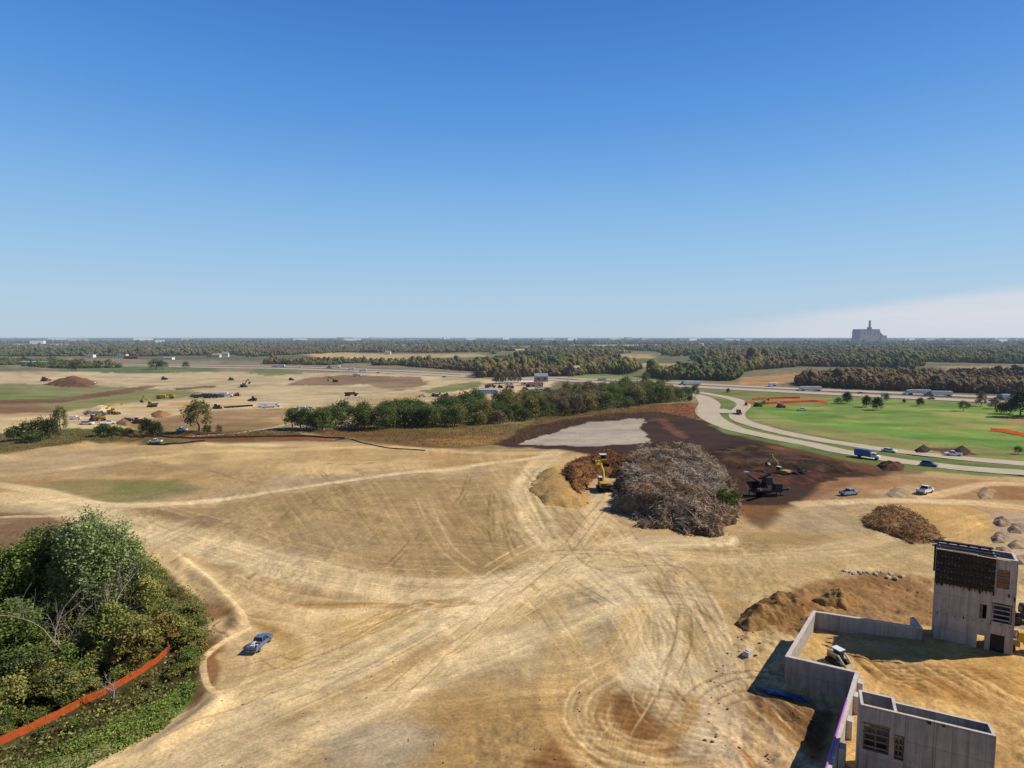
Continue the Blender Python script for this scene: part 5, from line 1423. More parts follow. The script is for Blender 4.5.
# blue plastic sheet at the foot of the wall
xs = np.linspace(0, 1, 22); U, V_ = np.meshgrid(xs, xs); q = PW([(756, 687), (800, 698), (812, 706), (768, 695)])
XX = ((1 - U) * (1 - V_))[..., None] * q[0] + (U * (1 - V_))[..., None] * q[1] + (U * V_)[..., None] * q[2] + ((1 - U) * V_)[..., None] * q[3]
fx, fy = XX[..., 0].ravel(), XX[..., 1].ravel(); fz = H(fx, fy) + 0.06 + 0.3 * fbm(fx / 0.9, fy / 0.9, 66, 3)
ii = np.arange(22 * 22).reshape(22, 22); Fq = np.stack([ii[:-1, :-1], ii[:-1, 1:], ii[1:, 1:], ii[1:, :-1]], -1).reshape(-1, 4)
tag(link('plastic_sheet', mesh_np('plastic_sheet', np.c_[fx, fy, fz], Fq, M['tarp'], None, True)), 'crumpled blue plastic sheet at the foot of the outer foundation wall', 'sheet')


# ------------------------------------------------------------------ site fences
def fence(name, label, px, h, mat, post=None, z=0.0, sag=0.12, step=3.0):
    s = spline(PW(px, z), 10); L = np.r_[0, np.cumsum(np.linalg.norm(np.diff(s, axis=0), axis=1))]
    n = max(2, int(L[-1] / 0.6)); u = np.linspace(0, L[-1], n); x = np.interp(u, L, s[:, 0]); y = np.interp(u, L, s[:, 1])
    x = x + (fbm(u / 3, u * 0, 3, 2) - 0.5) * 0.5; zz = H(x, y); hh = h * (1 - sag * np.abs(np.sin(u / step * math.pi)) + 0.12 * (fbm(u / 2, u * 0, 4, 2) - 0.5))
    ox, oy, oz = x[0], y[0], zz[0]
    t = thing(name, label, 'fence', (ox, oy, oz))
    lean = 0.2 * (fbm(u / 4, u * 0, 8, 2) - 0.5)
    V = np.concatenate([np.c_[x - ox, y - oy, zz - oz + 0.02], np.c_[x - ox + lean, y - oy + 0.05, zz - oz + hh]])
    Fc = [(i, i + 1, i + 1 + n, i + n) for i in range(n - 1)]
    link('mesh_netting', mesh_np('mesh_netting', V, Fc, M[mat], None, True), t)
    k = int(L[-1] / step)
    if post and k < 60:
        for i in range(k + 1):
            j = min(n - 1, int(i * step / 0.6)); b = MB(); b.tube([(x[j] - ox, y[j] - oy + 0.06, zz[j] - oz - 0.1), (x[j] - ox + lean[j], y[j] - oy + 0.06, zz[j] - oz + h + 0.15)], 0.04, 5); part(t, 'post', b, post)
    return t


fence('safety_fence', 'bright orange mesh safety fence curving through the copse at lower left', [(-45, 766), (0, 745), (40, 726), (90, 701), (130, 680), (160, 660), (175, 643)], 1.05, 'orange', 'wood', step=2.6)
fence('safety_fence', 'orange mesh safety fence on the grass at the right frame edge', [(991, 431), (1005, 432.5), (1024, 436), (1060, 441)], 1.7, 'orange', 'wood', step=6)
fence('safety_fence', 'long faded orange fence on the verge behind the near site', [(100, 440), (160, 440.5), (240, 438.5), (300, 437), (345, 438)], 0.9, 'rustred', None)
fence('safety_fence', 'orange fence heap beside the road bend, nearer strip', [(745, 403), (760, 404.5), (785, 403.5), (815, 402), (828, 403.5)], 1.5, 'orange', 'wood', step=8)
fence('safety_fence', 'orange fence beside the road bend, further strip', [(752, 400.5), (775, 399), (800, 398.5)], 1.5, 'orange', 'wood', step=8)
fence('silt_fence', 'black silt fence snaking along the edge of the rust coloured meadow', [(335, 439.5), (350, 438.5), (362, 443), (380, 447), (400, 449.5), (425, 451)], 0.45, 'black', 'wood', step=9)
fence('silt_fence', 'black silt fence on the verge near the parked white pickup at left', [(148, 446), (170, 446.5), (205, 444)], 0.7, 'black', None)
# ------------------------------------------------------------------ vehicles and plant
PROTO = {}


def place(kind, maker, px, py, heading, label, cat, group=None, sc=1.0, z=None, dz=0.0, pos=None):
    """first call builds the thing, later calls copy it with all its parts"""
    if pos is None:
        x, y = P(px, py, ZP if z == 'fill' else 0.0); zz = Hs(x, y)
        for _ in range(2 if z is None else 0):
            x, y = P(px, py, zz); zz = Hs(x, y)
    else: x, y, zz = pos
    if kind not in PROTO:
        o = maker(); PROTO[kind] = o
    else: o = copy_tree(PROTO[kind])
    o.location = (x, y, zz + dz); o.rotation_euler = (0, 0, R(heading)); o.scale = (sc, sc, sc)
    for k in ('label', 'category', 'group'):
        if k in o: del o[k]
    tag(o, label, cat, group)
    return o


def root(name): return thing(name, '', '', (0, 0, 0))


def wheels(t, xs, yy, r, w, n=16, rim='grey'):
    for x in xs:
        for s in (-1, 1):
            a = part(t, 'wheel', MB().wheel((x, s * yy, r), r, w, n), 'black')
            part(a, 'rim', MB().tube([(x, s * (yy + w * 0.42), r), (x, s * (yy + w * 0.53), r)], [r * 0.6, r * 0.5], 10), rim)


def mk_pickup(paint, crew=True, load=False, name='pickup_truck'):
    def f():
        t = root(name); m = MB()
        m.prism([(-2.8, 0.5), (2.72, 0.45), (2.82, 0.62), (2.82, 0.98), (2.62, 1.15), (1.35, 1.24), (-0.62, 1.24), (-0.62, 0.82), (-2.8, 0.82)], -0.96, 0.96)
        part(t, 'body', m, paint)
        m = MB(); xb = -0.62 if crew else -0.2
        m.v += [(xb, -0.90, 1.242), (1.42, -0.90, 1.242), (1.42, 0.90, 1.242), (xb, 0.90, 1.242), (xb + 0.22, -0.72, 1.86), (0.62, -0.72, 1.88), (0.62, 0.72, 1.88), (xb + 0.22, 0.72, 1.86)]
        m.f += [(0, 1, 5, 4), (1, 2, 6, 5), (2, 3, 7, 6), (3, 0, 4, 7)]; part(t, 'window_band', m, 'glass')
        m = MB(); m.box(((xb + 0.84) / 2, 0, 1.895), (0.84 - xb - 0.30, 1.48, 0.06)); cab = part(t, 'cab_roof', m, paint)
        m = MB()
        for s in (-1, 1):
            m.tube([(1.40, s * 0.905, 1.24), (0.62, s * 0.725, 1.89)], 0.045, 5); m.tube([(xb, s * 0.905, 1.24), (xb + 0.22, s * 0.725, 1.88)], 0.06, 5); m.tube([(0.42, s * 0.905, 1.24), (0.30, s * 0.735, 1.88)], 0.04, 5)
        part(t, 'pillars', m, paint)
        for s in (-1, 1):
            m = MB(); m.box((-1.71, s * 0.90, 1.07), (2.16, 0.12, 0.5)); part(t, 'bed_side', m, paint)
            m = MB(); m.box((2.79, s * 0.72, 0.92), (0.08, 0.36, 0.2)); part(t, 'headlight', m, 'lamp_w')
            m = MB(); m.box((-2.80, s * 0.90, 1.05), (0.06, 0.14, 0.34)); part(t, 'tail_light', m, 'lamp_r')
            m = MB(); m.box((0.95, s * 1.06, 1.28), (0.12, 0.2, 0.2)); part(t, 'mirror', m, 'black')
        m = MB(); m.box((-2.76, 0, 1.07), (0.08, 1.66, 0.48)); part(t, 'tailgate', m, paint)
        m = MB(); m.box((-1.7, 0, 0.836), (2.1, 1.66, 0.03)); part(t, 'bed_floor', m, 'darksteel')
        m = MB(); m.box((-2.9, 0, 0.6), (0.16, 1.8, 0.2)); part(t, 'bumper', m, 'grey')
        m = MB(); m.box((2.86, 0, 0.6), (0.14, 1.86, 0.22)); part(t, 'bumper', m, 'grey')
        wheels(t, (-1.75, 1.75), 0.86, 0.40, 0.28)
        return t
    return f


def mk_car(paint, suv=False):
    def f():
        t = root('suv' if suv else 'car'); h = 1.75 if suv else 1.45; L = 2.3
        m = MB(); m.prism([(-L, 0.35), (L - 0.05, 0.3), (L, 0.6), (L - 0.12, 0.78), (1.0, 0.95), (-L + 0.1, 0.98), (-L, 0.7)], -0.9, 0.9); part(t, 'body', m, paint)
        m = MB(); xr = -2.1 if suv else -1.75
        m.v += [(xr, -0.84, 0.952), (1.15, -0.84, 0.952), (1.15, 0.84, 0.952), (xr, 0.84, 0.952), (xr + 0.45, -0.62, h - 0.05), (0.3, -0.62, h - 0.05), (0.3, 0.62, h - 0.05), (xr + 0.45, 0.62, h - 0.05)]
        m.f += [(0, 1, 5, 4), (1, 2, 6, 5), (2, 3, 7, 6), (3, 0, 4, 7)]; part(t, 'window_band', m, 'glass')
        m = MB(); m.box(((xr + 0.75) / 2, 0, h - 0.03), (0.3 - xr - 0.4, 1.3, 0.06)); part(t, 'roof', m, paint)
        for s in (-1, 1):
            m = MB(); m.box((L - 0.06, s * 0.66, 0.68), (0.1, 0.36, 0.14)); part(t, 'headlight', m, 'lamp_w')
            m = MB(); m.box((-L + 0.03, s * 0.7, 0.82), (0.08, 0.3, 0.16)); part(t, 'tail_light', m, 'lamp_r')
        wheels(t, (-1.4, 1.4), 0.80, 0.34, 0.22)
        return t
    return f


def cab_parts(t, x0, paint, h=2.9, hood=1.5):
    m = MB(); m.prism([(x0, 0.9), (x0 + 2.1 + hood, 0.85), (x0 + 2.1 + hood, 1.5), (x0 + 2.15, 1.85), (x0 + 1.75, h), (x0, h)] if hood else [(x0, 0.8), (x0 + 1.9, 0.8), (x0 + 1.95, 1.8), (x0 + 1.7, h), (x0, h)], -1.1, 1.1); part(t, 'cab', m, paint)
    e = x0 + (2.0 if hood else 1.86)
    m = MB(); m.box((e + 0.02, 0, 2.28 if hood else 2.2), (0.06, 1.9, 0.75), ry=-0.34 if hood else -0.2); part(t, 'windshield', m, 'glass')
    for s in (-1, 1):
        m = MB(); m.box((x0 + 1.1, s * 1.105, 2.2), (0.9, 0.03, 0.6)); part(t, 'side_window', m, 'glass')
        m = MB(); m.box((x0 + 2.1 + hood if hood else x0 + 1.95, s * 0.8, 1.15), (0.06, 0.3, 0.25)); part(t, 'headlight', m, 'lamp_w')


def mk_semi(paint, trailer='white'):
    def f():
        t = root('semi_truck'); m = MB(); m.box((-3.0, 0, 2.6), (14.6, 2.55, 2.75)); part(t, 'trailer', m, trailer)
        m = MB(); m.box((-2.5, 0, 1.08), (13.4, 0.9, 0.22)); m.box((6.6, 0, 0.85), (7.4, 0.95, 0.3)); part(t, 'chassis', m, 'darksteel')
        m = MB(); m.box((-6.2, 0, 0.75), (3.2, 2.2, 0.12)); part(t, 'bogie', m, 'darksteel')
        cab_parts(t, 5.0, paint, 3.2, 1.8)
        m = MB(); m.prism([(4.85, 3.21), (6.6, 3.21), (4.85, 3.95)], -1.0, 1.0); part(t, 'air_deflector', m, paint)
        wheels(t, (-9.2, -7.9, 3.4, 4.7, 8.2), 1.02, 0.5, 0.45, 12)
        return t
    return f


def mk_box_truck(paint, body):
    def f():
        t = root('box_truck'); m = MB(); m.box((-1.6, 0, 2.35), (6.0, 2.4, 2.6)); part(t, 'cargo_box', m, body)
        m = MB(); m.box((-0.3, 0, 0.85), (8.4, 0.9, 0.3)); part(t, 'chassis', m, 'darksteel')
        cab_parts(t, 1.6, paint, 2.6, 1.0)
        m = MB(); m.box((-4.62, 0, 2.35), (0.04, 2.2, 2.4)); part(t, 'rear_door', m, 'silver')
        wheels(t, (-2.9, 3.6), 0.98, 0.48, 0.4, 12)
        return t
    return f


def mk_haul(paint):
    def f():
        t = root('dump_truck'); m = MB()
        m.prism([(-4.6, 2.0), (-3.6, 1.5), (1.0, 1.5), (1.4, 2.9), (1.1, 3.1), (-4.9, 2.9)], -1.45, 1.45); part(t, 'dump_body', m, paint)
        m = MB(); m.box((0.2, 0, 1.15), (8.6, 1.0, 0.45)); part(t, 'chassis', m, 'darksteel')
        m = MB(); m.box((4.4, 0, 1.75), (2.4, 2.3, 1.1), top=(2.2, 1.9)); part(t, 'hood', m, paint)
        m = MB(); m.box((2.4, 0, 2.35), (1.5, 1.7, 2.1), top=(1.2, 1.5)); c = part(t, 'cab', m, paint)
        m = MB(); m.box((3.12, 0, 2.65), (0.06, 1.35, 0.8), ry=-0.1); part(c, 'windshield', m, 'glass')
        for s in (-1, 1): part(c, 'side_window', MB().box((2.4, s * 0.82, 2.7), (0.9, 0.06, 0.7)), 'glass')
        wheels(t, (-3.6, -1.7, 3.6), 1.2, 0.85, 0.7, 14, paint)
        return t
    return f


def mk_scraper():
    t = root('scraper'); m = MB()
    m.prism([(-5.0, 1.2), (-4.2, 0.7), (-0.4, 0.45), (0.3, 1.2), (0.3, 2.6), (-4.6, 2.7)], -1.6, 1.6); part(t, 'bowl', m, 'yellow')
    m = MB(); m.tube([(0.2, 0, 2.3), (1.6, 0, 2.8), (2.9, 0, 2.2)], [0.4, 0.45, 0.4], 8); part(t, 'gooseneck', m, 'yellow')
    m = MB(); m.box((4.2, 0, 1.8), (3.2, 1.8, 1.1), top=(2.9, 1.5)); part(t, 'tractor', m, 'yellow')
    m = MB(); m.box((3.1, 0.2, 2.85), (1.2, 1.3, 1.3), top=(1.1, 1.2)); c = part(t, 'cab', m, 'yellow'); part(c, 'windshield', MB().box((3.72, 0.2, 2.95), (0.06, 1.1, 0.8)), 'glass')
    m = MB(); m.box((-5.4, 0, 1.9), (1.6, 1.6, 1.0)); part(t, 'rear_engine', m, 'dullyellow')
    wheels(t, (-4.6, 3.9), 1.4, 0.95, 0.75, 16, 'dullyellow')
    return t


def track_pair(t, L, gauge, w, h, mat='black'):
    for s in (-1, 1):
        m = MB(); m.prism([(-L / 2 + h * 0.3, 0), (L / 2 - h * 0.3, 0), (L / 2, h * 0.35), (L / 2, h * 0.7), (L / 2 - h * 0.35, h), (-L / 2 + h * 0.35, h), (-L / 2, h * 0.7), (-L / 2, h * 0.35)], s * gauge / 2 - w / 2, s * gauge / 2 + w / 2)
        a = part(t, 'track', m, mat)
        b = MB()
        for k in np.linspace(-L / 2 + h * 0.5, L / 2 - h * 0.5, 5): b.tube([(k, s * (gauge / 2 + w * 0.5), h * 0.48), (k, s * (gauge / 2 + w * 0.56), h * 0.48)], h * 0.28, 8)
        part(a, 'road_wheels', b, 'darksteel')


def mk_excavator(paint, swing=0.0, boom=(0.95, -1.2), cabpaint=None, reach=1.0, bucket='darksteel'):
    def f():
        t = root('excavator'); track_pair(t, 4.4, 2.6, 0.65, 0.95)
        m = MB(); m.box((0, 0, 0.8), (2.4, 2.0, 0.5)); part(t, 'undercarriage', m, 'darksteel')
        cs, sn = math.cos(swing), math.sin(swing)
        def rot(mb): mb.v = [(x * cs - y * sn, x * sn + y * cs, z) for x, y, z in mb.v]; return mb
        m = MB(); m.prism([(-2.5, 1.15), (1.6, 1.15), (1.6, 1.5), (-0.2, 2.25), (-2.3, 2.3), (-2.65, 1.9)], -1.35, 1.35); part(t, 'upper_body', rot(m), paint)
        m = MB(); m.tube([(-2.45, -1.2, 1.75), (-2.7, 0, 1.75), (-2.45, 1.2, 1.75)], 0.5, 8); part(t, 'counterweight', rot(m), 'darksteel')
        m = MB(); m.box((0.75, 0.85, 2.35), (1.7, 0.95, 1.75), top=(1.5, 0.85)); c = part(t, 'cab', rot(m), cabpaint or paint)
        m = MB(); m.box((1.56, 0.85, 2.5), (0.05, 0.8, 1.2), ry=-0.06); part(c, 'windshield', rot(m), 'glass')
        m = MB(); m.box((0.75, 1.33, 2.6), (1.1, 0.05, 0.8)); part(c, 'side_window', rot(m), 'glass')
        m = MB(); m.box((-0.09, 0.85, 2.7), (0.05, 0.75, 0.7)); part(c, 'rear_window', rot(m), 'glass')
        m = MB(); m.box((0.72, 0.85, 3.25), (1.6, 0.95, 0.08)); part(c, 'cab_roof', rot(m), 'white')
        a1, a2 = boom
        p0 = Vector((1.0, -0.2, 1.6)); L1, L2 = 5.6 * reach, 3.0 * reach
        p1 = p0 + Vector((math.cos(a1 + 0.25), 0, math.sin(a1 + 0.25))) * L1 * 0.5; p2 = p1 + Vector((math.cos(a1 - 0.3), 0, math.sin(a1 - 0.3))) * L1 * 0.55
        m = MB(); m.tube([p0, p1, p2], [0.34, 0.40, 0.24], 6); b = part(t, 'boom', rot(m), paint)
        m = MB(); m.tube([(1.5, -0.2, 1.4), tuple(p1 * 0.9 + p0 * 0.1 - Vector((0, 0, 0.4)))], 0.10, 6); part(b, 'hydraulic_ram', rot(m), 'grey')
        p3 = p2 + Vector((math.cos(a2), 0, math.sin(a2))) * L2; pb = p2 - Vector((math.cos(a2), 0, math.sin(a2))) * 0.6
        m = MB(); m.tube([pb, p2, p3], [0.2, 0.28, 0.16], 6); part(t, 'stick', rot(m), paint)
        m = MB(); x, z = p3.x, p3.z; m.prism([(x + 0.25, z + 0.2), (x + 0.45, z - 0.4), (x + 0.1, z - 1.1), (x - 0.8, z - 1.25), (x - 1.1, z - 0.8), (x - 0.4, z - 0.1)], -0.85, 0.45); part(t, 'bucket', rot(m), bucket)
        return t
    return f


def mk_dozer(paint):
    def f():
        t = root('bulldozer'); track_pair(t, 3.6, 2.2, 0.6, 1.1)
        m = MB(); m.box((0.85, 0, 1.55), (1.9, 1.3, 1.0), top=(1.8, 1.1)); part(t, 'hood', m, paint)
        m = MB(); m.box((-0.9, 0, 1.35), (1.7, 1.5, 0.9)); part(t, 'rear_body', m, paint)
        m = MB(); m.box((-0.65, 0, 2.35), (1.3, 1.5, 1.2), top=(1.2, 1.4)); c = part(t, 'cab', m, paint)
        part(c, 'windshield', MB().box((0.0, 0, 2.4), (0.06, 1.2, 0.8)), 'glass'); part(c, 'rear_window', MB().box((-1.29, 0, 2.4), (0.06, 1.2, 0.8)), 'glass')
        part(c, 'cab_roof', MB().box((-0.65, 0, 3.0), (1.6, 1.7, 0.1)), 'white')
        m = MB(); m.prism([(2.35, 0.1), (2.6, 0.0), (2.45, 0.6), (2.6, 1.3), (2.3, 1.3), (2.2, 0.6)], -1.9, 1.9); part(t, 'blade', m, paint)
        m = MB()
        for s in (-1, 1): m.tube([(0.2, s * 1.52, 0.5), (2.3, s * 1.45, 0.5)], 0.12, 5)
        part(t, 'push_arms', m, paint)
        m = MB(); m.box((-2.1, 0, 0.8), (0.5, 1.2, 0.4)); m.tube([(-2.3, 0, 0.9), (-2.5, 0, 0.1)], 0.12, 5); part(t, 'ripper', m, 'darksteel')
        return t
    return f


def mk_loader(paint):
    def f():
        t = root('wheel_loader'); m = MB(); m.box((-1.7, 0, 1.7), (2.6, 1.8, 1.1), top=(2.4, 1.5)); part(t, 'engine_cover', m, paint)
        m = MB(); m.box((1.2, 0, 1.2), (2.0, 1.1, 0.7)); part(t, 'front_frame', m, paint)
        m = MB(); m.box((-0.1, 0, 2.6), (1.3, 1.4, 1.6), top=(1.1, 1.2)); c = part(t, 'cab', m, paint)
        part(c, 'windshield', MB().box((0.6, 0, 2.75), (0.06, 1.1, 0.9), ry=-0.1), 'glass'); part(c, 'rear_window', MB().box((-0.76, 0, 2.75), (0.06, 1.1, 0.8)), 'glass')
        for s in (-1, 1): part(t, 'lift_arm', MB().tube([(1.0, s * 0.5, 1.8), (2.2, s * 0.5, 1.5), (3.0, s * 0.5, 0.6)], 0.16, 5), paint)
        m = MB(); m.prism([(2.9, 0.15), (4.0, 0.05), (3.7, 0.5), (3.1, 1.2), (2.85, 0.9)], -1.35, 1.35); part(t, 'bucket', m, 'darksteel')
        wheels(t, (-1.5, 1.6), 1.0, 0.75, 0.6, 14, paint)
        return t
    return f


def mk_skid():
    t = root('compact_loader'); track_pair(t, 2.6, 1.55, 0.42, 0.75)
    m = MB(); m.box((-0.55, 0, 1.05), (1.7, 1.1, 0.9), top=(1.5, 1.0)); part(t, 'engine_body', m, 'dullyellow')
    m = MB(); m.box((0.15, 0, 1.55), (1.1, 1.0, 1.4), top=(1.0, 0.95)); c = part(t, 'cab', m, 'darksteel')
    part(c, 'cab_roof', MB().box((0.1, 0, 2.29), (1.5, 1.2, 0.09)), 'white'); part(c, 'windshield', MB().box((0.69, 0, 1.7), (0.05, 0.85, 0.9)), 'glass')
    for s in (-1, 1): part(t, 'lift_arm', MB().tube([(-1.2, s * 0.72, 1.65), (0.6, s * 0.72, 1.6), (1.6, s * 0.72, 0.7), (1.9, s * 0.6, 0.45)], [0.12, 0.14, 0.14, 0.1], 5), 'white')
    m = MB(); m.prism([(1.85, 0.1), (2.75, 0.06), (2.55, 0.35), (2.0, 0.8), (1.8, 0.6)], -0.95, 0.95); part(t, 'bucket', m, 'dullyellow')
    return t


def mk_screen():
    t = root('screening_machine'); track_pair(t, 4.2, 2.6, 0.6, 0.95)
    m = MB(); m.box((0, 0, 1.5), (8.0, 1.7, 0.7)); part(t, 'chassis', m, 'darksteel')
    m = MB(); m.box((0.2, 0, 3.4), (2.2, 2.2, 3.1), top=(1.7, 2.0)); part(t, 'screen_box', m, 'darksteel')
    m = MB(); m.box((0.2, -1.14, 2.3), (0.9, 0.08, 1.3)); part(t, 'access_door', m, 'grey')
    m = MB(); m.v += [(-4.8, -1.6, 3.5), (-1.8, -1.6, 3.5), (-1.8, 1.6, 3.5), (-4.8, 1.6, 3.5), (-4.0, -0.6, 2.0), (-2.4, -0.6, 2.0), (-2.4, 0.6, 2.0), (-4.0, 0.6, 2.0)]
    m.f += [(0, 1, 5, 4), (1, 2, 6, 5), (2, 3, 7, 6), (3, 0, 4, 7), (4, 5, 6, 7)]; part(t, 'hopper', m, 'darksteel')
    m = MB(); m.box((2.9, 0, 2.55), (2.0, 1.8, 1.4)); part(t, 'engine_housing', m, 'darksteel')
    for nm, p, q, mt in (('conveyor', (0.5, 0, 1.4), (6.2, 0, 1.7), 'darksteel'), ('conveyor', (0.2, 0.6, 2.2), (-4.5, 2.0, 5.6), 'darksteel'), ('conveyor', (0.3, -0.9, 2.0), (-4.2, -4.2, 2.9), 'darksteel'), ('conveyor', (-2.0, 0, 4.6), (0.6, 0, 5.6), 'black')):
        p, q = Vector(p), Vector(q); d = (q - p).normalized(); sd_ = Vector((-d.y, d.x, 0)).normalized() * 0.42; up = Vector((0, 0, 0.22))
        m = MB(); m.hexa([p - sd_ - up, q - sd_ - up, q + sd_ - up, p + sd_ - up, p - sd_ + up, q - sd_ + up, q + sd_ + up, p + sd_ + up]); c = part(t, nm, m, mt)
        m = MB(); m.tube([q - sd_ * 1.15, q + sd_ * 1.15], 0.3, 8); part(c, 'end_drum', m, 'grey' if mt != 'black' else 'black')
    m = MB(); m.box((-4.4, 2.0, 5.75), (1.1, 0.9, 0.5)); part(t, 'discharge_hood', m, 'silver')
    m = MB()
    for x, y in ((-3.9, 1.2), (-3.9, -1.2), (3.4, 0.8), (3.4, -0.8)): m.tube([(x, y, 0), (x, y, 1.4)], 0.12, 5)
    part(t, 'support_legs', m, 'darksteel')
    return t


def mk_trailer(mat):
    def f():
        t = root('site_trailer'); m = MB(); m.box((0, 0, 1.85), (9, 2.9, 2.5)); part(t, 'walls', m, mat)
        m = MB(); m.box((0, 0, 3.16), (9.3, 3.1, 0.12)); part(t, 'roof', m, 'white')
        for x in (-3, 0.2, 3): part(t, 'window', MB().box((x, -1.455, 2.0), (1.0, 0.04, 0.9)), 'glass')
        part(t, 'door', MB().box((-1.4, -1.46, 1.7), (0.9, 0.05, 2.0)), 'grey')
        m = MB(); m.box((0, 0, 0.5), (8.6, 1.6, 0.2)); part(t, 'chassis', m, 'darksteel'); wheels(t, (-0.6, 0.6), 1.1, 0.4, 0.3, 10)
        return t
    return f


# --- close by
hd = lambda a, b, c, d: math.degrees(math.atan2(P(c, d)[1] - P(a, b)[1], P(c, d)[0] - P(a, b)[0]))
pk = place('pickup_near', mk_pickup('steelblue'), 260, 646.5, 83, 'silver blue pickup truck with a loaded bed parked on the sand by the copse', 'pickup truck', sc=0.82)
bx, by, bz = pk.location; ca, sa = math.cos(R(83)), math.sin(R(83))
for nm, dx, dy, s, mt, lab, cat in (('crate', -1.1, 0.45, (0.8, 0.5, 0.45), 'plank', 'tan crate in the bed of the silver blue pickup', 'crate'), ('cooler', -2.1, 0.1, (0.45, 0.7, 0.5), 'white', 'white cooler box near the tailgate of the silver blue pickup', 'cooler'), ('fuel_can', -1.9, -0.55, (0.4, 0.3, 0.55), 'red', 'red fuel can on the right side of the pickup bed', 'can'), ('toolbox', -0.9, -0.3, (0.5, 1.1, 0.42), 'darksteel', 'dark toolbox across the pickup bed behind the cab', 'toolbox')):
    o = thing(nm, lab, cat, (bx + dx * 0.82 * ca - dy * 0.82 * sa, by + dx * 0.82 * sa + dy * 0.82 * ca, bz + 0.70), R(83), None, 0.82)
    part(o, 'body', MB().box((0, 0, s[2] * 0.42), (s[0], s[1], s[2] * 0.84)), mt); part(o, 'lid', MB().box((0, 0, s[2] * 0.92), (s[0] * 1.05, s[1] * 1.05, s[2] * 0.14)), 'white' if nm != 'toolbox' else 'grey')
    part(o, 'handle', MB().tube([(0, -s[1] * 0.25, s[2]), (0, -s[1] * 0.2, s[2] * 1.15), (0, s[1] * 0.2, s[2] * 1.15), (0, s[1] * 0.25, s[2])], 0.025, 5), 'black')
place('skid', mk_skid, 837, 663, -66, 'white roofed compact loader working on the sandy fill inside the foundation wall', 'loader', sc=0.88, z='fill')
place('exc_main', mk_excavator('yellow', 0.0, (0.75, -0.1), 'white', 1.15, 'yellow'), 604, 490, 93, 'yellow excavator with pale cab reaching up the brown mound', 'excavator', sc=1.15)
x, y = P(603, 474); dzr = place('dozer_y', mk_dozer('yellow'), 0, 0, 95, 'yellow bulldozer on top of the brown mound above the excavator', 'bulldozer', pos=(*P(602, 467, 2.6), 3.1), sc=1.3)
place('screen', mk_screen, 766, 496, 6, 'dark screening machine with raised conveyors on the stripped topsoil', 'screening machine', sc=1.12)
place('exc_or', mk_excavator('dullyellow', 0.4, (1.0, -1.0)), 782, 476, 100, 'dull yellow excavator with raised boom behind the dark screening machine', 'excavator', sc=0.95)
place('loader_dk', mk_loader('darksteel'), 799, 476.5, 200, 'dark wheel loader right of the screening machine', 'wheel loader', sc=0.9)
place('pickup_bl', mk_pickup('silver'), 849, 495, 20, 'blue grey pickup truck standing low beside the light haul road', 'pickup truck')
place('pickup_wh', mk_pickup('white'), 925, 493, 35, 'white pickup truck driving onto the light haul road at right', 'pickup truck', sc=1.15)
place('loader_y', mk_loader('yellow'), 1020, 656, 150, 'yellow wheel loader at the right frame edge beside the stair tower', 'wheel loader', z='fill', sc=0.8)
place('roller_dk', mk_loader('darksteel'), 1024, 612, 170, 'dark wheel loader cut by the right frame edge above the low wall', 'wheel loader', z='fill', sc=0.9)
# --- on the roads
place('boxtruck', mk_box_truck('white', 'blue'), 867, 458.3, hd(856, 454.5, 929, 464.5), 'blue box truck with a white cab on the near road', 'box truck', sc=0.9)
place('car_silver', mk_car('white'), 889, 452.0, hd(888, 449.5, 944, 456.5), 'silver white car on the far lane of the curving road', 'car', sc=1.1)
place('suv_blue', mk_car('blue', True), 929, 466.0, hd(856, 454.5, 929, 464.5), 'dark blue car on the near lane of the curving road', 'car', sc=1.1)
place('pickup_wh', mk_pickup('white'), 953, 455.8, 160, 'white pickup parked on the verge between the two dark soil heaps', 'pickup truck')
place('truck_red', mk_box_truck('red', 'rustred'), 739, 414.5, 262, 'dark red truck coming round the road bend', 'truck', sc=0.75)
place('suv_dark', mk_car('darksteel', True), 746, 405.5, 250, 'dark car waiting on the far side of the road bend', 'car')
SEMI = mk_semi('white')
for px, py, hdg, kind, lab in ((808, 391.2, 174, 'semi_w', 'white semi truck alone on the highway above the grass field'), (916, 394.6, 172, 'semi_w', 'white semi truck leading a pair on the highway above the grass field'), (937, 396.2, 172, 'semi_b', 'blue cab semi truck following the white one on the highway'),
                               (1008, 399.8, 172, 'semi_b', 'blue cab semi truck at the right on the highway behind the dark trees'), (1030, 401.6, 172, 'semi_w', 'white semi truck cut by the right frame edge on the highway'), (689, 385.8, 172, 'semi_b', 'semi truck with a long white trailer behind the tree row'),
                               (278, 367.2, 178, 'semi_w', 'white semi truck on the highway far left of centre'), (333, 368.3, 176, 'semi_b', 'blue cab semi truck on the highway left of centre')):
    place(kind, SEMI if kind == 'semi_w' else mk_semi('blue', 'white'), px, py, hdg, lab, 'semi truck', z='flat', dz=0.25)
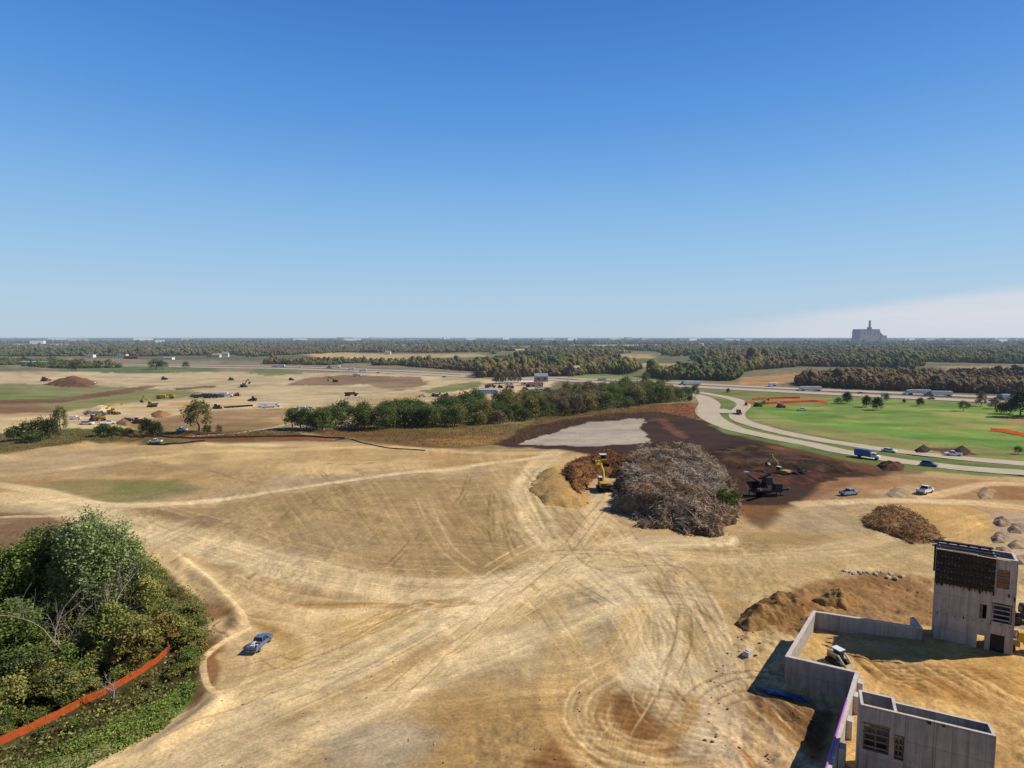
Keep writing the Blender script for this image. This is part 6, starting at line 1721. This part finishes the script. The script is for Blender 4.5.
for px, py, kind, mk, lab in ((931, 399.5, 'car_dark', mk_car('darksteel'), 'dark car on the near lanes of the highway below the truck pair'), (860, 393.8, 'car_red', mk_car('rustred'), 'dull red car on the highway between the lone semi and the pair'), (654, 385.2, 'car_dark', None, 'dark car on the highway behind the tree row'), (628, 381.5, 'car_silver', None, 'pale car on the highway behind the tree row, left of the dark one'),
                              (602, 380.6, 'boxtruck_w', mk_box_truck('white', 'white'), 'white box truck on the highway behind the right part of the tree row'), (300, 368, 'car_silver', None, 'pale car on the highway between the two distant semis'), (351, 370.5, 'boxtruck_w', None, 'white box truck on the highway left of centre'), (363, 371.8, 'boxtruck_w', None, 'white box truck just right of another on the highway left of centre'),
                              (378, 373.5, 'car_dark', None, 'dark car on the highway right of the two white box trucks'), (992, 401.5, 'car_red', None, 'dull red car on the highway near the right edge'), (444, 377.5, 'car_dark', None, 'dark car on the highway above the green strip')):
    place(kind, mk, px, py, 173, lab, 'car' if 'car' in kind else 'box truck', z='flat', dz=0.26)
# --- the far left earthworks
place('pickup_wh', None, 155.5, 443.6, 181, 'white pickup standing on the verge track behind the near site', 'pickup truck', sc=0.95)
far = [
    (152, 407, 'exc_or', None, 160, 'dull orange excavator beside the pale heap of the far earthworks', 'excavator', 1.15), (166, 398.5, 'scraper', mk_scraper, 5, 'bright yellow scraper parked on the green of the far earthworks', 'scraper', 1.05),
    (200, 398, 'haul_k', mk_haul('darksteel'), 20, 'dark dump truck at the left of the parked row', 'dump truck', 0.9), (206, 397, 'haul_k', None, 200, 'dark dump truck second in the parked row', 'dump truck', 0.9), (212, 398, 'haul_k', None, 15, 'dark dump truck in the middle of the parked row', 'dump truck', 0.9),
    (218, 397.5, 'haul_g', mk_haul('grey'), 190, 'grey dump truck fourth in the parked row', 'dump truck', 0.9), (226, 397, 'boxtruck_w', None, 10, 'white truck at the right end of the parked dump truck row', 'truck', 1.0), (193, 397, 'dozer_b', mk_dozer('rustred'), 30, 'rust coloured dozer left of the parked dump truck row', 'bulldozer', 1.0), (237, 396, 'dozer_b', None, 200, 'rust coloured dozer right of the parked dump truck row', 'bulldozer', 1.0),
    (87, 425, 'car_silver', None, 5, 'pale car parked at the front of the far left plant yard', 'car', 1.4), (108, 424, 'pickup_wh', None, 40, 'white pickup parked among plant at the far left yard', 'pickup truck', 1.2), (75, 420, 'boxtruck_w', None, 10, 'white truck at the left of the far left plant yard', 'truck', 0.6), (98, 416, 'haul_g', None, 20, 'grey dump truck by the pale heap in the far left yard', 'dump truck', 0.8),
    (91, 415, 'haul_g', None, 200, 'grey dump truck left of another by the pale heap', 'dump truck', 0.7), (104, 413, 'exc_main', None, 30, 'yellow excavator by the pale heap in the far left yard', 'excavator', 1.0), (113, 414.5, 'loader_y', None, 350, 'yellow wheel loader by the pale heap in the far left yard', 'wheel loader', 1.1), (100, 421, 'loader_y', None, 190, 'yellow wheel loader between the parked cars of the far left yard', 'wheel loader', 1.1),
    (94, 420, 'dozer_b', None, 90, 'rust coloured dozer between the cars of the far left yard', 'bulldozer', 1.0), (128, 421, 'haul_g', None, 170, 'grey truck right of the far left plant yard', 'dump truck', 0.6), (138, 423, 'dozer_b', None, 10, 'rust coloured dozer by the low brown heap', 'bulldozer', 1.1), (217, 409, 'dozer_k', mk_dozer('darksteel'), 20, 'dark dozer left of the row of black pipes', 'bulldozer', 1.1),
    (244, 387, 'exc_dk', mk_excavator('darksteel', 0.3, (0.9, -1.0)), 60, 'dark excavator on the far tan field', 'excavator', 1.2), (164, 380, 'dozer_k', None, 0, 'dark dozer alone on the tan field beyond the green', 'bulldozer', 1.2), (231, 380.5, 'dozer_k', None, 30, 'dark dozer on the far tan field left of the highway trucks', 'bulldozer', 1.2), (253, 401, 'loader_dk', None, 160, 'dark wheel loader above the white trucks on the far earthworks', 'wheel loader', 1.0),
    (264, 407.5, 'boxtruck_w', None, 20, 'white truck at the left of the close group on the far earthworks', 'truck', 0.85), (269, 408, 'boxtruck_w', None, 200, 'white truck in the middle of the close group on the far earthworks', 'truck', 0.85), (275, 407, 'pickup_wh', None, 10, 'white pickup at the right of the close group on the far earthworks', 'pickup truck', 1.2),
    (294, 411, 'pickup_wh', None, 0, 'white pickup at the left of the row by the tree row end', 'pickup truck', 1.1), (299, 410.5, 'pickup_wh', None, 180, 'white pickup second in the row by the tree row end', 'pickup truck', 1.1), (304, 410.5, 'boxtruck_w', None, 5, 'white truck third in the row by the tree row end', 'truck', 0.7), (310, 410, 'pickup_wh', None, 5, 'white pickup at the right of the row by the tree row end', 'pickup truck', 1.1),
    (291, 380, 'dozer_k', None, 0, 'dark dozer above the tan field right of the white trucks', 'bulldozer', 1.0), (335, 382, 'exc_rd', mk_excavator('rustred', 2.6, (0.7, -1.2)), 30, 'rust red excavator on the bare grey patch', 'excavator', 1.1), (351, 396, 'scraper_b', lambda: mk_haul('rustred')(), 0, 'rust coloured dump truck alone on the pale tan field', 'dump truck', 1.0), (357, 376.5, 'boxtruck_w', None, 0, 'white truck beside the highway above the grey patch', 'truck', 1.0),
    (434, 396.5, 'dozer_b', None, 10, 'rust coloured dozer at the left of the machine row behind the trees', 'bulldozer', 1.0), (440, 396.8, 'loader_r', mk_loader('rustred'), 10, 'rust red wheel loader in the machine row behind the trees', 'wheel loader', 1.0), (446, 396.3, 'dozer_b', None, 190, 'rust coloured dozer at the right of the machine row behind the trees', 'bulldozer', 1.0),
    (422, 397, 'pickup_wh', None, 0, 'white pickup left of the rust coloured machine row', 'pickup truck', 1.1), (466, 394.5, 'exc_rd', None, 60, 'rust red excavator left of the pale blue shed', 'excavator', 0.8), (490, 388, 'haul_r', mk_haul('red'), 10, 'red dump truck in the equipment yard', 'dump truck', 1.0), (500, 388, 'dozer_k', None, 10, 'dark dozer in the equipment yard right of the red truck', 'bulldozer', 1.0),
    (506, 392.5, 'loader_r', None, 30, 'rust red loader below the white trailer in the equipment yard', 'wheel loader', 1.0), (510, 388.5, 'haul_r', None, 170, 'red dump truck by the white trailer in the equipment yard', 'dump truck', 0.8), (531, 387, 'haul_r', None, 20, 'red dump truck at the right end of the equipment yard', 'dump truck', 1.0), (539, 389.5, 'pickup_wh', None, 20, 'white pickup below the sheds of the equipment yard', 'pickup truck', 1.3), (525, 390, 'dozer_b', None, 20, 'rust coloured dozer in the middle of the equipment yard', 'bulldozer', 1.0),
    (92, 383.5, 'pickup_wh', None, 0, 'white pickup at the foot of the big reddish mound', 'pickup truck', 1.2), (45, 381.5, 'dozer_b', None, 0, 'rust coloured dozer left of the big reddish mound', 'bulldozer', 1.6), (182, 431, 'pickup_wh', None, 160, 'white pickup behind the lone yellow green tree', 'pickup truck', 1.0),
    (765, 404.0, 'exc_or', None, 20, 'dull yellow excavator by the orange fence at the road bend', 'excavator', 0.8), (780, 407.5, 'dozer_b', None, 10, 'rust coloured dozer below the orange fence at the road bend', 'bulldozer', 1.0), (802, 410.5, 'pickup_wh', None, 10, 'white pickup on the grass by the road bend', 'pickup truck', 1.0), (757, 406.5, 'dozer_k', None, 10, 'dark dozer at the left of the road bend works', 'bulldozer', 1.0),
]
for px, py, kind, mk, hdg, lab, cat, sc in far:
    place(kind, mk, px, py, hdg, lab, cat, None, sc, z='flat')
# row of black pipes
x, y = P(237, 407)
for k in range(6):
    b = MB(); b.tube([(-4, 0, 0.55), (4, 0, 0.55)], 0.55, 10)
    o = b.build('pipe', M['black']); px_, py_ = P(227 + k * 4.6, 408.2 - k * 0.35); o.location = (px_, py_, Hs(px_, py_) + 0.02); o.rotation_euler = (0, 0, R(10)); o.scale = (0.42, 1, 1)
    tag(o, 'black pipe length in the row lying on the far earthworks', 'pipe', 'black pipes laid in a row')

# ------------------------------------------------------------------ buildings of the plain
def building(px, py, w, d, h, wall, roof, label, cat='building', gable=0.0, rz=0.0, windows=3, name='building', group=None, z0=0.0):
    x, y = P(px, py); t = thing(name, label, cat, (x, y, z0), R(rz), group)
    part(t, 'walls', MB().box((0, 0, h / 2 - 0.5), (w, d, h + 1)), wall)
    if gable:
        m = MB(); e = 0.4; m.v += [(-w / 2 - e, -d / 2 - e, h + 0.01), (w / 2 + e, -d / 2 - e, h + 0.01), (w / 2 + e, d / 2 + e, h + 0.01), (-w / 2 - e, d / 2 + e, h + 0.01), (-w / 2 - e, 0, h + gable), (w / 2 + e, 0, h + gable)]
        m.f += [(0, 1, 5, 4), (2, 3, 4, 5), (0, 4, 3), (1, 2, 5), (3, 2, 1, 0)]; part(t, 'roof', m, roof)
    else: part(t, 'roof', MB().box((0, 0, h + 0.56), (w + 0.6, d + 0.6, 0.1)), roof)
    for k in range(windows):
        xx = (k + 0.5) / windows * w - w / 2
        part(t, 'window', MB().box((xx, -d / 2 - 0.03, h * 0.55), (w / windows * 0.35, 0.06, h * 0.35)), 'glass')
    return t


building(541, 381.5, 13, 8, 5.5, 'roof_grey', 'roof_grey', 'grey barn shaped shed at the equipment yard by the highway', 'shed', 3.0, 5, 2, 'shed')
building(527, 385.5, 11, 6, 3.5, 'cream', 'white', 'cream shed left of the grey barn shaped one', 'shed', 1.2, 5, 2, 'shed')
building(536, 387, 12, 6, 3.0, 'wall_tan', 'rustred', 'low tan shed with a red roof at the equipment yard', 'shed', 1.4, 5, 2, 'shed')
building(488, 393.5, 15, 5, 2.6, 'paleblue', 'paleblue', 'pale blue covered store in front of the equipment yard', 'store', 0, 4, 0, 'store')
building(509, 385.5, 8, 3.5, 3.2, 'white', 'white', 'white site trailer in front of the bare brown trees', 'trailer', 0, 4, 2, 'site_trailer')
building(496, 376.5, 16, 9, 4, 'wall_white', 'roof_grey', 'grey roofed building behind the yard beside the highway', 'building', 2.0, 10, 3)
building(576, 373.0, 9, 8, 6, 'cream', 'wall_tan', 'small pale house in front of the wood behind the highway', 'house', 3.5, 20, 2, 'house')
building(226, 356.5, 12, 9, 7, 'wall_white', 'roof_grey', 'white farmhouse beyond the far tan fields', 'house', 4, 10, 3, 'house')
building(217, 357, 18, 9, 5, 'cream', 'wall_tan', 'cream barn left of the white farmhouse', 'barn', 3, -8, 2, 'barn')
building(34, 365, 34, 16, 5, 'roof_grey', 'wall_white', 'long low white roofed warehouse at far left', 'warehouse', 0, 4, 6, 'warehouse')
building(17, 364.5, 14, 10, 4, 'wall_tan', 'wall_white', 'smaller tan warehouse at the left of the long low one', 'warehouse', 0, 4, 3, 'warehouse')
building(91, 357.5, 16, 10, 6, 'wall_white', 'wall_white', 'small white building right of the long low warehouse', 'building', 0, 0, 3)
building(123, 357, 20, 10, 6, 'wall_white', 'roof_grey', 'white building with grey roof beyond the far green strip', 'building', 0, 0, 3)
building(132, 359, 28, 10, 5, 'rustred', 'rustred', 'long dark red barn beyond the far green strip', 'barn', 2, 0, 3, 'barn')
building(168, 359.5, 22, 10, 4, 'wall_white', 'wall_white', 'low white building among the far left fields', 'building', 0, 0, 3)
building(388, 354.5, 14, 9, 7, 'wall_white', 'roof_grey', 'white house at the edge of the pale field left of centre', 'house', 3, 0, 2, 'house')
building(622, 353.5, 16, 10, 7, 'wall_white', 'wall_tan', 'white house on the pale clearing in the wood', 'house', 3, 0, 2, 'house')
building(773, 387.0, 7, 5, 3.2, 'wall_white', 'wall_white', 'small white hut by the tan bank on the far side of the highway', 'hut', 0, 0, 1, 'hut')
# sign boards by the highway
x, y = P(884, 400.5)
t = thing('sign_board', 'white double sign board facing the highway above the grass field', 'sign', (x, y, Hs(x, y)), R(-30))
part(t, 'panel', MB().box((0, 0, 4.2), (4.5, 0.2, 3.0)), 'white')
for s in (-1.4, 1.4): part(t, 'post', MB().tube([(s, 0.2, -0.2), (s, 0.2, 4.5)], 0.14, 6), 'grey')
hz = [  # pale sheds strung along the horizon
    (38, 345.0, 60), (60, 341.2, 150), (78, 341.8, 120), (115, 341.3, 170), (143, 341.3, 130), (160, 344, 40), (187, 340.8, 90), (216, 341.5, 60), (345, 340.3, 160), (352, 341.6, 120), (376, 340.2, 120), (412, 340.6, 140), (446, 339.8, 80), (300, 341.5, 90),
    (548, 340.8, 150), (562, 340.6, 160), (571, 341.4, 90), (614, 340.7, 110), (644, 340.6, 90), (682, 341.8, 60), (693, 341.6, 120), (731, 342.0, 140), (746, 342.2, 90), (763, 342.3, 60), (908, 341.2, 170), (930, 340.9, 160), (946, 341.4, 80), (985, 341.8, 200), (1000, 342.6, 160), (994, 340.6, 140), (1016, 341.0, 120), (628, 339.7, 120), (470, 340.9, 90), (505, 340.5, 70)]
sides = ['far left', 'left', 'left of centre', 'centre', 'right of centre', 'right', 'far right']
for i, (px, py, w) in enumerate(hz):
    D = P(px, py)[1]; h = 14 + D / 330
    wl = ['wall_white', 'wall_white', 'wall_tan', 'roof_grey'][i % 4]
    s = sides[min(6, int(px / 1024 * 7))]
    if i == 8: wl = 'rustred'
    building(px, py, w * min(1, D / 6000) * 1.25 + 20, 40, h, wl, 'wall_white' if i % 3 else 'roof_grey', ('pale' if wl == 'wall_white' else 'tan' if wl == 'wall_tan' else 'brick red' if wl == 'rustred' else 'grey') + ' flat roofed warehouse on the horizon, ' + s, 'warehouse', 0, 22 + (i * 37) % 25, 0, 'warehouse', 'warehouses on the horizon, ' + s + (', pale' if wl == 'wall_white' else ', tan' if wl == 'wall_tan' else ', red' if wl == 'rustred' else ', grey'))
# water towers
for px, py, hh, lab in ((447, 340.5, 42, 'white water tower standing on the horizon left of centre'), (533, 342.5, 30, 'small white water tower on the horizon at the centre')):
    x, y = P(px, py); t = thing('water_tower', lab, 'water tower', (x, y, 0))
    part(t, 'stem', MB().tube([(0, 0, 0), (0, 0, hh * 0.2), (0, 0, hh * 0.75)], [hh * 0.12, hh * 0.05, hh * 0.06], 10), 'wall_white')
    part(t, 'tank', MB().tube([(0, 0, hh * 0.7), (0, 0, hh * 0.78), (0, 0, hh * 0.9), (0, 0, hh)], [hh * 0.1, hh * 0.24, hh * 0.24, hh * 0.08], 12), 'wall_white')
# power plant on the skyline
D = 4600.0; X0 = (866 - 512) / F * D
def hx(px): return (px - 866) / F * D * 1.10
t = thing('power_plant', 'dark power station with two boiler blocks and a tall stack on the horizon at right', 'power station', (X0, D, 0), R(26))
z = lambda py: CH + (337.1 - py) / F * D
part(t, 'boiler_block', MB().box(((hx(850) + hx(863.5)) / 2, 0, z(331) / 2), (hx(863.5) - hx(850), 60, z(331))), 'plant_wall')
part(t, 'boiler_block', MB().box(((hx(864.5) + hx(880)) / 2, 5, z(330.8) / 2), (hx(880) - hx(864.5), 60, z(330.8))), 'plant_wall')
part(t, 'roof_band', MB().box(((hx(850) + hx(863)) / 2, 0, z(330.3)), (hx(863) - hx(850.6), 56, 13)), 'plant_dark')
part(t, 'roof_band', MB().box(((hx(865) + hx(880)) / 2, 5, z(330.3)), (hx(879.4) - hx(865), 56, 15)), 'plant_dark')
part(t, 'link_block', MB().box((hx(864), 16, z(333.5) / 2), (hx(866.5) - hx(862), 50, z(333.5))), 'plant_dark')
part(t, 'stack', MB().tube([(hx(872.6), 20, 0), (hx(872.6), 20, z(331)), (hx(872.6), 20, z(320.5))], [9, 8.5, 7.5], 12), 'plant_wall')
part(t, 'stack_casing', MB().box((hx(872.6), 22, z(329)), (24, 24, 26)), 'plant_dark')
m = MB(); m.hexa([(hx(880), -12, z(331.5)), (hx(887), -12, z(336)), (hx(887), 12, z(336)), (hx(880), 12, z(331.5)), (hx(880), -12, z(330.8)), (hx(887), -12, z(335.3)), (hx(887), 12, z(335.3)), (hx(880), 12, z(330.8))]); part(t, 'coal_conveyor', m, 'plant_dark')
part(t, 'low_annex', MB().box((hx(884.8), 0, z(335.5) / 2), (hx(889) - hx(880.5), 60, z(335.5))), 'plant_wall')
for k in range(6): part(t, 'window_strip', MB().box((hx(852 + k * 5), -31 if k < 3 else -26.5, z(333.2)), (12, 0.6, 22)), 'plant_dark')
# ------------------------------------------------------------------ sky, sun, camera
EL = R(42)
SUN = Vector((math.cos(EL) * 0.998, math.cos(EL) * 0.10, math.sin(EL)))
sl = bpy.data.lights.new('sun', 'SUN'); sl.energy = 5.0; sl.angle = R(0.53); sl.color = (1.0, 0.92, 0.78)
so = bpy.data.objects.new('sun', sl); COL.objects.link(so); so.rotation_euler = (-SUN).to_track_quat('-Z', 'Y').to_euler(); so.location = (60, -20, 120)

w = bpy.data.worlds.new('World'); scene.world = w; w.use_nodes = True
t = w.node_tree; bg = t.nodes['Background']
sky = t.nodes.new('ShaderNodeTexSky'); sky.sky_type = 'NISHITA'; sky.sun_disc = False
sky.sun_elevation = EL; sky.sun_rotation = R(84); sky.altitude = 250; sky.air_density = 1.0; sky.dust_density = 0.6; sky.ozone_density = 1.6
tc = t.nodes.new('ShaderNodeTexCoord'); sx = t.nodes.new('ShaderNodeSeparateXYZ'); t.links.new(tc.outputs['Generated'], sx.inputs[0])
# thin stratus low on the right: climbs to the right, soft streaky edge
az = math_n(t, 'ARCTAN2', sx.outputs[0], sx.outputs[1])
mp = t.nodes.new('ShaderNodeMapping'); mp.inputs['Scale'].default_value = (3, 3, 40); mp.inputs['Rotation'].default_value = (0, R(9), 0)
t.links.new(tc.outputs['Generated'], mp.inputs[0])
nz = N(t, 'ShaderNodeTexNoise', Scale=1.6, Detail=6, Roughness=0.55); t.links.new(mp.outputs[0], nz.inputs['Vector'])
line = math_n(t, 'ADD', math_n(t, 'MULTIPLY', az, 0.112), -0.0105)
line = math_n(t, 'ADD', line, math_n(t, 'MULTIPLY', math_n(t, 'SUBTRACT', nz.outputs[0], 0.5), 0.012))
d = math_n(t, 'SUBTRACT', line, sx.outputs[2])
up = N(t, 'ShaderNodeMapRange'); up.interpolation_type = 'SMOOTHSTEP'; up.inputs[1].default_value = -0.004; up.inputs[2].default_value = 0.016; t.links.new(d, up.inputs[0])
rt = N(t, 'ShaderNodeMapRange'); rt.interpolation_type = 'SMOOTHSTEP'; rt.inputs[1].default_value = 0.22; rt.inputs[2].default_value = 0.56; t.links.new(az, rt.inputs[0])
fac = math_n(t, 'MULTIPLY', up.outputs[0], rt.outputs[0])
st = N(t, 'ShaderNodeMapRange'); st.inputs[1].default_value = 0.25; st.inputs[2].default_value = 0.75; st.inputs[3].default_value = 0.6; st.inputs[4].default_value = 1.0; t.links.new(nz.outputs[0], st.inputs[0])
fac = math_n(t, 'MULTIPLY', fac, st.outputs[0])
SKYK = 0.10
cl = tuple(float(v) / SKYK for v in lin((216, 219, 227)))
# clear autumn air: deep blue overhead, pale at the skyline, zenith darkened to weaken the fill light
rmp = t.nodes.new('ShaderNodeValToRGB'); t.links.new(sx.outputs[2], rmp.inputs[0])
grad = [(0.0, (184, 203, 220)), (0.011, (183, 204, 222)), (0.061, (174, 204, 229)), (0.125, (156, 197, 232)), (0.189, (137, 186, 233)), (0.262, (112, 169, 230)), (0.332, (91, 152, 223)), (0.407, (76, 136, 214)), (0.468, (66, 124, 204)), (0.60, (44, 92, 168)), (1.0, (22, 52, 112))]
el = rmp.color_ramp.elements
el[0].position = 0.0; el[1].position = 1.0
for p_, c_ in grad[1:-1]: el.new(p_)
for e_, (p_, c_) in zip(el, grad):
    e_.position = p_; e_.color = (*[float(v) for v in lin(c_)], 1)
gr = mix(t, 1.0, rmp.outputs[0], (1 / SKYK, 1 / SKYK, 1 / SKYK), 'MULTIPLY')
skyc = mix(t, 0.92, sky.outputs[0], gr)
hyp = math_n(t, 'SQRT', math_n(t, 'ADD', math_n(t, 'ADD', math_n(t, 'MULTIPLY', sx.outputs[0], sx.outputs[0]), math_n(t, 'MULTIPLY', sx.outputs[1], sx.outputs[1])), 0.02))
# unseen sky behind the drone, dimmed to deepen the shadows
bk = N(t, 'ShaderNodeMapRange'); bk.interpolation_type = 'SMOOTHSTEP'; bk.inputs[1].default_value = -0.35; bk.inputs[2].default_value = 0.6; bk.inputs[3].default_value = 0.6; bk.inputs[4].default_value = 1.0
t.links.new(math_n(t, 'DIVIDE', sx.outputs[1], hyp), bk.inputs[0])
cb_ = t.nodes.new('ShaderNodeCombineColor'); [t.links.new(bk.outputs[0], cb_.inputs[i]) for i in range(3)]
skyc = mix(t, 1.0, skyc, cb_.outputs[0], 'MULTIPLY')
skyc = mix(t, fac, skyc, cl)
t.links.new(skyc, bg.inputs['Color']); bg.inputs['Strength'].default_value = SKYK

cam = bpy.data.cameras.new('camera'); co = bpy.data.objects.new('camera', cam); COL.objects.link(co)
cam.sensor_width = 36.0; cam.lens = F / 1024 * 36.0; cam.clip_start = 1.0; cam.clip_end = 90000
co.location = (0, 0, CH); co.rotation_euler = (math.pi / 2 - PITCH, 0, 0)
scene.camera = co
scene.view_settings.view_transform = 'Standard'; scene.view_settings.look = 'None'; scene.view_settings.exposure = 0
scene.render.engine = 'CYCLES'
scene.render.resolution_x = 1024; scene.render.resolution_y = 768
